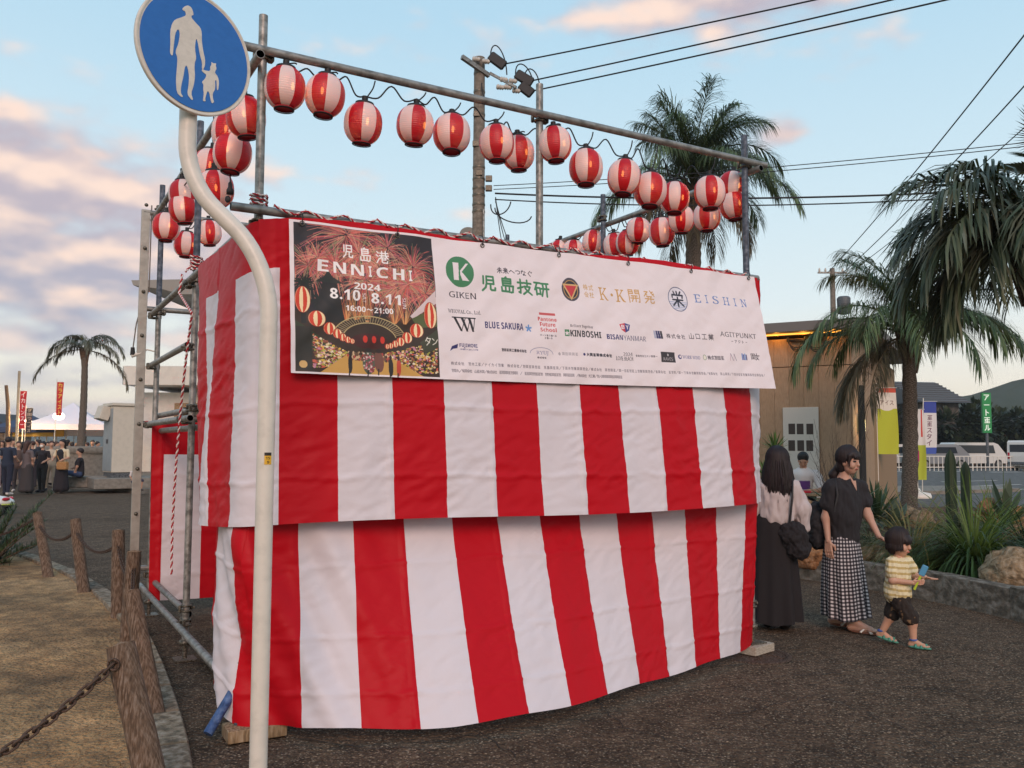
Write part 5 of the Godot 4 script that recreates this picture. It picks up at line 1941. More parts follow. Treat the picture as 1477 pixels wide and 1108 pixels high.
func make_far_left() -> void:
	rng.seed = 41
	var px := 0.0224
	# raised paving that carries the cabinet and the planter
	var e0 := ground(60, 703)
	var e1 := ground(140, 711)
	var e2 := ground(206, 716)
	var outline := PackedVector2Array([Vector2(e0.x - 4, -e0.z + 1), Vector2(e0.x, -e0.z), Vector2(e1.x, -e1.z), Vector2(e2.x, -e2.z), Vector2(e2.x + 9, -e2.z + 3.0), Vector2(e2.x + 9, 46), Vector2(e0.x - 14, 46)])
	var mb := MB.new()
	mb.slab(outline, 0.3, Transform3D(Basis(Vector3.RIGHT, -PI / 2), Vector3.ZERO))
	setting(mb, "terrace", rough_mat("paving", rgb(120, 112, 102), 0.1, Vector3.ONE * 0.3, 0.95, 0.0, 0.5))
	var cab := deep(176, 690, 28.2)
	mb = MB.new()
	mb.box(Transform3D(Basis(Vector3.UP, 0.6), Vector3(cab.x + 0.1, 0.3, cab.z)), Vector3(2.1, 0.34, 2.0), 0.03)
	single(mb, "stone_step", mats.concrete, "low concrete step under the pale metal cabinet", "step")
	# switch cabinet
	var t := thing("switch_cabinet", "tall pale metal switch cabinet with grey doors beside the planter", "cabinet", Vector3(cab.x, 0.47, cab.z), 0.72)
	mb = MB.new()
	mb.box(Transform3D(Basis(), Vector3(0, 0.08, 0)), Vector3(0.86, 0.16, 0.86), 0.01)
	put(mb, "plinth", mats.dark_pipe, t)
	mb = MB.new()
	mb.box(Transform3D(Basis(), Vector3(0, 1.22, 0)), Vector3(0.9, 2.12, 0.92), 0.015)
	put(mb, "case", rough_mat("cream_enamel", rgb(206, 198, 182), 0.025, Vector3.ONE * 0.5, 0.6), t)
	mb = MB.new()
	mb.box(Transform3D(Basis(), Vector3(0, 2.33, 0)), Vector3(1.02, 0.1, 1.04), 0.02)
	put(mb, "roof", mats.cream_enamel, t)
	for s in [-1, 1]:
		mb = MB.new()
		mb.box(Transform3D(Basis(), Vector3(-0.455, 1.2, s * 0.222)), Vector3(0.03, 2.0, 0.43), 0.008)
		var door := put(mb, "door", rough_mat("grey_enamel", rgb(146, 154, 156), 0.03, Vector3.ONE * 0.5, 0.55), t)
		mb = MB.new()
		mb.box(Transform3D(Basis(), Vector3(-0.48, 1.15, s * 0.06)), Vector3(0.03, 0.14, 0.03), 0.006)
		put(mb, "handle", mats.dark_pipe, door)
	mb = MB.new()
	mb.box(Transform3D(Basis(Vector3.BACK, -0.3), Vector3(-0.6, 2.05, -0.1)), Vector3(0.3, 0.45, 0.6), 0.02)
	put(mb, "vent_hood", mats.cream_enamel, t)
	# round planter with the palm
	var pc := deep(120, 660, 32.0)
	t = thing("round_planter", "round grey concrete planter at the foot of the windblown palm", "planter", Vector3(pc.x, 0.15, pc.z))
	mb = MB.new()
	mb.lathe([Vector2(1.15, 0.0), Vector2(1.2, 1.05), Vector2(1.3, 1.08), Vector2(1.32, 1.28), Vector2(1.2, 1.3), Vector2(1.15, 1.2), Vector2(0.0, 1.22)], 40)
	put(mb, "bowl", mats.concrete, t)
	# tents, lamps, banners
	gazebo("white pointed festival tent behind the crowd", Vector3(deep(104, 640, 42).x, 0, -42), 3.6, 2.45, 3.55, 0.3, mat("tent_white", rgb(232, 228, 234), 0.8))
	gazebo("long white festival tent beside the cabinet", Vector3(deep(136, 640, 44).x, 0, -45), 3.4, 2.2, 2.9, 0.1, mats.tent_white)
	gazebo("dark blue festival tent over the lit food stall", Vector3(deep(42, 640, 44).x, 0, -44), 3.4, 2.35, 3.05, 0.2, mat("tent_blue", rgb(60, 72, 98), 0.8))
	for k in 2:
		var p := deep([46, 74][k], 622, 43.0)
		t = thing("food_stall", ["warm lit yellow food stall under the blue tent", "warm lit yellow food stall under the white tent"][k], "stall", Vector3(p.x, 0, p.z), 0.1, "food stalls behind the crowd")
		mb = MB.new()
		mb.box(Transform3D(Basis(), Vector3(0, 0.5, 0)), Vector3(1.5, 1.0, 0.6), 0.02)
		put(mb, "counter", mat("stall_red", rgb(150, 60, 40), 0.7), t)
		mb = MB.new()
		mb.box(Transform3D(Basis(), Vector3(0, 2.15, 0.3)), Vector3(1.5, 0.5, 0.04), 0.01)
		put(mb, "sign_board", mat("stall_yellow", rgb(226, 176, 70), 0.7), t)
		for s in [-1, 1]:
			mb = MB.new()
			mb.box(Transform3D(Basis(), Vector3(s * 0.72, 1.2, 0)), Vector3(0.05, 2.4, 0.05), 0.005)
			put(mb, "post", mats.white_paint, t)
	for k in 2:
		var p := deep([85, 41][k], [605, 612][k], 38.6)
		t = thing("flood_lamp", ["dazzling white flood lamp hung at the white tent", "dazzling white flood lamp hung at the blue tent"][k], "lamp", p)
		mb = MB.new()
		mb.ellipsoid(Transform3D(), Vector3(0.26, 0.17, 0.14) * (1.0 if k == 0 else 0.6), 14, 8)
		var g := mat("lamp_glow", rgb(255, 246, 226), 0.5)
		g.emission_enabled = true
		g.emission = rgb(255, 244, 220)
		g.emission_energy_multiplier = 6.0
		put(mb, "lamp", g, t)
		mb = MB.new()
		mb.tube([Vector3(0, 0.1, -0.1), Vector3(0, 0.6, -0.2)], 0.02, 6)
		put(mb, "arm", mats.dark_pipe, t)
		var o := OmniLight3D.new()
		o.name = "light"
		o.light_energy = 5.0 if k == 0 else 3.0
		o.light_color = rgb(255, 220, 160)
		o.light_size = 0.12
		o.omni_range = 40.0
		o.omni_attenuation = 2.0
		o.shadow_enabled = true
		o.position = Vector3(0, -0.05, 0.3)
		t.add_child(o)
	for k in 3:
		var c := Canvas.new(64, 320, [rgb(196, 44, 48), rgb(196, 40, 44), rgb(66, 60, 58)][k])
		c.glyphs = strokes()
		for i in 6:
			c.kana(["カラアイスト", "イカトンスー", "タコラーイス"][k][i], 10, 8 + i * 51, Vector2(44, 42), 0, 6, [rgb(236, 210, 90), rgb(240, 226, 220), rgb(190, 170, 150)][k])
		flag_on_pole("nobori_flag", ["narrow red flag with yellow characters above the crowd", "narrow red flag with white characters before the white tent", "short dark printed flag above the crowd"][k], Vector3(deep([79, 26, 36][k] - 0.0, 640, 38).x, 0, -38), 0.27, [1.5, 1.65, 1.1][k], [2.75, 2.2, 2.0][k], print_mat(["flag_print_a", "flag_print_b", "flag_print_c"][k], c))
	mb = MB.new()
	var fp := deep(24, 640, 40)
	mb.tube([Vector3(fp.x, 0, fp.z), Vector3(fp.x, 4.9, fp.z)], 0.06, 8)
	single(mb, "lamp_post", mats.concrete, "plain grey post beside the narrow red flags", "post")
	mb = MB.new()
	fp = deep(11, 640, 38)
	mb.tube([Vector3(fp.x, 0, fp.z), Vector3(fp.x, 2.4, fp.z), Vector3(fp.x - 0.05, 3.3, fp.z), Vector3(fp.x - 0.16, 4.1, fp.z)], [0.11, 0.09, 0.08, 0.07], 8)
	single(mb, "dead_tree", mats.bark, "bare dead tree trunk leaning above the crowd", "tree")
	# the white terminal building with wide roofs
	var b := deep(276, 640, 45.0)
	t = thing("terminal_building", "white two storey building with wide overhanging flat roofs behind the scaffold", "building", Vector3(b.x, 0, -45))
	var wall := rough_mat("white_wall", rgb(206, 202, 194), 0.03, Vector3.ONE * 0.2, 0.85)
	mb = MB.new()
	mb.box(Transform3D(Basis(), Vector3(6, 4.6, -4)), Vector3(12, 9.2, 8), 0.02)
	put(mb, "upper_wall", wall, t)
	mb = MB.new()
	mb.box(Transform3D(Basis(), Vector3(4.6, 2.1, -3.4)), Vector3(14.0, 4.2, 8), 0.02)
	put(mb, "lower_wall", wall, t)
	mb = MB.new()
	mb.slab(PackedVector2Array([Vector2(-2.5, 9.75), Vector2(13, 10.1), Vector2(13, 9.1), Vector2(0, 9.05), Vector2(-0.9, 9.3), Vector2(-2.4, 9.5)]), 10.0, Transform3D(Basis(), Vector3(0, 0, -3.0)))
	put(mb, "roof", mat("roof_metal", rgb(142, 138, 132), 0.6), t)
	mb = MB.new()
	mb.box(Transform3D(Basis(), Vector3(4.9, 4.95, -2.6)), Vector3(15.2, 0.95, 9.4), 0.02)
	var cp := put(mb, "canopy", wall, t)
	mb = MB.new()
	mb.box(Transform3D(Basis(), Vector3(-2.72, 4.95, -2.6)), Vector3(0.03, 0.9, 9.3), 0.0)
	put(mb, "end_fascia", mat("slate_grey", rgb(92, 98, 104), 0.7), cp)
	for k in 6:
		for y in [7.5, 5.9]:
			mb = MB.new()
			mb.box(Transform3D(Basis(), Vector3(0.9 + k * 1.5, y, 0.0)), Vector3(0.95, 1.15, 0.08), 0.01)
			var w := put(mb, "window", mats.slate_grey, t)
			mb = MB.new()
			mb.box(Transform3D(Basis(), Vector3(0.9 + k * 1.5, y, 0.045)), Vector3(0.83, 1.03, 0.02), 0.0)
			put(mb, "pane", mat("dark_glass", rgb(52, 58, 64), 0.12), w)
	for k in 5:
		mb = MB.new()
		mb.box(Transform3D(Basis(), Vector3(0.2 + k * 1.9, 3.1, 0.66)), Vector3(1.7, 1.1, 0.08), 0.01)
		put(mb, "timber_panel", mats.plank, t)
	# low roof left of the cabinet
	var lr := deep(132, 612, 55.0)
	t = thing("pavilion", "low dark roofed pavilion behind the white tents", "pavilion", Vector3(lr.x, 0, -55))
	mb = MB.new()
	mb.slab(PackedVector2Array([Vector2(-1.8, 3.3), Vector2(4, 3.3), Vector2(4, 2.9), Vector2(-0.6, 2.85)]), 4.0)
	put(mb, "roof", mat("brown_roof", rgb(110, 84, 70), 0.8), t)
	for x in [-0.4, 3.6]:
		mb = MB.new()
		mb.box(Transform3D(Basis(), Vector3(x, 1.45, 0)), Vector3(0.2, 2.9, 0.2), 0.01)
		put(mb, "post", mats.brown_roof, t)
	var h0 := deep(14, 610, 60.0)
	t = thing("harbour_shed", "low brown shed at the edge of the crowd", "shed", Vector3(h0.x - 1.5, 0, -60))
	mb = MB.new()
	mb.box(Transform3D(Basis(), Vector3(0, 1.3, 0)), Vector3(4.5, 2.6, 3), 0.02)
	put(mb, "wall", rough_mat("shed_brown", rgb(112, 92, 70), 0.2, Vector3.ONE * 0.4, 0.9), t)
	mb = MB.new()
	mb.slab(PackedVector2Array([Vector2(-2.6, 2.55), Vector2(2.6, 2.55), Vector2(1.2, 3.6), Vector2(-1.2, 3.6)]), 3.6)
	put(mb, "roof", mat("dark_tile", rgb(58, 58, 62), 0.7), t)
	# far blue hills
	var hill := func(called: String, x0: float, x1: float, d: float, tops: Array, m: Material, crowns: int):
		var q := MB.new()
		var cols := 60
		var rows := 14
		var n := FastNoiseLite.new()
		n.seed = int(d)
		n.frequency = 0.02
		n.fractal_octaves = 4
		for j in rows + 1:
			for i in cols + 1:
				var u := float(i) / cols
				var v := float(j) / rows
				var f := u * (tops.size() - 1)
				var k := mini(int(f), tops.size() - 2)
				var h: float = lerpf(tops[k], tops[k + 1], smoothstep(0.0, 1.0, f - k)) * sin(v * PI * 0.5)
				var x := lerpf(x0, x1, u)
				q.vert(Vector3(x, h + n.get_noise_2d(x, v * 80.0) * d * 0.008 * v, -d - v * d * 0.35), Vector3(n.get_noise_2d(x * 3, v * 200) * 0.8, 0.7, 0.8).normalized(), Vector2.ZERO, Color(0.6 + 0.8 * absf(n.get_noise_2d(x * 2.5, v * 300.0)), 0.6 + 0.8 * absf(n.get_noise_2d(x * 2.5, v * 300.0)), 0.6))
		for j in rows:
			for i in cols:
				var k := j * (cols + 1) + i
				q.quad(k, k + 1, k + cols + 2, k + cols + 1)
		setting(q, called, m)
	var wood := mat("wooded_hill", rgb(44, 56, 40), 0.95)
	hill.call("far_hills", -1100, -300, 900, [18, 40, 26, 34, 10], wood, 0)
	hill.call("wooded_hill", 125, 460, 260, [8, 22, 31, 37, 40, 39, 37, 30], wood, 0)
	# low ride-on car by the lawn
	var rc := ground(-6, 748)
	t = thing("ride_on_car", "small low white and lime ride-on car with a red tail lamp beside the lawn", "toy car", Vector3(rc.x - 0.28, 0, rc.z), 0.25)
	mb = MB.new()
	mb.ellipsoid(Transform3D(Basis(), Vector3(0, 0.27, 0)), Vector3(0.62, 0.16, 0.34), 24, 12)
	put(mb, "body", mat("glossy_white", rgb(226, 226, 220), 0.25), t)
	mb = MB.new()
	mb.ellipsoid(Transform3D(Basis(), Vector3(-0.1, 0.40, 0)), Vector3(0.42, 0.13, 0.27), 20, 10)
	put(mb, "canopy", mat("pale_blue", rgb(130, 160, 190), 0.2), t)
	mb = MB.new()
	mb.ellipsoid(Transform3D(Basis(), Vector3(0.0, 0.22, 0)), Vector3(0.64, 0.035, 0.36), 24, 6)
	put(mb, "lime_stripe", mat("lime_paint", rgb(186, 206, 60), 0.3), t)
	for s in [-1, 1]:
		mb = MB.new()
		mb.ellipsoid(Transform3D(Basis(Vector3.UP, -0.5 * s), Vector3(0.5, 0.34, s * 0.17)), Vector3(0.05, 0.04, 0.1), 12, 8)
		put(mb, "tail_lamp", mat("red_lens", rgb(180, 24, 44), 0.2), t)
		for x in [-0.38, 0.38]:
			mb = MB.new()
			mb.tube([Vector3(x, 0.12, s * 0.22), Vector3(x, 0.12, s * 0.32)], 0.12, 16)
			put(mb, "wheel", mats.black_rubber, t)
	# dark shrub at the edge of the lawn
	var sb := ground(-24, 822, 0.03)
	t = thing("conifer_shrub", "dark green feathery shrub at the end of the bollard row", "shrub", Vector3(sb.x, 0.0, sb.z))
	mb = MB.new()
	var lf := MB.new()
	for k in 46:
		var w := rng.randf() * TAU
		var el := rng.randf_range(0.25, 1.45)
		var d := Vector3(cos(w) * cos(el), sin(el), sin(w) * cos(el))
		var l := rng.randf_range(0.5, 1.75) * (0.45 + 0.55 * sin(el))
		var a := Vector3(cos(w), 0, sin(w)) * 0.05
		var bend := a + d * l * 0.55
		var tip := bend + (d + Vector3(0, -0.15, 0)) * l * 0.45
		mb.tube([a, bend, tip], [0.012, 0.007, 0.002], 4)
		for i in 120:
			var u := rng.randf_range(0.25, 1.0)
			var p := a.lerp(bend, u * 2.0) if u < 0.5 else bend.lerp(tip, u * 2.0 - 1.0)
			var q := Vector3(rng.randf_range(-1, 1), rng.randf_range(-0.4, 1), rng.randf_range(-1, 1)).normalized()
			q = (q + d * 0.9).normalized()
			blade(lf, p, q, rng.randf_range(0.05, 0.11), 0.011, 0.1, [lin(62, 80, 50), lin(78, 96, 58), lin(48, 62, 42)][rng.randi() % 3])
	put(mb, "stems", mats.bark, t)
	put(lf, "foliage", mats.leaf, t).set_meta("kind", "stuff")


# ---------- leaves and blades
func blade(mb: MB, p: Vector3, d: Vector3, l: float, w: float, droop: float, col: Color, seg := 2) -> void:
	var side := d.cross(Vector3.UP)
	side = (side.normalized() if side.length() > 0.05 else Vector3.RIGHT) * w * 0.5
	var n := side.cross(d).normalized()
	if n.y < 0.0: n = -n
	var a := mb.vert(p - side * 0.6, n, Vector2.ZERO, col)
	mb.vert(p + side * 0.6, n, Vector2.ZERO, col)
	var q := p
	var dd := d
	for k in seg - 1:
		q += dd * l / seg
		dd = (dd + Vector3(0, -droop, 0)).normalized()
		var b := mb.vert(q - side, n, Vector2.ZERO, col)
		mb.vert(q + side, n, Vector2.ZERO, col)
		mb.quad(b - 2, b - 1, b + 1, b)
	q += dd * l / seg
	var e := mb.vert(q, n, Vector2.ZERO, col)
	mb.tri(e - 2, e - 1, e)

func frond(l: float, el0: float, el1: float, n: int, leaf: float, w: float, droop: float, cols: Array, stem: Color, r: RandomNumberGenerator) -> MB:
	var mb := MB.new()
	var pts := []
	var tan_ := []
	var p := Vector3.ZERO
	var steps := 16
	for k in steps + 1:
		var u := float(k) / steps
		var e := deg_to_rad(lerpf(el0, el1, pow(u, 1.25)))
		var d := Vector3(0.06 * sin(u * 3.0), sin(e), cos(e)).normalized()
		pts.append(p)
		tan_.append(d)
		p += d * l / steps
	var radii := []
	for k in steps + 1:
		radii.append(lerpf(0.022, 0.004, float(k) / steps) * l / 2.2)
	mb.tube(pts, radii, 5, true, stem)
	for i in n:
		var u := lerpf(0.13, 0.995, (i + r.randf()) / n)
		var k := mini(int(u * steps), steps - 1)
		var at := (pts[k] as Vector3).lerp(pts[k + 1], u * steps - k)
		var d: Vector3 = tan_[k]
		var x := Vector3.UP.cross(d).normalized() if absf(d.y) < 0.97 else Vector3.RIGHT
		var up := d.cross(x)
		for s: float in [-1.0, 1.0]:
			var open := lerpf(1.05, 0.45, u) + r.randf_range(-0.18, 0.18)
			var lift := r.randf_range(-0.35, 0.55)
			var q := (d * cos(open) + (x * s * cos(lift) + up * sin(lift)) * sin(open)).normalized()
			var ll := leaf * (0.35 + 0.65 * pow(sin(PI * clampf(u * 0.82 + 0.12, 0.0, 1.0)), 0.6)) * r.randf_range(0.75, 1.1)
			blade(mb, at, q, ll, w, droop * r.randf_range(0.5, 1.3), cols[r.randi() % cols.size()], 3)
	return mb

func palm(called: String, label: String, foot: Vector3, crown: Vector3, r0: float, r1: float, spec: Array, leaf: float, w: float, droop: float, n: int, seed_: int, cols: Array, dead: Array) -> Node3D:
	var t := thing(called, label, "palm tree", foot, 0.0)
	var r := RandomNumberGenerator.new()
	r.seed = seed_
	var top := crown - foot
	var mb := MB.new()
	var pts := []
	var rad := []
	var rings := int(top.length() / 0.11)
	for k in rings + 1:
		var u := float(k) / rings
		var q := top * u
		q.x += sin(u * PI) * 0.04
		pts.append(q)
		rad.append(lerpf(r0, r1, pow(u, 0.6)) * (1.0 + (0.06 if k % 2 == 0 else -0.03) + r.randf_range(-0.03, 0.03)))
	mb.tube(pts, rad, 14)
	put(mb, "trunk", rough_mat("palm_bark", rgb(104, 92, 80), 0.35, Vector3(2.5, 5, 2.5), 0.95, 0.0, 1.2), t)
	# old leaf bases round the neck
	mb = MB.new()
	for k in 14:
		var a := k * 2.4
		var d := Vector3(cos(a), 0.0, sin(a))
		var y := -0.45 * r.randf()
		mb.tube([top + d * r1 * 0.8 + Vector3(0, y - 0.2, 0), top + d * r1 * 1.3 + Vector3(0, y + 0.02, 0), top + d * r1 * 1.9 + Vector3(0, y + 0.22, 0)], [0.05, 0.04, 0.015], 5)
	put(mb, "leaf_bases", mats.bark, t)
	for s in spec:      # bearing, start and end slope, length, withered
		var f := frond(s[3], s[1], s[2], n, leaf, w, droop, dead if s.size() > 4 else cols, (lin(110, 92, 66) if s.size() > 4 else lin(86, 90, 56)), r)
		put(f, "frond", mats.leaf, t, Transform3D(Basis(Vector3.UP, deg_to_rad(s[0] + 90.0)), top))
	return t

func make_palms() -> void:
	var green := [lin(96, 112, 68), lin(110, 126, 78), lin(82, 98, 60), lin(122, 136, 90), lin(72, 86, 56)]
	var grey := [lin(110, 100, 78), lin(126, 112, 86), lin(94, 84, 64)]
	var r := RandomNumberGenerator.new()
	r.seed = 8
	# tall palm behind the lanterns: a tuft on top, a skirt of arching fronds, withered ones hanging
	var c := deep(998, 268, 21.0)
	var spec := []
	for k in 15:
		spec.append([k * 137.5, r.randf_range(72, 88), r.randf_range(-20, 50), r.randf_range(2.2, 2.7)])
	spec.append([5, 70, -62, 3.0])
	spec.append([12, 64, -75, 2.9])
	for k in 11:
		spec.append([k * 33.0 + r.randf() * 20.0, r.randf_range(22, 50), r.randf_range(-86, -60), r.randf_range(2.5, 3.0)])
	for k in 7:
		spec.append([k * 51.0, r.randf_range(-30, 5), -89, r.randf_range(1.9, 2.5), 1])
	palm("palm_tree", "tall feathery palm rising behind the right end of the lanterns", Vector3(c.x - 0.2, 0, c.z), c, 0.26, 0.17, spec, 0.88, 0.017, 0.95, 112, 4, green, grey)
	# palm in the bed by the shop
	c = deep(1309, 478, 14.0)
	spec = []
	for k in 11:
		spec.append([k * 137.5, r.randf_range(66, 86), r.randf_range(-35, 50), r.randf_range(1.6, 2.1)])
	for s in [[178, 30, -88, 2.35], [190, 45, -70, 2.0], [165, 20, -84, 1.9], [2, 40, -60, 2.0], [-8, 34, -86, 2.4], [12, 48, -80, 2.2], [-30, 30, -80, 2.0], [-60, 35, -80, 1.9], [-110, 30, -80, 1.9], [-140, 40, -82, 2.0], [60, 40, -70, 2.0], [110, 30, -75, 2.0], [-15, 55, -50, 2.2], [-75, 20, -86, 1.8]]:
		spec.append(s)
	for k in 3:
		spec.append([150 + k * 30, -20, -88, 1.7, 1])
	palm("palm_tree", "feathery palm with a ringed trunk in the planting bed before the shop", Vector3(deep(1309, 700, 14.0).x, 0.15, c.z), c, 0.14, 0.10, spec, 0.62, 0.013, 1.0, 104, 5, green, grey)
	# coarse palm that leans in at the edge
	c = deep(1492, 345, 9.0)
	spec = []
	for s in [[170, 40, -60, 1.5], [185, 28, -80, 1.55], [200, 50, -40, 1.6], [155, 55, -50, 1.4], [215, 20, -86, 1.4], [178, 12, -88, 1.3], [240, 35, -75, 1.5], [270, 30, -80, 1.5], [130, 40, -60, 1.4], [90, 50, -50, 1.5], [40, 45, -60, 1.5], [0, 40, -70, 1.5], [-40, 45, -60, 1.5], [300, 60, 0, 1.5], [195, 68, -20, 1.4], [225, 5, -89, 1.2], [188, 0, -89, 1.5], [172, -5, -89, 1.4], [205, 35, -70, 1.7], [160, 25, -85, 1.6], [182, 55, -30, 1.7]]:
		spec.append(s)
	palm("palm_tree", "coarse palm with long stiff leaflets at the edge of the planting bed", Vector3(c.x + 0.15, 0.15, c.z), c, 0.2, 0.15, spec, 0.80, 0.026, 0.75, 62, 6, [lin(84, 92, 66), lin(98, 104, 78), lin(70, 78, 58), lin(114, 114, 90)], grey)
	# fan palm high at the edge
	c = deep(1545, 235, 10.5)
	var t := thing("fan_palm", "fan palm with stiff round pleated leaves high at the edge", "palm tree", Vector3(c.x, 0.15, c.z))
	var top := Vector3(0, c.y - 0.15, 0)
	var mb := MB.new()
	mb.tube([Vector3.ZERO, top * 0.5, top], [0.17, 0.13, 0.12], 12)
	put(mb, "trunk", mats.palm_bark, t)
	for k in 10:
		var a := TAU * k / 10.0 + 0.15
		var el: float = [0.15, 0.5, 0.9][k % 3]
		var d := Vector3(cos(a) * cos(el), sin(el), sin(a) * cos(el))
		mb = MB.new()
		var hub := top + d * 0.5
		mb.tube([top, hub], [0.015, 0.01], 5, true, lin(96, 100, 66))
		var x := d.cross(Vector3.UP).normalized()
		for i in 42:
			var w := lerpf(-2.5, 2.5, i / 41.0)
			var q := (d * cos(w) + x * sin(w) + d.cross(x) * -0.12).normalized()
			blade(mb, hub, q, 0.52 * r.randf_range(0.88, 1.05) * (1.0 - 0.1 * absf(w)), 0.036, 0.10, [lin(82, 92, 74), lin(96, 104, 84), lin(66, 76, 60)][i % 3], 3)
		put(mb, "fan_leaf", mats.leaf, t)
	# windblown palm over the crowd
	c = deep(122, 509, 32.0)
	spec = []
	for s in [[178, 35, -88, 1.75], [185, 50, -80, 1.55], [170, 25, -86, 1.45], [160, 75, -40, 1.2], [140, 84, -70, 1.3], [5, 45, -86, 1.75], [-5, 30, -88, 1.6], [10, 65, -60, 1.4], [20, 75, -50, 1.3], [60, 50, -80, 1.4], [240, 40, -80, 1.4], [300, 45, -80, 1.4]]:
		spec.append(s)
	spec.append([2, -10, -89, 2.3, 1])
	spec.append([182, 0, -80, 2.3, 1])
	palm("palm_tree", "windblown palm in the round planter above the crowd", Vector3(deep(117, 640, 32).x, 1.3, -32), c, 0.15, 0.105, spec, 0.42, 0.02, 1.0, 70, 7, [lin(118, 114, 92), lin(104, 102, 80), lin(132, 126, 104)], grey)


# ---------- the shop, the street and the car park beyond the bed
func make_far_right() -> void:
	rng.seed = 61
	var mb := MB.new()
	# street sheet, pavement and markings
	mb.slab(PackedVector2Array([Vector2(9.5, 22.0), Vector2(70, 24.0), Vector2(110, 62), Vector2(14, 62)]), 0.012, Transform3D(Basis(Vector3.RIGHT, -PI / 2), Vector3(0, 0.006, 0)))
	setting(mb, "road", rough_mat("road_grey", rgb(84, 82, 78), 0.15, Vector3.ONE * 0.25, 0.9, 0.0, 0.3))
	mb = MB.new()
	mb.slab(PackedVector2Array([Vector2(10.5, 26.5), Vector2(17.5, 30.0), Vector2(17.8, 32.2), Vector2(11.0, 31.5)]), 0.12, Transform3D(Basis(Vector3.RIGHT, -PI / 2), Vector3(0, 0.06, 0)))
	setting(mb, "pavement", rough_mat("pavement", rgb(130, 122, 110), 0.15, Vector3.ONE * 0.4, 0.95, 0.0, 0.4))
	mb = MB.new()
	mb.slab(PackedVector2Array([Vector2(40, 62), Vector2(120, 62), Vector2(160, 130), Vector2(40, 130)]), 0.02, Transform3D(Basis(Vector3.RIGHT, -PI / 2), Vector3(0, 0.012, 0)))
	setting(mb, "car_park", mats.road_grey)
	var t := Node3D.new()
	t.name = "road_markings"
	add_child(t)
	t.set_meta("kind", "structure")
	for k in 5:
		mb = MB.new()
		var p := ground(1262 + k * 22, 661 + (k % 2) * 1.5)
		mb.box(Transform3D(Basis(Vector3.UP, 0.2), Vector3(lerpf(21, 34, k / 4.0) * 0.9, 0.018, -54 - (k % 2))), Vector3(2.2, 0.004, 0.5))
		put(mb, "stripe", mat("road_white", rgb(190, 188, 182), 0.8), t)
	for k in 3:
		mb = MB.new()
		var p := ground(1400 + k * 30, 690 + k * 6)
		mb.box(look(Vector3(p.x, 0.018, p.z), Vector3(0.9, 0, -0.5)), Vector3(0.15, 0.004, 4.0))
		put(mb, "stripe", mats.road_white, t)

	# timber clad shop
	var k0 := Vector3(6.85, 0, -17.5)
	var u := Vector3(-0.865, 0, -0.5).normalized()
	var w := Vector3(0.5, 0, -0.865).normalized()
	t = thing("timber_shop", "single storey shop clad in tan boards with a lit grey eave", "shop")
	var clad := []
	for k in 4:
		clad.append(rough_mat("tan_board_%d" % k, rgb(160 + k * 4, 132 + k * 3, 102 + k * 3), 0.08, Vector3(3.0, 0.5, 3.0), 0.7, 0.0, 0.15))
	mb = MB.new()
	mb.box(look(k0 + u * 4.0 + w * 4.0 + Vector3(0, 1.85, 0), u), Vector3(7.94, 3.7, 7.94), 0.01)
	put(mb, "core", mat("shop_core", rgb(150, 122, 92), 0.9), t)
	for f in [[u, -w, 26], [w, -u, 10]]:
		for k in f[2]:
			var along_: Vector3 = f[0]
			var out: Vector3 = f[1]
			var wd := 0.3
			for part_ in [[0.1, 3.18], [3.19, 3.78]]:
				mb = MB.new()
				mb.box(look(k0 + along_ * (0.155 + k * wd) + out * 0.012 + Vector3(0, (part_[0] + part_[1]) / 2, 0), along_), Vector3(0.045 + 0.0025 * (k % 2), part_[1] - part_[0] - 0.006, wd - 0.0025), 0.003)
				put(mb, "wall_board", clad[rng.randi() % 4], t)
	mb = MB.new()
	mb.box(look(k0 + u * 3.8 + w * 3.8 + Vector3(0, 3.97, 0), u), Vector3(8.6, 0.2, 8.5), 0.01)
	var eave := put(mb, "eave", mat("eave_grey", rgb(112, 106, 102), 0.6), t)
	mb = MB.new()
	mb.box(look(k0 + u * 3.8 - w * 0.24 + Vector3(0, 3.85, 0), u), Vector3(0.03, 0.03, 7.4))
	var led := mat("led_strip_glow", rgb(255, 190, 90), 0.5)
	led.emission_enabled = true
	led.emission = rgb(255, 176, 70)
	led.emission_energy_multiplier = 1.6
	put(mb, "led_strip", led, eave)
	for k in 8:
		var o := OmniLight3D.new()
		o.name = "light"
		o.light_energy = 0.05
		o.light_color = rgb(255, 170, 70)
		o.light_size = 0.05
		o.omni_range = 15.0
		o.omni_attenuation = 2.0
		o.shadow_enabled = true
		o.position = k0 + u * (0.3 + 0.55 * k) - w * 0.22 + Vector3(0, 3.80, 0)
		eave.add_child(o, true)
	# white panel of six small dark windows on the wall
	var n := -w
	var at := func(px: float, py: float) -> Vector3: return on_plane(px, py, k0 + n * 0.06, n)
	var a: Vector3 = at.call(1130, 606)
	var b: Vector3 = at.call(1184, 694)
	mb = MB.new()
	var mid := (a + b) / 2.0
	var size := Vector3((b - a).dot(-u), a.y - b.y, 0.05)
	var xf := look(mid, n)
	mb.box(xf, Vector3(size.x, size.y + 0.6, 0.05), 0.006)
	var panel := put(mb, "white_panel", mat("panel_white", rgb(206, 200, 188), 0.6), t)
	for q in [[1143, 616], [1155, 616], [1143, 640], [1156, 640], [1169, 640], [1169, 616]]:
		var p: Vector3 = at.call(q[0], q[1])
		mb = MB.new()
		mb.box(Transform3D(xf.basis, p + n * 0.02), Vector3(0.135, 0.22, 0.02), 0.004)
		var fr := put(mb, "small_window", mat("dark_frame", rgb(60, 48, 42), 0.5), panel)
		fr.set_meta("label", "small dark window in the white panel")
	# cable brackets and loops under the eave
	mb = MB.new()
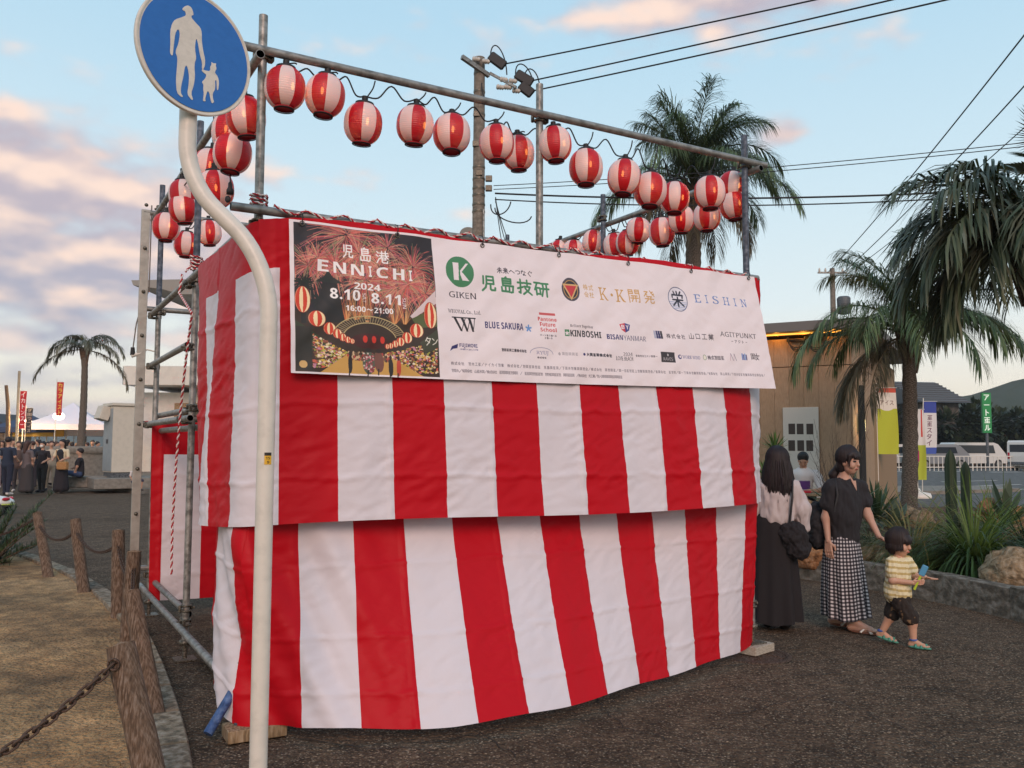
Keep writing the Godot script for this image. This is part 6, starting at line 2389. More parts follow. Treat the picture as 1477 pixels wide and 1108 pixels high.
	for k in 2:
		for j in 3:
			var c: Vector3 = at.call(1150 + k * 28, 484)
			var pts := []
			for i in 15:
				var v := i / 14.0 * PI
				pts.append(c + u * (cos(v) * (0.20 - 0.02 * j)) + Vector3(0, -sin(v) * (0.22 + 0.04 * j), 0) + n * (0.06 + 0.02 * j))
			mb.tube(pts, 0.012, 5)
	mb.box(look((at.call(1138, 488) + at.call(1190, 487)) / 2.0 + n * 0.05, u), Vector3(0.05, 0.05, 0.8), 0.004)
	put(mb, "cable_loops", mats.black_rubber, t)
	# lit number box on the side wall
	mb = MB.new()
	var sc := on_plane(1240, 608, k0 - u * 0.06, u)
	mb.box(look(sc - u * 0.05, u), Vector3(0.3, 0.34, 0.1), 0.02)
	var sg := mat("box_sign_glow", rgb(214, 222, 196), 0.5)
	sg.emission_enabled = true
	sg.emission = rgb(214, 226, 190)
	sg.emission_energy_multiplier = 0.35
	put(mb, "box_sign", sg, t)
	var ws := OmniLight3D.new()
	ws.name = "light"
	ws.light_energy = 0.25
	ws.light_color = rgb(255, 206, 140)
	ws.light_size = 0.1
	ws.omni_range = 12.0
	ws.omni_attenuation = 2.0
	ws.shadow_enabled = true
	ws.position = sc - u * 0.35
	t.add_child(ws, true)
	mb = MB.new()
	var dp := deep(1246, 690, 16.6)
	mb.box(Transform3D(Basis(), Vector3(dp.x, 1.35, dp.z)), Vector3(0.1, 2.7, 0.1), 0.008)
	single(mb, "dark_post", mat("dark_paint", rgb(44, 42, 42), 0.6), "thin dark square post beside the shop corner", "post")

	# nobori flags with weighted feet
	var cv := Canvas.new(128, 384, rgb(186, 196, 60))
	cv.glyphs = strokes()
	cv.rect(0, 0, 128, 120, rgb(226, 220, 208))
	cv.ellipse(64, 92, 60, 40, rgb(232, 226, 214))
	cv.rect(0, 0, 128, 26, rgb(206, 90, 70))
	cv.kana("アイス", 16, 70, Vector2(28, 28), 34, 4, rgb(150, 130, 120))
	flag_on_pole("nobori_flag", "broad lime green and white flag beside the shop corner", Vector3(deep(1268, 690, 21).x, 0, -21), 0.48, 1.6, 1.35, print_mat("lime_flag_print", cv))
	cv = Canvas.new(128, 512, rgb(226, 222, 218))
	cv.glyphs = strokes()
	cv.rect(0, 0, 128, 110, rgb(64, 80, 160))
	cv.rect(0, 450, 128, 512, rgb(72, 96, 176))
	for i in 5:
		cv.kana("ソフスタイ"[i], 34, 130 + i * 62, Vector2(56, 52), 0, 7, rgb(120, 84, 96))
	flag_on_pole("nobori_flag", "white flag with a blue top and brown characters behind the palm trunk", Vector3(deep(1331, 690, 27).x, 0, -27), 0.4, 1.62, 1.32, print_mat("blue_flag_print", cv), 0.12)
	cv = Canvas.new(128, 512, rgb(226, 222, 216))
	cv.rect(0, 260, 128, 512, rgb(178, 190, 62))
	cv.rect(70, 0, 100, 200, rgb(206, 70, 60))
	cv.rect(0, 300, 30, 380, rgb(176, 50, 110))
	t = flag_on_pole("nobori_flag", "narrow white and lime flag on a white weighted foot behind the palm trunk", Vector3(deep(1325, 700, 26).x, 0, -26), 0.24, 2.1, 0.55, print_mat("thin_flag_print", cv))
	mb = MB.new()
	mb.lathe([Vector2(0.0, 0.3), Vector2(0.05, 0.3), Vector2(0.1, 0.2), Vector2(0.34, 0.16), Vector2(0.38, 0.06), Vector2(0.36, 0.0)], 18)
	put(mb, "weighted_foot", mats.white_paint, t)

	# green upright sign in the car park
	cv = Canvas.new(96, 480, rgb(30, 120, 62))
	cv.glyphs = strokes()
	for i in 5:
		cv.kana("アートホル"[i], 14, 12 + i * 92, Vector2(66, 78), 0, 10, rgb(226, 236, 220))
	var gp := deep(1425, 640, 62)
	t = thing("upright_sign", "tall narrow green sign with white characters over the car park", "sign", Vector3(gp.x, 0, gp.z))
	mb = MB.new()
	mb.box(Transform3D(Basis(), Vector3(0, 4.0, 0)), Vector3(0.66, 2.9, 0.2), 0.02)
	put(mb, "box", mat("sign_green", rgb(30, 110, 60), 0.5), t)
	mb = MB.new()
	var q0 := []
	for c in [[-1, 1, 0, 0], [1, 1, 1, 0], [1, -1, 1, 1], [-1, -1, 0, 1]]:
		q0.append(mb.vert(Vector3(c[0] * 0.31, 4.0 + c[1] * 1.42, 0.104), Vector3.BACK, Vector2(c[2], c[3])))
	mb.quad(q0[0], q0[1], q0[2], q0[3])
	var sgm := print_mat("green_sign_print", cv, 0.4)
	sgm.emission_enabled = true
	sgm.emission_texture = sgm.albedo_texture
	sgm.emission = Color.BLACK
	sgm.emission_energy_multiplier = 0.25
	put(mb, "lit_face", sgm, t)
	mb = MB.new()
	mb.tube([Vector3(0, 0, 0), Vector3(0, 2.6, 0)], 0.1, 8)
	put(mb, "post", mats.dark_pipe, t)
	# parked vehicles
	van("parked_van", "white box van with red tail lamps parked at the edge of the car park", Vector3(deep(1472, 660, 58).x + 1.4, 0, -58), 0.5, mat("van_white", rgb(214, 212, 206), 0.3), 4.6, 2.0)
	van("parked_van", "white van with dark windows parked behind the drooping palm leaves", Vector3(deep(1405, 660, 66).x, 0, -66), 0.15, mats.van_white, 4.4, 1.9)
	van("parked_van", "silver van with a dark rear window behind the white fence", Vector3(deep(1352, 660, 64).x, 0, -64), 0.1, mat("van_silver", rgb(150, 152, 154), 0.3, 0.3), 4.2, 1.75)
	van("parked_van", "small white van beside the lime flag behind the fence", Vector3(deep(1296, 660, 66).x, 0, -66), 0.1, mats.van_white, 3.4, 1.75)
	# white guard fence
	t = thing("guard_fence", "low white pipe fence along the car park", "fence", Vector3(0, 0, 0))
	var f0 := Vector3(22.5, 0, -55.0)
	var f1 := Vector3(36.0, 0, -58.0)
	for h in [0.25, 0.95]:
		mb = MB.new()
		mb.tube([f0 + Vector3(0, h, 0), f1 + Vector3(0, h, 0)], 0.035, 6)
		put(mb, "rail", mats.white_paint, t)
	for k in 44:
		mb = MB.new()
		var p := f0.lerp(f1, k / 43.0)
		mb.tube([p, p + Vector3(0, 0.95, 0)], 0.028 if k % 6 else 0.045, 5)
		put(mb, "baluster" if k % 6 else "post", mats.white_paint, t)
	# houses under the hill
	var spots := [[1316, 585, 75.0, 3.6, 5.2, "grey tiled house behind the palm trunk"], [1440, 600, 95.0, 13.0, 3.0, "dark low house under the wooded hill"], [1370, 605, 110.0, 9.0, 3.2, "far dark house between the flags and the green sign"]]
	for s in spots:
		var p := deep(s[0], s[1], s[2])
		t = thing("tiled_house", s[5], "house", Vector3(p.x, 0, p.z), 0.2)
		mb = MB.new()
		mb.box(Transform3D(Basis(), Vector3(0, s[4] / 2, 0)), Vector3(s[3], s[4], 7), 0.02)
		put(mb, "wall", rough_mat("dim_wall", rgb(92, 88, 82), 0.15, Vector3.ONE * 0.2, 0.9), t)
		mb = MB.new()
		mb.slab(PackedVector2Array([Vector2(-4.4, 0), Vector2(4.4, 0), Vector2(0, 2.0)]), s[3] + 1.0, Transform3D(Basis(Vector3.UP, PI / 2), Vector3(0, s[4], 0)))
		var roof := put(mb, "roof", mat("slate_tile", rgb(84, 86, 88), 0.6), t)
		for k in 9:
			mb = MB.new()
			mb.tube([Vector3(-s[3] / 2 - 0.5, s[4] + 0.215 * k + 0.1, 4.2 - 0.47 * k), Vector3(s[3] / 2 + 0.5, s[4] + 0.215 * k + 0.1, 4.2 - 0.47 * k)], 0.09, 6)
			put(mb, "tile_course", mats.slate_tile, roof)
		for k in 4:
			mb = MB.new()
			mb.box(Transform3D(Basis(), Vector3(-s[3] * 0.36 + k * s[3] * 0.24, s[4] * 0.55, 3.52)), Vector3(1.2, 1.2, 0.06), 0.01)
			put(mb, "window", mats.dark_glass, t)
	# trees between the car park and the hill
	for k in 16:
		var x := lerpf(1262, 1500, k / 15.0) + rng.randf_range(-6, 6)
		var d := rng.randf_range(72, 92)
		var p := deep(x, 640, d)
		var hgt := rng.randf_range(4.0, 6.5)
		broad_tree(Vector3(p.x, 0, p.z), hgt, k)
	# house behind the banner with a dish
	var hp := deep(735, 400, 34.0)
	t = thing("slate_roof_house", "house with a pale slate roof showing above the banner", "house", Vector3(hp.x, 0, hp.z))
	mb = MB.new()
	mb.box(Transform3D(Basis(), Vector3(0.4, 3.9, -3)), Vector3(6.4, 7.8, 6), 0.02)
	put(mb, "wall", mats.white_wall, t)
	mb = MB.new()
	var apex := [Vector3(-0.8, 10.1, -3), Vector3(0.9, 9.9, -3)]
	var rim := [Vector3(-3.2, 7.9, 0.4), Vector3(4.0, 7.9, 0.4), Vector3(4.0, 7.9, -6.4), Vector3(-3.2, 7.9, -6.4)]
	mb.flat([rim[0], rim[1], apex[1], apex[0]], Vector3(0, 0.8, 0.6))
	mb.flat([rim[2], rim[3], apex[0], apex[1]], Vector3(0, 0.8, -0.6))
	mb.flat([rim[1], rim[2], apex[1]], Vector3(0.6, 0.8, 0))
	mb.flat([rim[3], rim[0], apex[0]], Vector3(-0.6, 0.8, 0))
	mb.flat([rim[0], rim[1], rim[2], rim[3]], Vector3.DOWN)
	var rf := put(mb, "roof", rough_mat("pale_slate", rgb(150, 142, 132), 0.12, Vector3.ONE * 0.6, 0.8, 0.0, 0.3), t)
	for k in 7:
		mb = MB.new()
		var v := k / 7.0
		mb.tube([(rim[0] as Vector3).lerp(apex[0], v) + Vector3(0, 0.02, 0.03), (rim[1] as Vector3).lerp(apex[1], v) + Vector3(0, 0.02, 0.03)], 0.03, 5)
		put(mb, "slate_course", mats.pale_slate, rf)
	var dish := thing("satellite_dish", "round grey satellite dish beside the utility pole above the banner", "dish", deep(678, 345, 24.0), 0.5)
	mb = MB.new()
	mb.lathe([Vector2(0.0, -0.10), Vector2(0.2, -0.07), Vector2(0.36, 0.0), Vector2(0.37, 0.01), Vector2(0.2, -0.05), Vector2(0.0, -0.08)], 28, Transform3D(Basis(Vector3.RIGHT, PI / 2 - 0.3), Vector3.ZERO))
	put(mb, "bowl", mat("dish_grey", rgb(140, 134, 124), 0.6), dish)
	mb = MB.new()
	mb.tube([Vector3(0, -0.3, 0.05), Vector3(0, -0.05, 0.42)], 0.014, 6)
	mb.box(Transform3D(Basis(), Vector3(0, -0.03, 0.42)), Vector3(0.06, 0.06, 0.12), 0.008)
	put(mb, "feed_arm", mats.dark_pipe, dish)
	mb = MB.new()
	mb.tube([Vector3(0, -0.05, -0.1), Vector3(0, -1.2, -0.12)], 0.03, 8)
	put(mb, "mast", mats.dark_pipe, dish)


func broad_tree(foot: Vector3, h: float, k: int) -> void:
	var t := thing("broadleaf_tree", ["dark rounded tree below the wooded hill", "tall dark tree below the wooded hill", "broad dark green tree below the wooded hill"][k % 3], "tree", foot, 0.0, "trees below the wooded hill")
	var r := RandomNumberGenerator.new()
	r.seed = 300 + k
	var mb := MB.new()
	mb.tube([Vector3.ZERO, Vector3(0.1, h * 0.3, 0), Vector3(0, h * 0.6, 0)], [0.3, 0.22, 0.1], 7)
	put(mb, "trunk", mats.bark, t)
	mb = MB.new()
	var clumps := []
	for i in 9:
		clumps.append([Vector3(r.randf_range(-0.34, 0.34), r.randf_range(0.25, 0.85), r.randf_range(-0.3, 0.3)) * h, h * r.randf_range(0.12, 0.24)])
	for i in 1500:
		var c: Array = clumps[r.randi() % clumps.size()]
		var d := Vector3(r.randfn(), r.randfn(), r.randfn()).normalized()
		blade(mb, c[0] + d * c[1] * pow(r.randf(), 0.3), (d + Vector3(0, 0.2, 0)).normalized(), 0.5, 0.3, 0.2, [lin(46, 58, 38), lin(56, 68, 44), lin(38, 48, 34)][r.randi() % 3])
	put(mb, "crown", mats.leaf, t).set_meta("kind", "stuff")


func van(called: String, label: String, at: Vector3, turn: float, paint: Material, l: float, h: float) -> void:
	var t := thing(called, label, "van", at, turn, "vehicles in the car park")
	var w := 1.7
	var mb := MB.new()
	var hl := l / 2.0
	mb.slab(PackedVector2Array([Vector2(-hl, 0.35), Vector2(hl - 0.05, 0.35), Vector2(hl, 0.75), Vector2(hl - 0.12, 1.05), Vector2(hl - 0.75, h - 0.12), Vector2(hl - 1.1, h), Vector2(-hl + 0.15, h), Vector2(-hl + 0.02, h - 0.12), Vector2(-hl - 0.03, 1.0)]), w)
	put(mb, "body", paint, t)
	for s in [-1, 1]:
		mb = MB.new()
		mb.slab(PackedVector2Array([Vector2(-hl + 0.25, 1.1), Vector2(hl - 1.0, 1.1), Vector2(hl - 1.15, h - 0.2), Vector2(-hl + 0.3, h - 0.2)]), 0.02, Transform3D(Basis(), Vector3(0, 0, s * (w / 2 + 0.006))))
		put(mb, "side_window", mats.dark_glass, t)
		for x in [-hl + 0.75, hl - 0.75]:
			mb = MB.new()
			mb.tube([Vector3(x, 0.32, s * (w / 2 - 0.18)), Vector3(x, 0.32, s * (w / 2 + 0.02))], 0.32, 18)
			var wh := put(mb, "wheel", mats.black_rubber, t)
			mb = MB.new()
			mb.tube([Vector3(x, 0.32, s * (w / 2 + 0.01)), Vector3(x, 0.32, s * (w / 2 + 0.03))], 0.19, 14)
			put(mb, "rim", mats.steel_pipe, wh)
		mb = MB.new()
		mb.box(Transform3D(Basis(), Vector3(-hl - 0.02, 1.0, s * (w / 2 - 0.1))), Vector3(0.06, 0.42, 0.14), 0.02)
		put(mb, "tail_lamp", mat("red_lens", rgb(180, 24, 44), 0.2), t)
		mb = MB.new()
		mb.box(Transform3D(Basis(), Vector3(hl - 0.02, 0.8, s * (w / 2 - 0.25))), Vector3(0.08, 0.16, 0.34), 0.03)
		put(mb, "headlight", mats.white_paint, t)
	mb = MB.new()
	mb.box(Transform3D(Basis(), Vector3(-hl + 0.0, h - 0.52, 0)), Vector3(0.06, 0.5, w - 0.35), 0.02)
	put(mb, "rear_window", mats.dark_glass, t)
	mb = MB.new()
	mb.slab(PackedVector2Array([Vector2(hl - 0.14, 1.1), Vector2(hl - 0.1, 1.1), Vector2(hl - 0.7, h - 0.16), Vector2(hl - 0.76, h - 0.16)]), w - 0.2, Transform3D(Basis(), Vector3(0.02, 0, 0)))
	put(mb, "windscreen", mats.dark_glass, t)
	mb = MB.new()
	mb.box(Transform3D(Basis(), Vector3(-hl - 0.02, 0.5, 0)), Vector3(0.12, 0.2, w - 0.05), 0.03)
	put(mb, "bumper", mats.dark_pipe, t)


# ---------- utility poles and wires
func wire(label: String, a: Vector3, b: Vector3, sag: float, r: float, called := "power_line", far := 1.0) -> void:
	b = a + (b - a) * far
	var pts := []
	for k in 33:
		var u := k / 32.0
		pts.append(a.lerp(b, u) - Vector3(0, sag * 4.0 * u * (1.0 - u), 0))
	var mb := MB.new()
	mb.tube(pts, r, 5)
	single(mb, called, mats.black_rubber, label, "wire", "overhead wires")

func make_wires() -> void:
	var d := 18.0
	var foot := deep(690, 400, d)
	var x := foot.x - 0.02
	var t := thing("utility_pole", "grey concrete utility pole with insulators and cables behind the lanterns", "utility pole", Vector3(x, 0, -d))
	var top := deep(697, 84, d).y
	var mb := MB.new()
	mb.tube([Vector3.ZERO, Vector3(0, top, 0)], [0.16, 0.115], 20)
	put(mb, "shaft", rough_mat("pole_concrete", rgb(128, 118, 106), 0.15, Vector3.ONE * 0.8, 0.9, 0.0, 0.3), t)
	mb = MB.new()
	mb.tube([Vector3(0.16, 0, 0.14), Vector3(0.11, top * 0.66, 0.12)], 0.025, 6)
	put(mb, "conduit", mats.steel_pipe, t)
	var local := func(px: float, py: float, dz := 0.0) -> Vector3: return deep(px, py, d - dz) - t.position
	for k in 9:
		mb = MB.new()
		var y := top - [0.35, 0.75, 1.25, 2.4, 2.65, 2.85, 3.0, 3.2, 3.35][k] as float
		var br := lerpf(0.16, 0.115, y / top) + 0.008
		mb.lathe([Vector2(br - 0.01, -0.026), Vector2(br, -0.022), Vector2(br, 0.022), Vector2(br - 0.01, 0.026)], 18, Transform3D(Basis(), Vector3(0, y, 0)))
		put(mb, "band", mats.clamp_steel, t)
	# cross-arm reaching back and insulators with black covers
	mb = MB.new()
	mb.box(look((local.call(665, 84, 0.4) + local.call(700, 108, 0.0)) / 2.0, local.call(700, 108) - local.call(665, 84, 0.4)), Vector3(0.08, 0.1, 0.75), 0.008)
	put(mb, "cross_arm", mats.steel_pipe, t)
	mb = MB.new()
	mb.box(look((local.call(700, 104, 0.1) + local.call(745, 128, 0.3)) / 2.0, local.call(745, 128, 0.3) - local.call(700, 104, 0.1)), Vector3(0.06, 0.06, 0.7), 0.008)
	put(mb, "cross_arm", mats.steel_pipe, t)
	for q in [[684, 86], [698, 89], [724, 115], [737, 117], [719, 126], [730, 126], [742, 131]]:
		mb = MB.new()
		var p: Vector3 = local.call(q[0], q[1], 0.2)
		mb.lathe([Vector2(0.02, -0.09), Vector2(0.05, -0.08), Vector2(0.06, -0.05), Vector2(0.035, -0.03), Vector2(0.06, 0.0), Vector2(0.035, 0.02), Vector2(0.055, 0.05), Vector2(0.02, 0.09)], 12, look(p, Vector3(1, -0.25, 0.3)) * Transform3D(Basis(Vector3.RIGHT, PI / 2), Vector3.ZERO))
		put(mb, "insulator", mat("porcelain", rgb(196, 188, 176), 0.3), t)
	for q in [[703, 80, 725, 96], [741, 106, 765, 120], [747, 122, 765, 136]]:
		var p: Vector3 = local.call(q[0], q[1], 0.2)
		var e: Vector3 = local.call(q[2], q[3], 0.2)
		mb = MB.new()
		mb.box(look((p + e) / 2.0, e - p), Vector3(0.1, 0.22, p.distance_to(e)), 0.03)
		put(mb, "wire_cover", mats.black_rubber, t)
	for q in [[704, 82, 716, 60, 728, 108], [741, 112, 748, 85, 766, 118], [753, 110, 768, 96, 775, 132], [700, 150, 694, 140, 692, 120], [712, 300, 735, 325, 765, 312], [706, 295, 718, 315, 735, 291]]:
		mb = MB.new()
		var p: Vector3 = local.call(q[0], q[1], 0.2)
		var m: Vector3 = local.call(q[2], q[3], 0.2)
		var e: Vector3 = local.call(q[4], q[5], 0.2)
		var pts := []
		for k in 13:
			pts.append(p.bezier_interpolate(m + (p - e) * 0.45, m + (e - p) * 0.45, e, k / 12.0))
		mb.tube(pts, 0.014, 5)
		put(mb, "jumper_cable", mats.black_rubber, t)
	for q in [[685, 165], [684, 208], [689, 250], [703, 258], [703, 272]]:
		mb = MB.new()
		mb.box(Transform3D(Basis(), local.call(q[0], q[1], 0.1)), Vector3(0.14, 0.12, 0.1), 0.01)
		put(mb, "fitting", mats.clamp_steel, t)
	var from := func(px: float, py: float) -> Vector3: return deep(px, py, d - 0.2)
	var a: Vector3 = from.call(726, 92)
	wire("upper black power line from the utility pole to beyond the palms", a, ground(1141, 0, a.y), 0.05, 0.016, "power_line", 1.6)
	a = from.call(765, 116)
	wire("middle black power line from the utility pole to beyond the palms", a, ground(1250, 0, a.y), 0.05, 0.016, "power_line", 1.6)
	a = from.call(765, 131)
	wire("lowest of three black power lines from the top of the utility pole", a, ground(1325, 0, a.y), 0.05, 0.016, "power_line", 1.6)
	a = from.call(710, 268)
	wire("thin telephone line running level behind the tall palm", a, ground(1477, 190, a.y + 0.1), 0.16, 0.009, "telephone_line", 1.4)
	wire("second thin telephone line running level behind the tall palm", a - Vector3(0, 0.08, 0), ground(1477, 194, a.y), 0.18, 0.009, "telephone_line", 1.4)
	a = from.call(712, 279)
	wire("thick bundled cable behind the tall palm", a, ground(1477, 248, a.y), 0.3, 0.02, "bundled_cable", 1.4)
	wire("second strand of the bundled cable behind the tall palm", a - Vector3(0, 0.13, 0), ground(1477, 252, a.y - 0.05), 0.36, 0.014, "bundled_cable", 1.4)
	for k in 3:
		wire(["slack cable dropping from the utility pole to the roof", "second slack cable dropping from the utility pole to the roof", "third slack cable dropping from the utility pole to the roof"][k], from.call(713, 285 + k * 3), deep(726 + k * 8, 362, 30.0), 0.2, 0.012)
	# far pole over the shop
	d = 50.0
	t = thing("utility_pole", "far utility pole with a transformer above the timber shop", "utility pole", Vector3(deep(1207, 640, d).x, 0, -d))
	top = deep(1206, 384, d).y
	mb = MB.new()
	mb.tube([Vector3.ZERO, Vector3(0, top, 0)], [0.2, 0.14], 14)
	put(mb, "shaft", mats.pole_concrete, t)
	mb = MB.new()
	mb.box(Transform3D(Basis(), Vector3(0, top - 0.25, 0)), Vector3(1.7, 0.1, 0.1), 0.01)
	put(mb, "cross_arm", mats.steel_pipe, t)
	for s in [-0.75, -0.4, 0.6]:
		mb = MB.new()
		mb.lathe([Vector2(0.05, 0.0), Vector2(0.07, 0.1), Vector2(0.04, 0.2), Vector2(0.0, 0.24)], 8, Transform3D(Basis(), Vector3(s, top - 0.2, 0)))
		put(mb, "insulator", mats.porcelain, t)
	mb = MB.new()
	mb.lathe([Vector2(0.0, -0.55), Vector2(0.36, -0.5), Vector2(0.38, 0.4), Vector2(0.3, 0.5), Vector2(0.0, 0.52)], 14, Transform3D(Basis(), Vector3(0.55, top - 2.2, 0.2)))
	put(mb, "transformer", mats.dark_pipe, t)
	a = deep(1194, 389, d)
	wire("long power line rising from the far pole over the planting bed", a, ground(1477, 30, a.y), 0.3, 0.022, "power_line", 1.25)
	a = deep(1216, 389, d)
	wire("second long power line rising from the far pole over the planting bed", a, ground(1477, 106, a.y), 0.3, 0.022, "power_line", 1.25)
	a = deep(1222, 391, d)
	wire("third long power line rising from the far pole behind the coarse palm", a, ground(1477, 168, a.y), 0.3, 0.018, "power_line", 1.25)
	for k in 3:
		wire(["black service cable from the shop eave past the palm", "second black service cable from the shop eave past the palm", "third black service cable from the shop eave past the palm"][k], deep(1165 + k * 9, 482 + k, 17.6), deep(1232 + k * 4, 458 + k * 3, 16.0), 0.03, 0.014, "service_cable", 3.0)


# ---------- the planting bed
func rock(label: String, at: Vector3, size: Vector3, k: int) -> void:
	var n := FastNoiseLite.new()
	n.seed = k
	n.frequency = 1.1
	n.fractal_octaves = 4
	var mb := MB.new()
	var sides := 22
	var rings := 14
	for i in rings + 1:
		var e := PI * i / rings - PI / 2
		for s in sides + 1:
			var w := TAU * (s % sides) / sides
			var u := Vector3(cos(e) * cos(w), sin(e), cos(e) * sin(w))
			var f := 1.0 + 0.38 * n.get_noise_3dv(u * 1.1) + 0.12 * n.get_noise_3dv(u * 4.0)
			mb.vert(u * f * size, u, Vector2(s, i))
	for i in rings:
		for s in sides:
			var q := i * (sides + 1) + s
			mb.quad(q, q + 1, q + sides + 2, q + sides + 1)
	var acc := PackedVector3Array()
	acc.resize(mb.v.size())
	for i in range(0, mb.ix.size(), 3):
		var nn := (mb.v[mb.ix[i + 2]] - mb.v[mb.ix[i]]).cross(mb.v[mb.ix[i + 1]] - mb.v[mb.ix[i]])
		for j in 3:
			acc[mb.ix[i + j]] += nn
	for i in acc.size():
		mb.n[i] = acc[i].normalized()
	single(mb, "garden_rock", mats.rock if k % 3 else rough_mat("rust_rock", rgb(158, 108, 66), 0.4, Vector3.ONE * 1.5, 0.95, 0.0, 1.5), label, "rock", "rocks in the planting bed", place(at, k * 1.7))

func clump(called: String, label: String, at: Vector3, count: int, l: float, w: float, droop: float, cols: Array, k: int, flat := 0.2, category := "grass") -> void:
	var t := thing(called, label, category, at)
	var r := RandomNumberGenerator.new()
	r.seed = k
	var mb := MB.new()
	for i in count:
		var a := r.randf() * TAU
		var el := acos(1.0 - pow(r.randf(), 0.8) * (1.0 - flat))
		el = PI / 2 - el
		var d := Vector3(cos(a) * cos(el), sin(el), sin(a) * cos(el))
		blade(mb, Vector3(cos(a), 0, sin(a)) * r.randf() * l * 0.12, d, l * r.randf_range(0.55, 1.1), w * r.randf_range(0.7, 1.2), droop * r.randf_range(0.5, 1.4), cols[r.randi() % cols.size()], 5)
	put(mb, "blades", mats.leaf, t).set_meta("kind", "stuff")

func rosette(called: String, label: String, at: Vector3, count: int, l: float, w: float, k: int, cols: Array, droop := 0.05) -> void:
	var t := thing(called, label, "plant", at)
	var r := RandomNumberGenerator.new()
	r.seed = k
	for i in count:
		var mb := MB.new()
		var el := lerpf(1.45, -0.25, pow(float(i) / count, 0.9))
		var d := Vector3(0, sin(el), cos(el))
		blade(mb, Vector3.ZERO, d, l * r.randf_range(0.8, 1.05), w, droop, cols[r.randi() % cols.size()], 4)
		put(mb, "leaf", mats.leaf, t, Transform3D(Basis(Vector3.UP, i * 2.39996 + r.randf() * 0.3), Vector3.ZERO))

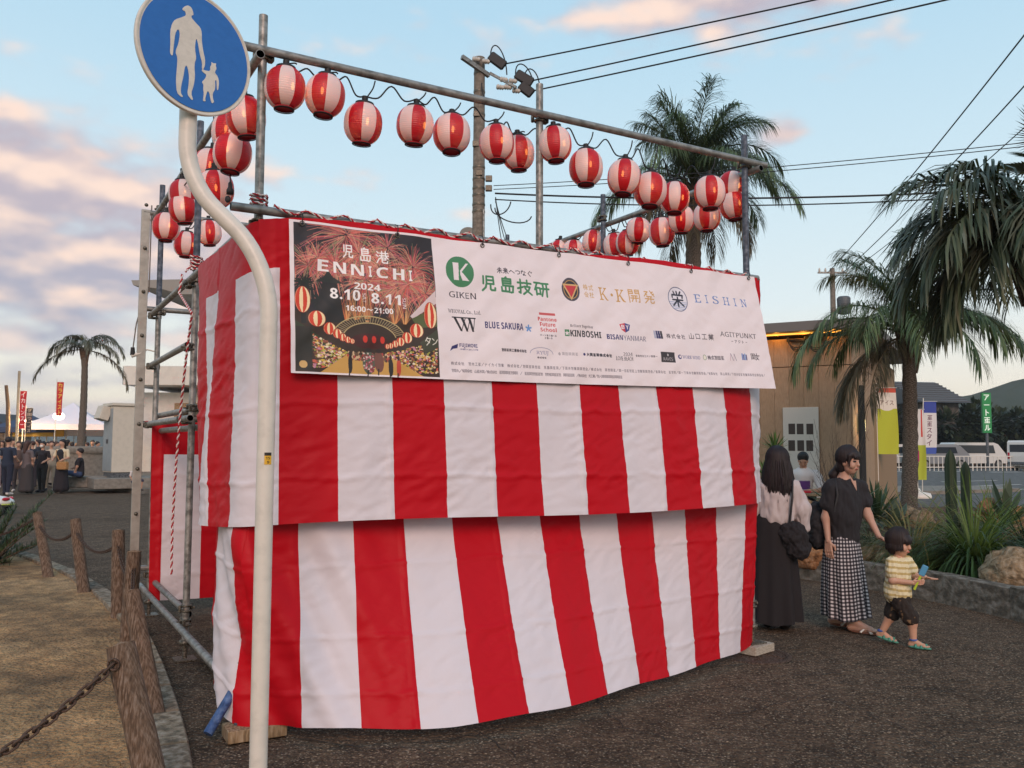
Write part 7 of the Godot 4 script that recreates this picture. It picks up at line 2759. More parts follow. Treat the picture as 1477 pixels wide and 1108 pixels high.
func make_planting() -> void:
	rng.seed = 12
	var line := planter_line()
	var n := FastNoiseLite.new()
	n.seed = 2
	n.frequency = 0.5
	n.fractal_octaves = 4
	var mb := MB.new()
	var rows := 60
	var cols := 40
	for j in rows:
		var f := float(j) / (rows - 1) * (line.size() - 1)
		var k := mini(int(f), line.size() - 2)
		var p := line[k].lerp(line[k + 1], f - k)
		for i in cols:
			var u := float(i) / (cols - 1)
			var x := p.x + 0.12 + u * 9.0
			var z := p.y - u * 3.6
			var h := 0.20 + 0.16 * smoothstep(0.0, 0.25, u) + n.get_noise_2d(x, z) * 0.12 * smoothstep(0.0, 0.1, u)
			h -= 0.5 * smoothstep(0.75, 1.0, u)
			mb.vert(Vector3(x, h, z), Vector3(n.get_noise_2d(x * 3, z * 3), 1.4, n.get_noise_2d(x * 3 + 70, z * 3)).normalized(), Vector2(x, z))
	for j in rows - 1:
		for i in cols - 1:
			var q := j * cols + i
			mb.quad(q, q + 1, q + cols + 1, q + cols)
	setting(mb, "planting_bed", rough_mat("bed_soil", rgb(92, 74, 54), 0.4, Vector3.ONE * 0.8, 0.97, 0.0, 1.4))
	# rocks
	rock("pale rock behind the woman with long hair", ground(1152, 778, 0.25), Vector3(0.3, 0.24, 0.25), 1)
	rock("rusty brown rock between the two women", ground(1178, 800, 0.25), Vector3(0.26, 0.17, 0.22), 3)
	rock("upright pale rock between the two women", ground(1160, 752, 0.45), Vector3(0.26, 0.36, 0.25), 4)
	rock("low brown rock behind the child", ground(1262, 800, 0.25), Vector3(0.26, 0.12, 0.2), 5)
	rock("flat grey rock at the kerb behind the child", ground(1290, 806, 0.25), Vector3(0.2, 0.10, 0.16), 7)
	rock("tan boulder under the leaning grass", ground(1322, 760, 0.35), Vector3(0.42, 0.3, 0.3), 8)
	rock("large tan boulder beside the big grass clump at the kerb", ground(1470, 832, 0.25), Vector3(0.36, 0.28, 0.3), 10)
	rock("reddish boulder behind the big grass clump", ground(1448, 745, 0.4), Vector3(0.4, 0.3, 0.3), 9)
	rock("low tan rock in front of the yucca", ground(1225, 798, 0.25), Vector3(0.22, 0.12, 0.2), 11)
	rock("brown boulder under the fan palm", ground(1500, 790, 0.3), Vector3(0.4, 0.36, 0.34), 12)
	var lush := [lin(78, 104, 44), lin(94, 120, 54), lin(60, 84, 38), lin(108, 132, 70)]
	var dull := [lin(112, 110, 62), lin(130, 122, 72), lin(92, 98, 54), lin(146, 132, 84)]
	var dark := [lin(54, 74, 50), lin(66, 86, 58), lin(78, 98, 70)]
	clump("grass_clump", "big arching green grass clump at the planter kerb beside the child", ground(1408, 812, 0.25), 1300, 1.1, 0.014, 0.42, lush, 1, 0.12)
	clump("grass_clump", "yellowing grass clump leaning over behind the child", ground(1318, 800, 0.27), 760, 1.0, 0.011, 0.45, dull, 2, 0.10)
	clump("grass_clump", "small green grass tuft behind the walking woman's arm", ground(1260, 786, 0.27), 260, 0.5, 0.011, 0.4, dark, 3, 0.2)
	clump("grass_clump", "tall green grass clump behind the big one", ground(1440, 775, 0.3), 420, 1.0, 0.013, 0.35, lush, 4, 0.3)
	clump("grass_clump", "dry straw coloured grass tuft below the palm trunk", ground(1345, 772, 0.3), 260, 0.75, 0.010, 0.45, dull, 5, 0.1)
	clump("grass_clump", "dark grass clump at the edge beside the tan boulder", ground(1490, 800, 0.3), 420, 0.9, 0.014, 0.4, dark, 6, 0.2)
	rosette("yucca", "dark spiky yucca rosette behind the walking woman", ground(1222, 772, 0.3) + Vector3(0, 0.28, 0), 84, 0.68, 0.042, 7, dark)
	rosette("yucca", "smaller dark spiky yucca beside the palm trunk", ground(1268, 768, 0.3) + Vector3(0, 0.22, 0), 60, 0.6, 0.04, 8, dark)
	rosette("agave", "blue green agave with broad leaves beside the palm trunk", ground(1292, 765, 0.32), 26, 0.5, 0.11, 9, [lin(84, 100, 84), lin(96, 112, 94)])
	rosette("agave", "tall grey green agave behind the big grass clump", ground(1455, 752, 0.35), 24, 0.75, 0.10, 10, [lin(78, 92, 74), lin(90, 104, 86)])
	rosette("cordyline", "light green spiky cordyline before the shop wall", deep(1118, 648, 14.5), 70, 0.36, 0.022, 11, [lin(96, 122, 60), lin(112, 138, 72), lin(80, 104, 52)])
	rosette("cordyline", "lower light green cordyline head beside the long haired woman", deep(1108, 690, 14.0), 70, 0.42, 0.024, 12, [lin(96, 122, 60), lin(112, 138, 72), lin(80, 104, 52)])
	mb = MB.new()
	var cd := deep(1118, 648, 14.5)
	mb.tube([Vector3(cd.x, 0.1, cd.z), cd], [0.05, 0.04], 7)
	put(mb, "stem", mats.bark, get_node("cordyline"), Transform3D(Basis(), -get_node("cordyline").position))
	# ribbed columnar cacti
	for k in 3:
		var px: Array = [[1371, 643, 10.2, 0.056], [1393, 660, 10.4, 0.050], [1383, 735, 10.0, 0.045]][k]
		var top := deep(px[0], px[1], px[2])
		var t := thing("column_cactus", ["tall ribbed column cactus left of its pair behind the grass clump", "shorter ribbed column cactus of the pair behind the grass clump", "short ribbed cactus shoot at the foot of the pair"][k].replace(" left of its pair", " of the pair"), "cactus", Vector3(top.x, 0.25, top.z), k)
		mb = MB.new()
		var sides := 48
		var high := top.y - 0.25
		for j in 21:
			var v := j / 20.0
			var rr: float = px[3] * (0.85 + 0.2 * sin(v * 2.4)) * sqrt(clampf((1.0 - v) * 9.0, 0.0, 1.0))
			for s in sides + 1:
				var w := TAU * s / sides
				var f := 1.0 + 0.14 * cos(w * 7.0)
				mb.vert(Vector3(cos(w) * rr * f, v * high, sin(w) * rr * f), Vector3(cos(w) - sin(w) * sin(w * 7.0) * -0.6, 0.2 if v > 0.9 else 0.0, sin(w) + cos(w) * sin(w * 7.0) * -0.6).normalized(), Vector2(s, j), lin(58, 74, 50))
		for j in 20:
			for s in sides:
				var q := j * (sides + 1) + s
				mb.quad(q, q + 1, q + sides + 2, q + sides + 1)
		put(mb, "ribbed_stem", mats.leaf, t)
	# bare twiggy shrub in front of the shop
	var tw := deep(1205, 700, 13.5)
	mb = MB.new()
	for k in 26:
		var p := Vector3(tw.x + rng.randf_range(-0.1, 0.1), 0.3, tw.z)
		var d := Vector3(rng.randf_range(-0.35, 0.35), 1, rng.randf_range(-0.3, 0.3)).normalized()
		var l := rng.randf_range(0.9, 1.75)
		mb.tube([p, p + d * l * 0.5, p + d * l + Vector3(rng.randf_range(-0.1, 0.1), 0, 0)], [0.008, 0.005, 0.002], 4)
		for i in 5:
			var q := p + d * l * rng.randf_range(0.4, 0.9)
			mb.tube([q, q + (d + Vector3(rng.randf_range(-1, 1), 0.3, 0)).normalized() * 0.2], [0.003, 0.001], 3)
	single(mb, "bare_shrub", mats.bark, "bare twiggy shrub in front of the shop corner", "shrub")


# ---------- people
func head_bones(c: Vector3, f: Vector3, up: Vector3, s: float, skin: Color, hair: Color) -> Array:
	var x := up.cross(f).normalized()
	var u := f.cross(x).normalized()
	var b := Basis(x, u, f)
	var lip := skin.lerp(lin(150, 60, 56), 0.6)
	var out := [
		[c + u * 0.018 * s, Vector3(0.070, 0.092, 0.086) * s, b, skin],
		[c + f * 0.020 * s - u * 0.048 * s, Vector3(0.052, 0.056, 0.058) * s, b, skin],
		[c + f * 0.030 * s - u * 0.082 * s, Vector3(0.030, 0.022, 0.034) * s, b, skin],
		[c + f * 0.078 * s + u * 0.006 * s, c + f * 0.088 * s - u * 0.026 * s, 0.008 * s, 0.0125 * s, skin],
		[c + f * 0.078 * s - u * 0.058 * s, Vector3(0.021, 0.008, 0.013) * s, b, lip]]
	for q: float in [-1.0, 1.0]:
		out.append([c + x * q * 0.070 * s - u * 0.012 * s, Vector3(0.011, 0.027, 0.018) * s, b, skin])
		out.append([c + f * 0.070 * s + x * q * 0.030 * s + u * 0.004 * s, Vector3(0.015, 0.007, 0.012) * s, b, lin(34, 26, 24)])
		out.append([c + f * 0.074 * s + x * q * 0.032 * s + u * 0.024 * s, Vector3(0.018, 0.004, 0.010) * s, b, hair])
		out.append([c + f * 0.052 * s + x * q * 0.038 * s - u * 0.03 * s, Vector3(0.028, 0.03, 0.026) * s, b, skin])
	return out

# palm and five bent fingers from a wrist, pointing along d with the palm facing n
func hand_bones(w: Vector3, d: Vector3, n: Vector3, s: float, curl: float, mirror: float, skin: Color) -> Array:
	d = d.normalized()
	var x := d.cross(n).normalized() * mirror
	n = x.cross(d).normalized() * mirror
	var out := []
	for k in 4:
		var a: float = [-0.030, -0.010, 0.010, 0.028][k] * s
		var l: float = [0.058, 0.070, 0.074, 0.066][k] * s
		var kn := w + d * 0.085 * s + x * a
		out.append([w + x * a * 0.6, kn, 0.014 * s, 0.0105 * s, skin])
		var p := kn
		var dd := d
		for j in 3:
			dd = (dd + n * curl * (0.5 + 0.3 * j)).normalized()
			var q: Vector3 = p + dd * l * [0.45, 0.32, 0.23][j]
			out.append([p, q, (0.0095 - 0.001 * j) * s, (0.0085 - 0.001 * j) * s, skin])
			p = q
	var t0 := w + x * 0.022 * s + d * 0.02 * s
	var t1 := t0 + (x * 0.7 + d * 0.6 + n * 0.3).normalized() * 0.04 * s
	out.append([t0, t1, 0.013 * s, 0.0105 * s, skin])
	out.append([t1, t1 + (d + x * 0.1 + n * 0.4 * curl).normalized() * 0.032 * s, 0.010 * s, 0.008 * s, skin])
	return out

func foot_bones(a: Vector3, d: Vector3, s: float, col: Color) -> Array:
	var x := d.cross(Vector3.UP).normalized()
	var heel := Vector3(a.x, a.y - 0.045 * s, a.z) - d * 0.035 * s
	var ball := heel + d * 0.16 * s - Vector3(0, 0.004 * s, 0)
	var out := [[a, heel, 0.034 * s, 0.028 * s, col], [a, ball, 0.032 * s, 0.024 * s, col], [heel, ball, 0.027 * s, 0.03 * s, col]]
	for k in 5:
		var p := ball + x * (k - 2) * 0.016 * s
		out.append([p, p + d * (0.055 - 0.006 * absf(k - 1.5)) * s, 0.011 * s, 0.009 * s, col])
	return out

func loft(rings: Array, sides: int, pleats: int, deep_: float, uv := Vector2(1, 1)) -> MB:   # [centre, rx, rz] from top to bottom
	var mb := MB.new()
	var p := PackedVector3Array()
	var m := rings.size()
	for j in m:
		var v := float(j) / (m - 1)
		for i in sides + 1:
			var w := TAU * (i % sides) / sides
			var f := 1.0 + deep_ * v * (sin(w * pleats) * 0.6 + sin(w * (pleats * 0.6 + 1.0) + v * 1.5) * 0.4) if pleats > 0 else 1.0
			p.append(rings[j][0] + Vector3(cos(w) * rings[j][1] * f, 0.012 * sin(w * 3.0) * v, sin(w) * rings[j][2] * f))
	var nn := net_normals(p, sides + 1, m - 1)
	for j in m:
		for i in sides + 1:
			var q := j * (sides + 1) + i
			var k := nn[q]
			var w := TAU * (i % sides) / sides
			if k.dot(Vector3(cos(w), 0, sin(w))) < 0.0: k = -k
			if i == 0 or i == sides: k = (Vector3(1, 0, 0) + Vector3(0, k.y, 0)).normalized()
			mb.vert(p[q], k, Vector2(float(i) / sides * uv.x, float(j) / (m - 1) * uv.y))
	for j in m - 1:
		for i in sides:
			var q := j * (sides + 1) + i
			mb.quad(q, q + 1, q + sides + 2, q + sides + 1)
	return mb

# loose cloth: folds that mostly run downwards
func wrinkle(mb: MB, amp: float, freq: float, seed_: int, tall := 0.35) -> MB:
	var n := FastNoiseLite.new()
	n.seed = seed_
	n.frequency = 1.0
	n.fractal_octaves = 2
	var s := Vector3(freq, freq * tall, freq)
	for i in mb.v.size():
		var p := mb.v[i] * s
		var d := n.get_noise_3dv(p)
		var g := Vector3(n.get_noise_3dv(p + Vector3(0.05, 0, 0)) - d, n.get_noise_3dv(p + Vector3(0, 0.05, 0)) - d, n.get_noise_3dv(p + Vector3(0, 0, 0.05)) - d) * 20.0 * s
		var nn := mb.n[i]
		g -= nn * g.dot(nn)
		mb.v[i] += nn * d * amp
		mb.n[i] = (nn - g * amp).normalized()
	return mb

func facing_camera(at: Vector3) -> float:
	return atan2(-at.x, -at.z)

func make_people() -> void:
	make_walker()
	make_child()
	make_long_hair()
	make_seated_man()
	make_crowd()


# strands that lie over the skull from the crown and hang free below; reach(azimuth) gives where each ends
func strands(c: Vector3, f: Vector3, r: Vector3, count: int, reach: Callable, fall: Callable, col: Color, seed_: int, thick := 0.005) -> MB:
	var mb := MB.new()
	var g := RandomNumberGenerator.new()
	g.seed = seed_
	var x := Vector3.UP.cross(f).normalized()
	for k in count:
		var az := TAU * (k + g.randf()) / count            # 0 is the face
		var d := f * cos(az) + x * sin(az)
		var end: float = reach.call(az) + g.randf_range(-0.08, 0.08)
		var pts := []
		var rad := []
		var lift := 1.0 + g.randf_range(0.0, 0.05)
		for i in 7:
			var e := lerpf(1.45, end, i / 6.0)
			pts.append(c + Vector3(d.x * r.x * cos(e), sin(e) * r.y, d.z * r.x * cos(e)) * lift - f * r.z * 0.12 * cos(e))
			rad.append(thick * (0.8 if i == 0 else 1.0))
		var l: float = fall.call(az) * g.randf_range(0.88, 1.06)
		if l > 0.0:
			for i in 4:
				var u := (i + 1) / 4.0
				pts.append(pts[6] + Vector3(0, -l * u, 0) + d * (l * 0.09 * sin(u * 2.2) + 0.012 * l * 3.0 * g.randf()))
				rad.append(thick * lerpf(1.0, 0.35, u))
		else:
			rad[6] = thick * 0.4
		var tone := col * g.randf_range(0.75, 1.5)
		mb.tube(pts, rad, 4, true, Color(tone.r, tone.g, tone.b))
	return mb


func make_walker() -> void:
	var at := ground(1228, 905)
	var t := thing("person", "woman in a black blouse and long gingham skirt reaching out to the child", "person", at, facing_camera(at))
	var skin := lin(190, 148, 126)
	var hair := lin(34, 24, 24)
	var f := Vector3(0.80, 0, 0.60)
	var hf := Vector3(0.90, -0.04, 0.43).normalized()
	var hc := Vector3(0.02, 1.395, 0.03)
	var rs := Vector3(-0.125, 1.175, 0.075)
	var re := Vector3(-0.165, 0.925, 0.09)
	var rw := Vector3(-0.150, 0.735, 0.13)
	var ls := Vector3(0.115, 1.175, -0.06)
	var le := Vector3(0.165, 0.945, -0.02)
	var lw := Vector3(0.245, 0.775, 0.04)
	var bones := [
		[Vector3(-0.01, 1.30, 0.01), Vector3(-0.02, 1.20, 0.0), 0.042, 0.05, skin],
		[Vector3(-0.02, 1.14, 0.0), Vector3(0.11, 0.14, 0.085), Basis(), skin],
		[rs, re, 0.042, 0.034, skin], [re, rw, 0.034, 0.022, skin], [ls, le, 0.042, 0.034, skin], [le, lw, 0.034, 0.022, skin],
		[rs, Vector3(-0.02, 1.17, 0), 0.04, 0.06, skin], [ls, Vector3(-0.02, 1.17, 0), 0.04, 0.06, skin],
		[Vector3(-0.02, 1.10, 0), Vector3(-0.03, 0.80, 0), 0.09, 0.09, skin],
		[Vector3(-0.06, 0.78, 0.04), Vector3(-0.02, 0.42, 0.06), 0.07, 0.046, skin], [Vector3(-0.02, 0.42, 0.06), Vector3(0.04, 0.075, 0.10), 0.044, 0.03, skin],
		[Vector3(-0.02, 0.78, -0.06), Vector3(-0.06, 0.42, -0.07), 0.075, 0.05, skin], [Vector3(-0.06, 0.42, -0.07), Vector3(-0.11, 0.085, -0.08), 0.048, 0.03, skin]]
	var mb := blob(bones, 0.012, 0.03)
	mb.add(blob(head_bones(hc, hf, Vector3.UP, 1.0, skin, hair), 0.005, 0.008))
	mb.add(blob(hand_bones(rw, Vector3(0.05, -1, 0.08), Vector3(0.5, 0, -0.8), 0.95, 0.32, 1.0, skin), 0.004, 0.006))
	mb.add(blob(hand_bones(lw, Vector3(0.88, -0.42, 0.15), Vector3(-0.1, -0.9, 0.3), 0.95, 0.22, -1.0, skin), 0.004, 0.006))
	mb.add(blob(foot_bones(Vector3(0.04, 0.085, 0.10), Vector3(0.93, 0, 0.36), 1.0, skin), 0.006, 0.01))
	mb.add(blob(foot_bones(Vector3(-0.11, 0.095, -0.08), Vector3(0.95, 0, 0.3), 1.0, skin), 0.006, 0.01))
	put(mb, "body", mats.skin, t)
	# hair with a fringe and a low tail
	var x := Vector3.UP.cross(hf).normalized()
	var b := Basis(x, hf.cross(x), hf)
	var hb := [[hc + Vector3(0, 0.040, 0) - hf * 0.014, Vector3(0.082, 0.088, 0.094), b, hair], [hc + Vector3(0, 0.066, 0) + hf * 0.048, Vector3(0.066, 0.034, 0.044), b, hair],
		[hc + Vector3(0, 0.038, 0) + hf * 0.083, Vector3(0.055, 0.022, 0.012), b, hair], [hc - hf * 0.045 - Vector3(0, 0.03, 0), Vector3(0.07, 0.075, 0.05), b, hair]]
	for q: float in [-1.0, 1.0]:
		hb.append([hc + x * q * 0.072 + hf * 0.045 + Vector3(0, 0.05, 0), hc + x * q * 0.070 + hf * 0.042 - Vector3(0, 0.035, 0), 0.016, 0.006, hair])
	hb.append([hc - hf * 0.085 - Vector3(0, 0.04, 0), hc - hf * 0.13 - Vector3(0, 0.12, 0), 0.028, 0.038, hair])
	hb.append([hc - hf * 0.13 - Vector3(0, 0.12, 0), hc - hf * 0.12 - Vector3(0, 0.25, 0), 0.038, 0.010, hair])
	var hm := tinted("hair", 0.6)
	var hair_mb := blob(hb, 0.007, 0.02)
	hair_mb.add(strands(hc + Vector3(0, 0.035, 0), hf, Vector3(0.088, 0.10, 0.09), 190, func(a): return 0.30 if absf(wrapf(a, -PI, PI)) < 0.75 else (-0.15 if absf(wrapf(a, -PI, PI)) < 1.2 else -0.5), func(a): return 0.03 if absf(wrapf(a, -PI, PI)) < 0.75 else 0.0, hair, 5))
	put(hair_mb, "hair", hm, t)
	# loose blouse
	var k := lin(26, 24, 28)
	var sb := [[rs, Vector3(-0.03, 1.20, 0.0), 0.056, 0.066, k], [ls, Vector3(-0.01, 1.20, 0.0), 0.056, 0.066, k], [Vector3(-0.02, 1.16, 0.0), Vector3(0.150, 0.085, 0.105), Basis(Vector3.UP, 0.9), k], [Vector3(-0.02, 1.08, 0), Vector3(-0.03, 0.93, 0.0), 0.125, 0.13, k], [Vector3(-0.03, 0.93, 0), Vector3(-0.035, 0.78, 0.0), 0.13, 0.135, k],
		[rs + Vector3(0.02, 0.0, 0), rs.lerp(re, 0.52), 0.06, 0.066, k], [ls - Vector3(0.02, 0.0, 0), ls.lerp(le, 0.5), 0.06, 0.066, k], [Vector3(-0.03, 1.0, 0.02), Vector3(0.155, 0.2, 0.125), Basis(Vector3.UP, 0.6), k]]
	put(wrinkle(blob(sb, 0.010, 0.04), 0.013, 16.0, 3), "blouse", mat("black_linen", rgb(38, 36, 39), 0.9), t)
	mb = MB.new()
	mb.slab(PackedVector2Array([Vector2(-0.028, 0.0), Vector2(0.028, 0.0), Vector2(0.0, -0.085)]), 0.004, look(Vector3(-0.015, 1.235, 0.0) + f * 0.092, f + Vector3(0, 0.35, 0)))
	var vs := tinted("skin_patch", 0.6)
	vs.vertex_color_use_as_albedo = false
	vs.albedo_color = rgb(190, 148, 126)
	put(mb, "neckline", vs, t)
	# gingham skirt
	var g := Canvas.new(64, 64, rgb(206, 200, 200))
	g.rect(32, 0, 64, 32, rgb(84, 78, 82))
	g.rect(0, 32, 32, 64, rgb(84, 78, 82))
	g.rect(32, 32, 64, 64, rgb(30, 28, 32))
	var gm := mat("gingham", Color.WHITE, 0.9)
	gm.albedo_texture = g.image()
	var rings := []
	for j in 26:
		var v := j / 25.0
		rings.append([Vector3(-0.045 + 0.02 * v * v, lerpf(0.83, 0.105, v), 0.0), 0.10 + 0.085 * pow(v, 0.4), 0.095 + 0.095 * pow(v, 0.4)])
	put(loft(rings, 110, 12, 0.13, Vector2(36, 25)), "skirt", gm, t)
	# dark bag on her back
	put(wrinkle(blob([[Vector3(-0.225, 0.86, -0.05), Vector3(0.085, 0.19, 0.13), Basis(Vector3.BACK, 0.12), k], [Vector3(-0.235, 0.74, -0.05), Vector3(0.09, 0.10, 0.13), Basis(), k]], 0.012, 0.04), 0.016, 14.0, 8, 0.8), "backpack", mats.black_linen, t)
	mb = MB.new()
	mb.tube([Vector3(-0.19, 0.95, 0.0), Vector3(-0.15, 1.22, 0.06), Vector3(-0.085, 1.245, 0.10), Vector3(-0.07, 1.12, 0.155), Vector3(-0.10, 0.98, 0.15)], 0.017, 6, true, Color.WHITE, 0.5)
	put(mb, "strap", mats.black_rubber, t)
	# sandals
	for s in [[Vector3(0.04, 0.0, 0.10), Vector3(0.93, 0, 0.36).normalized()], [Vector3(-0.11, 0.01, -0.08), Vector3(0.95, 0, 0.3).normalized()]]:
		var side: Vector3 = s[1].cross(Vector3.UP).normalized()
		mb = MB.new()
		mb.ellipsoid(look(s[0] + s[1] * 0.075 + Vector3(0, 0.012, 0), s[1]), Vector3(0.046, 0.013, 0.125), 18, 6)
		var sole := put(mb, "sandal", mat("brown_sole", rgb(120, 78, 58), 0.7), t)
		mb = MB.new()
		for q: float in [-1.0, 1.0]:
			mb.tube([s[0] + s[1] * 0.06 + side * 0.044 * q + Vector3(0, 0.015, 0), s[0] + s[1] * 0.10 + Vector3(0, 0.062, 0), s[0] + s[1] * 0.15 - side * 0.042 * q + Vector3(0, 0.015, 0)], 0.016, 6, true, Color.WHITE, 0.45)
		put(mb, "strap", mats.white_paint, sole)


func make_child() -> void:
	var at := ground(1308, 928)
	var t := thing("person", "small child in a striped yellow shirt holding a blue toy", "person", at, facing_camera(at))
	var skin := lin(198, 152, 126)
	var hair := lin(36, 24, 22)
	var hf := Vector3(0.94, -0.10, 0.32).normalized()
	var hc := Vector3(-0.02, 0.775, 0.01)
	var rs := Vector3(-0.075, 0.635, 0.055)
	var re := Vector3(-0.075, 0.50, 0.085)
	var rw := Vector3(0.065, 0.495, 0.10)
	var ls := Vector3(0.035, 0.635, -0.055)
	var le := Vector3(0.075, 0.53, -0.06)
	var lw := Vector3(0.155, 0.525, -0.02)
	var hip := Vector3(-0.035, 0.34, 0)
	var bones := [[Vector3(-0.025, 0.70, 0), Vector3(-0.03, 0.63, 0), 0.035, 0.04, skin], [Vector3(-0.03, 0.60, 0), Vector3(-0.035, 0.40, 0), 0.075, 0.075, skin],
		[rs, re, 0.030, 0.026, skin], [re, rw, 0.026, 0.018, skin], [ls, le, 0.030, 0.026, skin], [le, lw, 0.026, 0.018, skin],
		[hip + Vector3(-0.02, 0, -0.04), Vector3(-0.10, 0.20, -0.045), 0.055, 0.036, skin], [Vector3(-0.10, 0.20, -0.045), Vector3(-0.165, 0.075, -0.05), 0.035, 0.024, skin],
		[hip + Vector3(0.01, 0, 0.04), Vector3(0.055, 0.19, 0.05), 0.055, 0.036, skin], [Vector3(0.055, 0.19, 0.05), Vector3(0.06, 0.06, 0.05), 0.035, 0.024, skin]]
	var mb := blob(bones, 0.009, 0.02)
	mb.add(blob(head_bones(hc, hf, Vector3.UP, 0.90, skin, hair), 0.0045, 0.008))
	mb.add(blob(hand_bones(rw, Vector3(0.9, 0.1, 0.0), Vector3(-0.1, 0.3, -1.0), 0.58, 0.55, 1.0, skin), 0.003, 0.004))
	mb.add(blob(hand_bones(lw, Vector3(0.9, -0.1, 0.3), Vector3(0.0, 1.0, 0.0), 0.58, 0.12, 1.0, skin), 0.003, 0.004))
	mb.add(blob(foot_bones(Vector3(-0.165, 0.085, -0.05), Vector3(0.88, -0.25, 0.1).normalized(), 0.62, skin), 0.005, 0.008))
	mb.add(blob(foot_bones(Vector3(0.06, 0.055, 0.05), Vector3(0.95, 0, 0.3).normalized(), 0.62, skin), 0.005, 0.008))
	put(mb, "body", mats.skin, t)
	var x := Vector3.UP.cross(hf).normalized()
	var b := Basis(x, hf.cross(x), hf)
	var hb := [[hc + Vector3(0, 0.034, 0) - hf * 0.016, Vector3(0.080, 0.084, 0.092), b, hair], [hc + Vector3(0, 0.045, 0) + hf * 0.045, Vector3(0.064, 0.040, 0.042), b, hair], [hc + Vector3(0, 0.026, 0) + hf * 0.074, Vector3(0.054, 0.026, 0.012), b, hair], [hc - hf * 0.045 - Vector3(0, 0.03, 0), Vector3(0.068, 0.065, 0.045), b, hair]]
	for q: float in [-1.0, 1.0]:
		hb.append([hc + x * q * 0.066 + Vector3(0, 0.03, 0), hc + x * q * 0.066 - Vector3(0, 0.045, 0), 0.022, 0.012, hair])
	var hair_mb := blob(hb, 0.006, 0.018)
	hair_mb.add(strands(hc + Vector3(0, 0.03, 0), hf, Vector3(0.085, 0.095, 0.088), 200, func(a): return 0.12 if absf(wrapf(a, -PI, PI)) < 0.8 else -0.35, func(a): return 0.025 if absf(wrapf(a, -PI, PI)) < 0.8 else 0.045, hair, 6, 0.0045))
	put(hair_mb, "hair", mats.hair, t)
	# striped shirt
	var c := lin(226, 214, 176)
	var sb := [[Vector3(-0.03, 0.62, 0), Vector3(0.088, 0.055, 0.085), Basis(), c], [Vector3(-0.03, 0.58, 0), Vector3(-0.04, 0.40, 0), 0.088, 0.10, c], [rs, rs.lerp(re, 0.62), 0.045, 0.046, c], [ls, ls.lerp(le, 0.6), 0.045, 0.046, c]]
	mb = blob(sb, 0.006, 0.025)
	for i in mb.v.size():
		if fposmod(mb.v[i].y + mb.v[i].x * 0.08, 0.042) < 0.017:
			mb.c[i] = lin(190, 166, 108)
	put(wrinkle(mb, 0.008, 22.0, 6, 0.5), "shirt", mats.dyed, t)
	var d := lin(44, 34, 32)
	var sh := [[hip + Vector3(-0.0, 0.03, 0), Vector3(0.092, 0.06, 0.088), Basis(), d], [hip + Vector3(-0.02, 0, -0.04), Vector3(-0.082, 0.235, -0.045), 0.064, 0.062, d], [hip + Vector3(0.01, 0, 0.04), Vector3(0.043, 0.225, 0.05), 0.064, 0.062, d]]
	mb = blob(sh, 0.009, 0.02)
	var n := FastNoiseLite.new()
	n.frequency = 14.0
	for i in mb.v.size():
		if n.get_noise_3dv(mb.v[i]) > 0.42:
			mb.c[i] = lin(130, 100, 70)
	put(wrinkle(mb, 0.008, 24.0, 7, 0.6), "shorts", mats.dyed, t)
	for s in [[Vector3(-0.165, 0.03, -0.05), Vector3(0.88, -0.22, 0.1).normalized()], [Vector3(0.06, 0.0, 0.05), Vector3(0.95, 0, 0.3).normalized()]]:
		mb = MB.new()
		mb.ellipsoid(look(s[0] + s[1] * 0.045 + Vector3(0, 0.012, 0), s[1]), Vector3(0.032, 0.013, 0.085), 16, 6)
		var sole := put(mb, "sandal", mat("teal_rubber", rgb(82, 150, 128), 0.6), t)
		var side: Vector3 = s[1].cross(Vector3.UP).normalized()
		mb = MB.new()
		for l in [0.02, 0.06, 0.09]:
			mb.tube([s[0] + s[1] * l + side * 0.031 + Vector3(0, 0.014, 0), s[0] + s[1] * l + Vector3(0, 0.055 - l * 0.15, 0), s[0] + s[1] * l - side * 0.031 + Vector3(0, 0.014, 0)], 0.010, 6, true, Color.WHITE, 0.5)
		put(mb, "strap", mats.teal_rubber, sole)
		mb = MB.new()
		mb.ellipsoid(Transform3D(Basis(), s[0] + Vector3(0, 0.062, 0)), Vector3(0.03, 0.014, 0.03), 12, 6)
		put(mb, "sock", mat("blue_sock", rgb(70, 96, 160), 0.8), sole)
	var o := thing("toy_wand", "small toy with a blue paddle and lime handle in the child's hand", "toy", at, facing_camera(at))
	mb = MB.new()
	mb.tube([Vector3(0.075, 0.445, 0.10), Vector3(0.12, 0.545, 0.10)], 0.009, 8)
	put(mb, "handle", mats.lime_paint, o)
	mb = MB.new()
	mb.box(Transform3D(Basis(Vector3.BACK, -0.42), Vector3(0.142, 0.59, 0.10)), Vector3(0.045, 0.085, 0.014), 0.006)
	put(mb, "paddle", mat("toy_blue", rgb(84, 150, 186), 0.4), o)


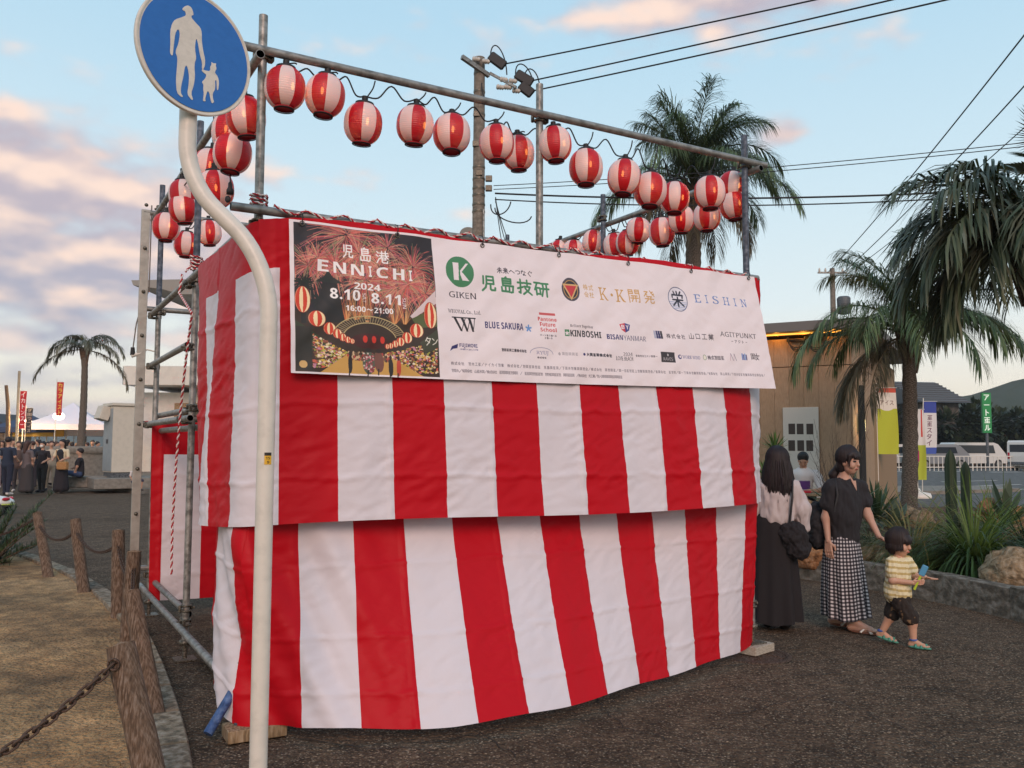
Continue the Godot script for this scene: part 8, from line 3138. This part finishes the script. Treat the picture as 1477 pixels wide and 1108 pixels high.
func make_long_hair() -> void:
	var at := ground(1126, 905)
	var t := thing("person", "woman with long dark hair, white blouse and black skirt seen from behind", "person", at, facing_camera(at))
	var skin := lin(186, 146, 126)
	var hair := lin(30, 20, 22)
	var hf := Vector3(-0.25, 0, -0.97).normalized()
	var hc := Vector3(0.01, 1.385, 0.0)
	var bones := [[Vector3(0.01, 1.29, 0), Vector3(0.0, 1.2, 0), 0.045, 0.05, skin], [Vector3(0, 1.12, 0), Vector3(-0.01, 0.85, 0), 0.11, 0.10, skin],
		[Vector3(0.15, 1.19, 0), Vector3(0.19, 0.96, -0.02), 0.04, 0.034, skin], [Vector3(0.19, 0.96, -0.02), Vector3(0.14, 0.78, -0.14), 0.034, 0.022, skin],
		[Vector3(-0.15, 1.19, 0), Vector3(-0.18, 0.96, -0.02), 0.04, 0.034, skin], [Vector3(-0.18, 0.96, -0.02), Vector3(-0.14, 0.82, -0.16), 0.034, 0.022, skin],
		[Vector3(0.06, 0.85, 0), Vector3(0.06, 0.08, 0.02), 0.08, 0.032, skin], [Vector3(-0.08, 0.85, 0), Vector3(-0.09, 0.08, -0.05), 0.08, 0.032, skin]]
	var mb := blob(bones, 0.013, 0.03)
	mb.add(blob(head_bones(hc, hf, Vector3.UP, 1.0, skin, hair), 0.007, 0.01))
	mb.add(blob(hand_bones(Vector3(0.14, 0.78, -0.14), Vector3(-0.1, -0.6, -0.8), Vector3(-1, 0, 0), 0.95, 0.4, 1.0, skin), 0.005, 0.006))
	mb.add(blob(hand_bones(Vector3(-0.14, 0.82, -0.16), Vector3(0.1, -0.5, -0.9), Vector3(1, 0, 0), 0.95, 0.4, -1.0, skin), 0.005, 0.006))
	put(mb, "body", mats.skin, t)
	# hair falling over the back in strands
	var hb := [[hc + Vector3(0, 0.03, 0.008), Vector3(0.078, 0.092, 0.092), Basis(), hair], [hc + Vector3(0, -0.10, 0.035), Vector3(0.085, 0.13, 0.05), Basis(), hair], [hc + Vector3(0, -0.20, 0.07), Vector3(0.10, 0.13, 0.04), Basis(), hair]]
	var hair_mb := blob(hb, 0.010, 0.03)
	hair_mb.add(strands(hc + Vector3(0, 0.03, 0.0), hf, Vector3(0.092, 0.105, 0.09), 420, func(a): return 0.1 if absf(wrapf(a, -PI, PI)) < 0.7 else -0.12, func(a): return 0.04 if absf(wrapf(a, -PI, PI)) < 0.7 else 0.33, hair, 7, 0.006))
	put(hair_mb, "hair", mats.hair, t)
	var w := lin(196, 184, 182)
	var sb := [[Vector3(0, 1.17, 0.0), Vector3(0.19, 0.075, 0.10), Basis(), w], [Vector3(0, 1.10, 0.0), Vector3(-0.005, 0.95, 0.0), 0.145, 0.15, w],
		[Vector3(0.14, 1.18, 0), Vector3(0.2, 1.0, 0.0), 0.062, 0.066, w], [Vector3(0.2, 1.0, 0), Vector3(0.215, 0.84, -0.02), 0.066, 0.05, w], [Vector3(-0.14, 1.18, 0), Vector3(-0.19, 1.0, 0.0), 0.062, 0.066, w], [Vector3(-0.19, 1.0, 0), Vector3(-0.2, 0.84, -0.02), 0.066, 0.05, w]]
	put(wrinkle(blob(sb, 0.010, 0.035), 0.013, 15.0, 5), "blouse", mats.dyed, t)
	var rings := []
	for j in 22:
		var v := j / 21.0
		rings.append([Vector3(-0.03 + 0.0 * v, lerpf(0.97, 0.07, v), 0.01), 0.115 + 0.09 * pow(v, 0.4), 0.10 + 0.08 * pow(v, 0.4)])
	put(loft(rings, 96, 9, 0.16), "skirt", mat("black_crepe", rgb(33, 29, 31), 0.9), t)
	for s in [[Vector3(0.06, 0.03, 0.09), Vector3(-0.1, -0.35, -0.9).normalized()], [Vector3(-0.09, 0.0, -0.04), Vector3(-0.1, 0, -0.99).normalized()]]:
		put(blob([[s[0] + Vector3(0, 0.05, 0), s[0] + s[1] * 0.2 + Vector3(0, 0.03, 0), 0.045, 0.034, Color.WHITE], [s[0] + Vector3(0, 0.05, 0), s[0] + Vector3(0, 0.11, 0), 0.04, 0.036, Color.WHITE]], 0.010, 0.02), "shoe", mats.black_rubber, t)
	put(wrinkle(blob([[Vector3(0.14, 0.76, 0.12), Vector3(0.105, 0.145, 0.08), Basis(), w], [Vector3(0.17, 0.68, 0.12), Vector3(0.09, 0.09, 0.08), Basis(), w], [Vector3(0.09, 0.80, 0.13), Vector3(0.07, 0.09, 0.07), Basis(Vector3.BACK, 0.4), w]], 0.011, 0.03), 0.02, 16.0, 9, 0.8), "shoulder_bag", mats.black_crepe, t)
	mb = MB.new()
	mb.tube([Vector3(0.10, 0.88, 0.12), Vector3(0.125, 1.1, 0.135), Vector3(0.13, 1.245, 0.05), Vector3(0.15, 1.2, -0.06)], 0.02, 6, true, Color.WHITE, 0.5)
	put(mb, "bag_strap", mats.black_rubber, t)


func make_seated_man() -> void:
	var c := deep(1160, 690, 14.0)
	var at := Vector3(c.x, 0.28, c.z)
	var yaw := facing_camera(at)
	var t := thing("person", "man in a white printed shirt sitting bent over a table before the shop", "person", at, yaw)
	var skin := lin(188, 144, 120)
	var hair := lin(28, 22, 22)
	var white := lin(222, 214, 210)
	var dark := lin(38, 36, 42)
	var b := [[Vector3(0, 0.50, 0), Vector3(0, 0.78, 0.06), 0.14, 0.15, white], [Vector3(0, 0.80, 0.06), Vector3(0.2, 0.085, 0.11), Basis(), white], [Vector3(0, 0.86, 0.08), Vector3(0, 0.95, 0.13), 0.055, 0.05, skin]]
	for s: float in [-1.0, 1.0]:
		b.append([Vector3(s * 0.19, 0.80, 0.06), Vector3(s * 0.27, 0.62, 0.14), 0.075, 0.075, white])
		b.append([Vector3(s * 0.27, 0.60, 0.14), Vector3(s * 0.26, 0.55, 0.2), 0.042, 0.04, skin])
		b.append([Vector3(s * 0.26, 0.55, 0.2), Vector3(s * 0.06, 0.55, 0.33), 0.038, 0.028, skin])
		b.append([Vector3(s * 0.09, 0.46, 0), Vector3(s * 0.12, 0.45, 0.36), 0.085, 0.07, dark])
		b.append([Vector3(s * 0.12, 0.44, 0.36), Vector3(s * 0.12, 0.08, 0.34), 0.052, 0.036, skin])
		b.append([Vector3(s * 0.12, 0.05, 0.30), Vector3(s * 0.13, 0.035, 0.48), 0.04, 0.035, dark])
	var mb := blob(b, 0.014, 0.03)
	for i in mb.v.size():
		if mb.c[i] == white and absf(mb.v[i].x) < 0.1 and mb.v[i].z > 0.1 and mb.v[i].y > 0.56 and mb.v[i].y < 0.70:
			mb.c[i] = lin(104, 62, 130)
	var f := Vector3(-0.05, -0.5, 0.85).normalized()
	mb.add(blob(head_bones(Vector3(0, 1.02, 0.16), f, Vector3(0, 1, 0.5).normalized(), 1.0, skin, hair), 0.007, 0.01))
	for s: float in [-1.0, 1.0]:
		mb.add(blob(hand_bones(Vector3(s * 0.06, 0.55, 0.33), Vector3(-s * 0.8, -0.05, 0.5), Vector3(0, -1, 0), 1.0, 0.3, s, skin), 0.006, 0.008))
	put(mb, "body", mats.dyed, t)
	put(blob([[Vector3(0, 1.075, 0.165), Vector3(0.088, 0.088, 0.10), Basis(Vector3.RIGHT, 0.5), hair], [Vector3(0, 1.05, 0.10), Vector3(0.08, 0.085, 0.07), Basis(), hair], [Vector3(0, 1.10, 0.225), Vector3(0.066, 0.035, 0.04), Basis(), hair]], 0.010, 0.02), "hair", mats.hair, t)
	t = thing("picnic_table", "dark timber table with a red tray in front of the seated man", "table", at, yaw)
	mb = MB.new()
	mb.box(Transform3D(Basis(), Vector3(0, 0.50, 0.42)), Vector3(0.9, 0.04, 0.4), 0.008)
	put(mb, "top", mats.old_board if mats.has("old_board") else mats.plank, t)
	for s: float in [-1.0, 1.0]:
		mb = MB.new()
		mb.box(Transform3D(Basis(), Vector3(s * 0.4, 0.24, 0.42)), Vector3(0.05, 0.48, 0.3), 0.006)
		put(mb, "leg", mats.bark, t)
	mb = MB.new()
	mb.box(Transform3D(Basis(), Vector3(0.0, 0.54, 0.44)), Vector3(0.22, 0.04, 0.12), 0.012)
	single(mb, "red_tray", mat("red_plastic", rgb(190, 40, 52), 0.4), "small red tray on the dark table", "tray", "", Transform3D(Basis(Vector3.UP, yaw), at))
	mb = MB.new()
	mb.box(Transform3D(Basis(), Vector3(0, 0.18, -0.05)), Vector3(0.5, 0.36, 0.36), 0.02)
	single(mb, "stone_stool", mats.concrete, "low stone stool under the bent over man", "stool", "", Transform3D(Basis(Vector3.UP, yaw), at))


# one person of the crowd, a few dozen pixels high
func bystander(label: String, px: float, d: float, h: float, turn: float, top: Color, low: Color, hair: Color, skirt: bool, seed_: int, base := 0.0, sitting := false) -> Node3D:
	var c := deep(px, 640, d)
	var t := thing("person", label, "person", Vector3(c.x, base, c.z), turn, "people in the festival crowd")
	var r := RandomNumberGenerator.new()
	r.seed = seed_
	var skin := lin(192, 150, 126)
	var s := h / 1.65
	var hip := 0.86 if not sitting else 0.42
	var b := []
	var shy := hip + 0.50
	b.append([Vector3(0, hip + 0.02, 0), Vector3(0, hip + 0.34, 0.01), 0.14, 0.135, top])
	b.append([Vector3(0, shy - 0.06, 0), Vector3(0.19, 0.075, 0.10), Basis(), top])
	b.append([Vector3(0, shy, 0), Vector3(0, shy + 0.1, 0.01), 0.05, 0.048, skin])
	b.append([Vector3(0, shy + 0.19, 0.02), Vector3(0.078, 0.105, 0.092), Basis(), skin])
	b.append([Vector3(0, shy + 0.16, 0.11), Vector3(0.018, 0.025, 0.015), Basis(), skin])
	for q: float in [-1.0, 1.0]:
		var e := Vector3(q * 0.23, hip + 0.24, r.randf_range(-0.05, 0.08))
		var w := e + Vector3(-q * r.randf_range(0.0, 0.12), r.randf_range(-0.22, -0.02), r.randf_range(0.04, 0.22))
		b.append([Vector3(q * 0.19, shy - 0.05, 0), Vector3(q * 0.19, shy - 0.05, 0).lerp(e, 0.7), 0.055, 0.05, top])
		b.append([Vector3(q * 0.19, shy - 0.05, 0).lerp(e, 0.7), e, 0.04, 0.037, skin])
		b.append([e, w, 0.036, 0.028, skin])
		b.append([w, w + (w - e).normalized() * 0.13, 0.032, 0.018, skin])
		b.append([w + Vector3(-q * 0.02, 0, 0.02), w + Vector3(-q * 0.04, -0.05, 0.05), 0.014, 0.010, skin])
		if sitting:
			b.append([Vector3(q * 0.09, hip, 0), Vector3(q * 0.14, hip + 0.06, 0.42), 0.09, 0.07, low])
			b.append([Vector3(q * 0.14, hip + 0.04, 0.42), Vector3(q * 0.12, 0.08, 0.36), 0.055, 0.04, skin])
			b.append([Vector3(q * 0.12, 0.05, 0.33), Vector3(q * 0.13, 0.04, 0.5), 0.045, 0.04, lin(60, 56, 56)])
		elif skirt:
			for k in 5:
				b.append([Vector3(q * 0.05, hip, 0), Vector3(q * 0.13 * sin(k * 0.8), 0.16, 0.14 * cos(k * 0.8)), 0.11, 0.10, low])
			b.append([Vector3(q * 0.08, 0.12, 0), Vector3(q * 0.09, 0.045, 0.12), 0.045, 0.035, lin(50, 46, 46)])
		else:
			var st := q * r.randf_range(0.0, 0.1)
			b.append([Vector3(q * 0.09, hip, 0), Vector3(q * 0.1, 0.46, st * 0.6), 0.098, 0.068, low])
			b.append([Vector3(q * 0.1, 0.46, st * 0.6), Vector3(q * 0.1, 0.09, st - 0.03), 0.068, 0.045, low])
			b.append([Vector3(q * 0.1, 0.05, st - 0.04), Vector3(q * 0.12, 0.04, st + 0.14), 0.045, 0.036, lin(214, 208, 200) if r.randf() < 0.4 else lin(44, 42, 44)])
	var o := put(blob(b, 0.026, 0.035), "body", mats.dyed, t)
	var hb := [[Vector3(0, shy + 0.225, -0.012), Vector3(0.092, 0.092, 0.10), Basis(), hair], [Vector3(0, shy + 0.25, 0.045), Vector3(0.07, 0.05, 0.055), Basis(), hair]]
	if skirt or seed_ % 3 == 0:
		hb.append([Vector3(0, shy + 0.18, -0.05), Vector3(0.0, shy - 0.06, -0.10), 0.085, 0.05, hair])
	put(blob(hb, 0.024, 0.02), "hair", mats.hair, t)
	t.scale = Vector3.ONE * s
	return t

func make_crowd() -> void:
	var blk := lin(40, 38, 42)
	var dk := lin(36, 26, 24)
	var br := lin(70, 46, 36)
	bystander("person in navy clothes at the edge of the crowd with their back turned", 13, 26.0, 1.72, 3.0, lin(40, 48, 66), lin(38, 42, 56), dk, false, 1)
	bystander("woman in a grey top and wide dark trousers seen from behind", 41, 26.5, 1.62, 2.7, lin(104, 94, 94), lin(66, 60, 60), br, true, 3)
	var t := bystander("woman in black with a white face mask facing this way", 63, 27.5, 1.60, -0.1, blk, lin(36, 34, 36), dk, false, 4)
	var mb := MB.new()
	mb.ellipsoid(Transform3D(Basis(), Vector3(0, 1.51, 0.085)), Vector3(0.062, 0.055, 0.045), 12, 8)
	put(mb, "face_mask", mats.white_paint, t)
	bystander("person in a pale beige top behind the masked woman", 75, 28.5, 1.62, 0.6, lin(196, 178, 156), lin(170, 152, 132), br, false, 5)
	t = bystander("woman in a black dress and cream cardigan carrying a tan basket bag", 91, 27.0, 1.66, -0.2, lin(214, 198, 168), blk, dk, true, 6)
	put(blob([[Vector3(0, 0.95, 0.06), Vector3(0, 1.25, 0.07), 0.12, 0.115, blk]], 0.026, 0.03), "black_bodice", mat("bodice", rgb(40, 38, 42), 0.9), t)
	var bag := MB.new()
	bag.box(Transform3D(Basis(), Vector3(0.22, 0.86, 0.24)), Vector3(0.36, 0.26, 0.16), 0.04)
	put(bag, "basket_bag", rough_mat("wicker", rgb(176, 126, 74), 0.25, Vector3.ONE * 4.0, 0.9, 0.0, 0.8), t)
	bag = MB.new()
	bag.tube([Vector3(-0.14, 1.34, 0.10), Vector3(0.02, 1.1, 0.2), Vector3(0.12, 0.98, 0.24)], 0.014, 5)
	put(bag, "bag_strap", mats.wicker, t)
	var sw := deep(118, 640, 27.9)
	var wall := MB.new()
	wall.box(Transform3D(Basis(Vector3.UP, 0.2), Vector3(sw.x, 0.32, sw.z - 0.15)), Vector3(1.6, 0.36, 0.5), 0.03)
	single(wall, "low_wall", mats.concrete, "low concrete wall the man in blue shorts sits on", "wall")
	bystander("man in black with blue shorts sitting on the terrace edge", 117, 27.6, 1.68, -1.2, blk, lin(58, 72, 104), dk, false, 7, 0.15, true)
	t = bystander("small child sitting on the step beside the pale cabinet", 197, 26.0, 1.05, 0.9, lin(206, 196, 190), lin(60, 60, 80), dk, false, 8, 0.15, true)
	mb = MB.new()
	var bp := ground(196, 712)
	mb.ellipsoid(Transform3D(), Vector3(0.14, 0.16, 0.14), 16, 10)
	single(mb, "orange_ball", mat("orange_rubber", rgb(176, 96, 60), 0.6), "orange brown ball on the paving beside the sitting child", "ball", "", Transform3D(Basis(), Vector3(bp.x, 0.16, bp.z)))
	bystander("brown haired person between the navy and the grey clad ones", 28, 27.8, 1.60, 0.4, lin(86, 70, 66), lin(60, 56, 62), br, false, 9)
	var tones := [lin(52, 50, 56), lin(196, 188, 186), lin(92, 82, 80), lin(40, 44, 56), lin(186, 150, 148), lin(120, 104, 92)]
	var more := [[4, 33.0], [18, 31.0], [34, 34.0], [48, 31.0], [56, 35.0], [70, 33.0], [82, 31.5], [98, 36.0], [104, 38.0], [126, 37.0], [134, 38.5], [141, 37.5], [112, 39.0], [-4, 30.0]]
	var words := ["dark clad person in the packed crowd before the tents", "white clad person in the packed crowd before the tents", "brown clad person in the packed crowd before the tents", "navy clad person in the packed crowd before the tents", "pink clad person behind the round planter", "tan clad person in the packed crowd before the tents"]
	for k in more.size():
		var c := k % 6
		if k in [10, 11]: c = 4
		elif c == 4: c = 0
		bystander(words[c], more[k][0], more[k][1], 1.64 + 0.06 * sin(k * 2.0), k * 1.3, tones[c], tones[(c + 3) % 6].darkened(0.3), dk if k % 3 else br, k % 2 == 0, 20 + k)
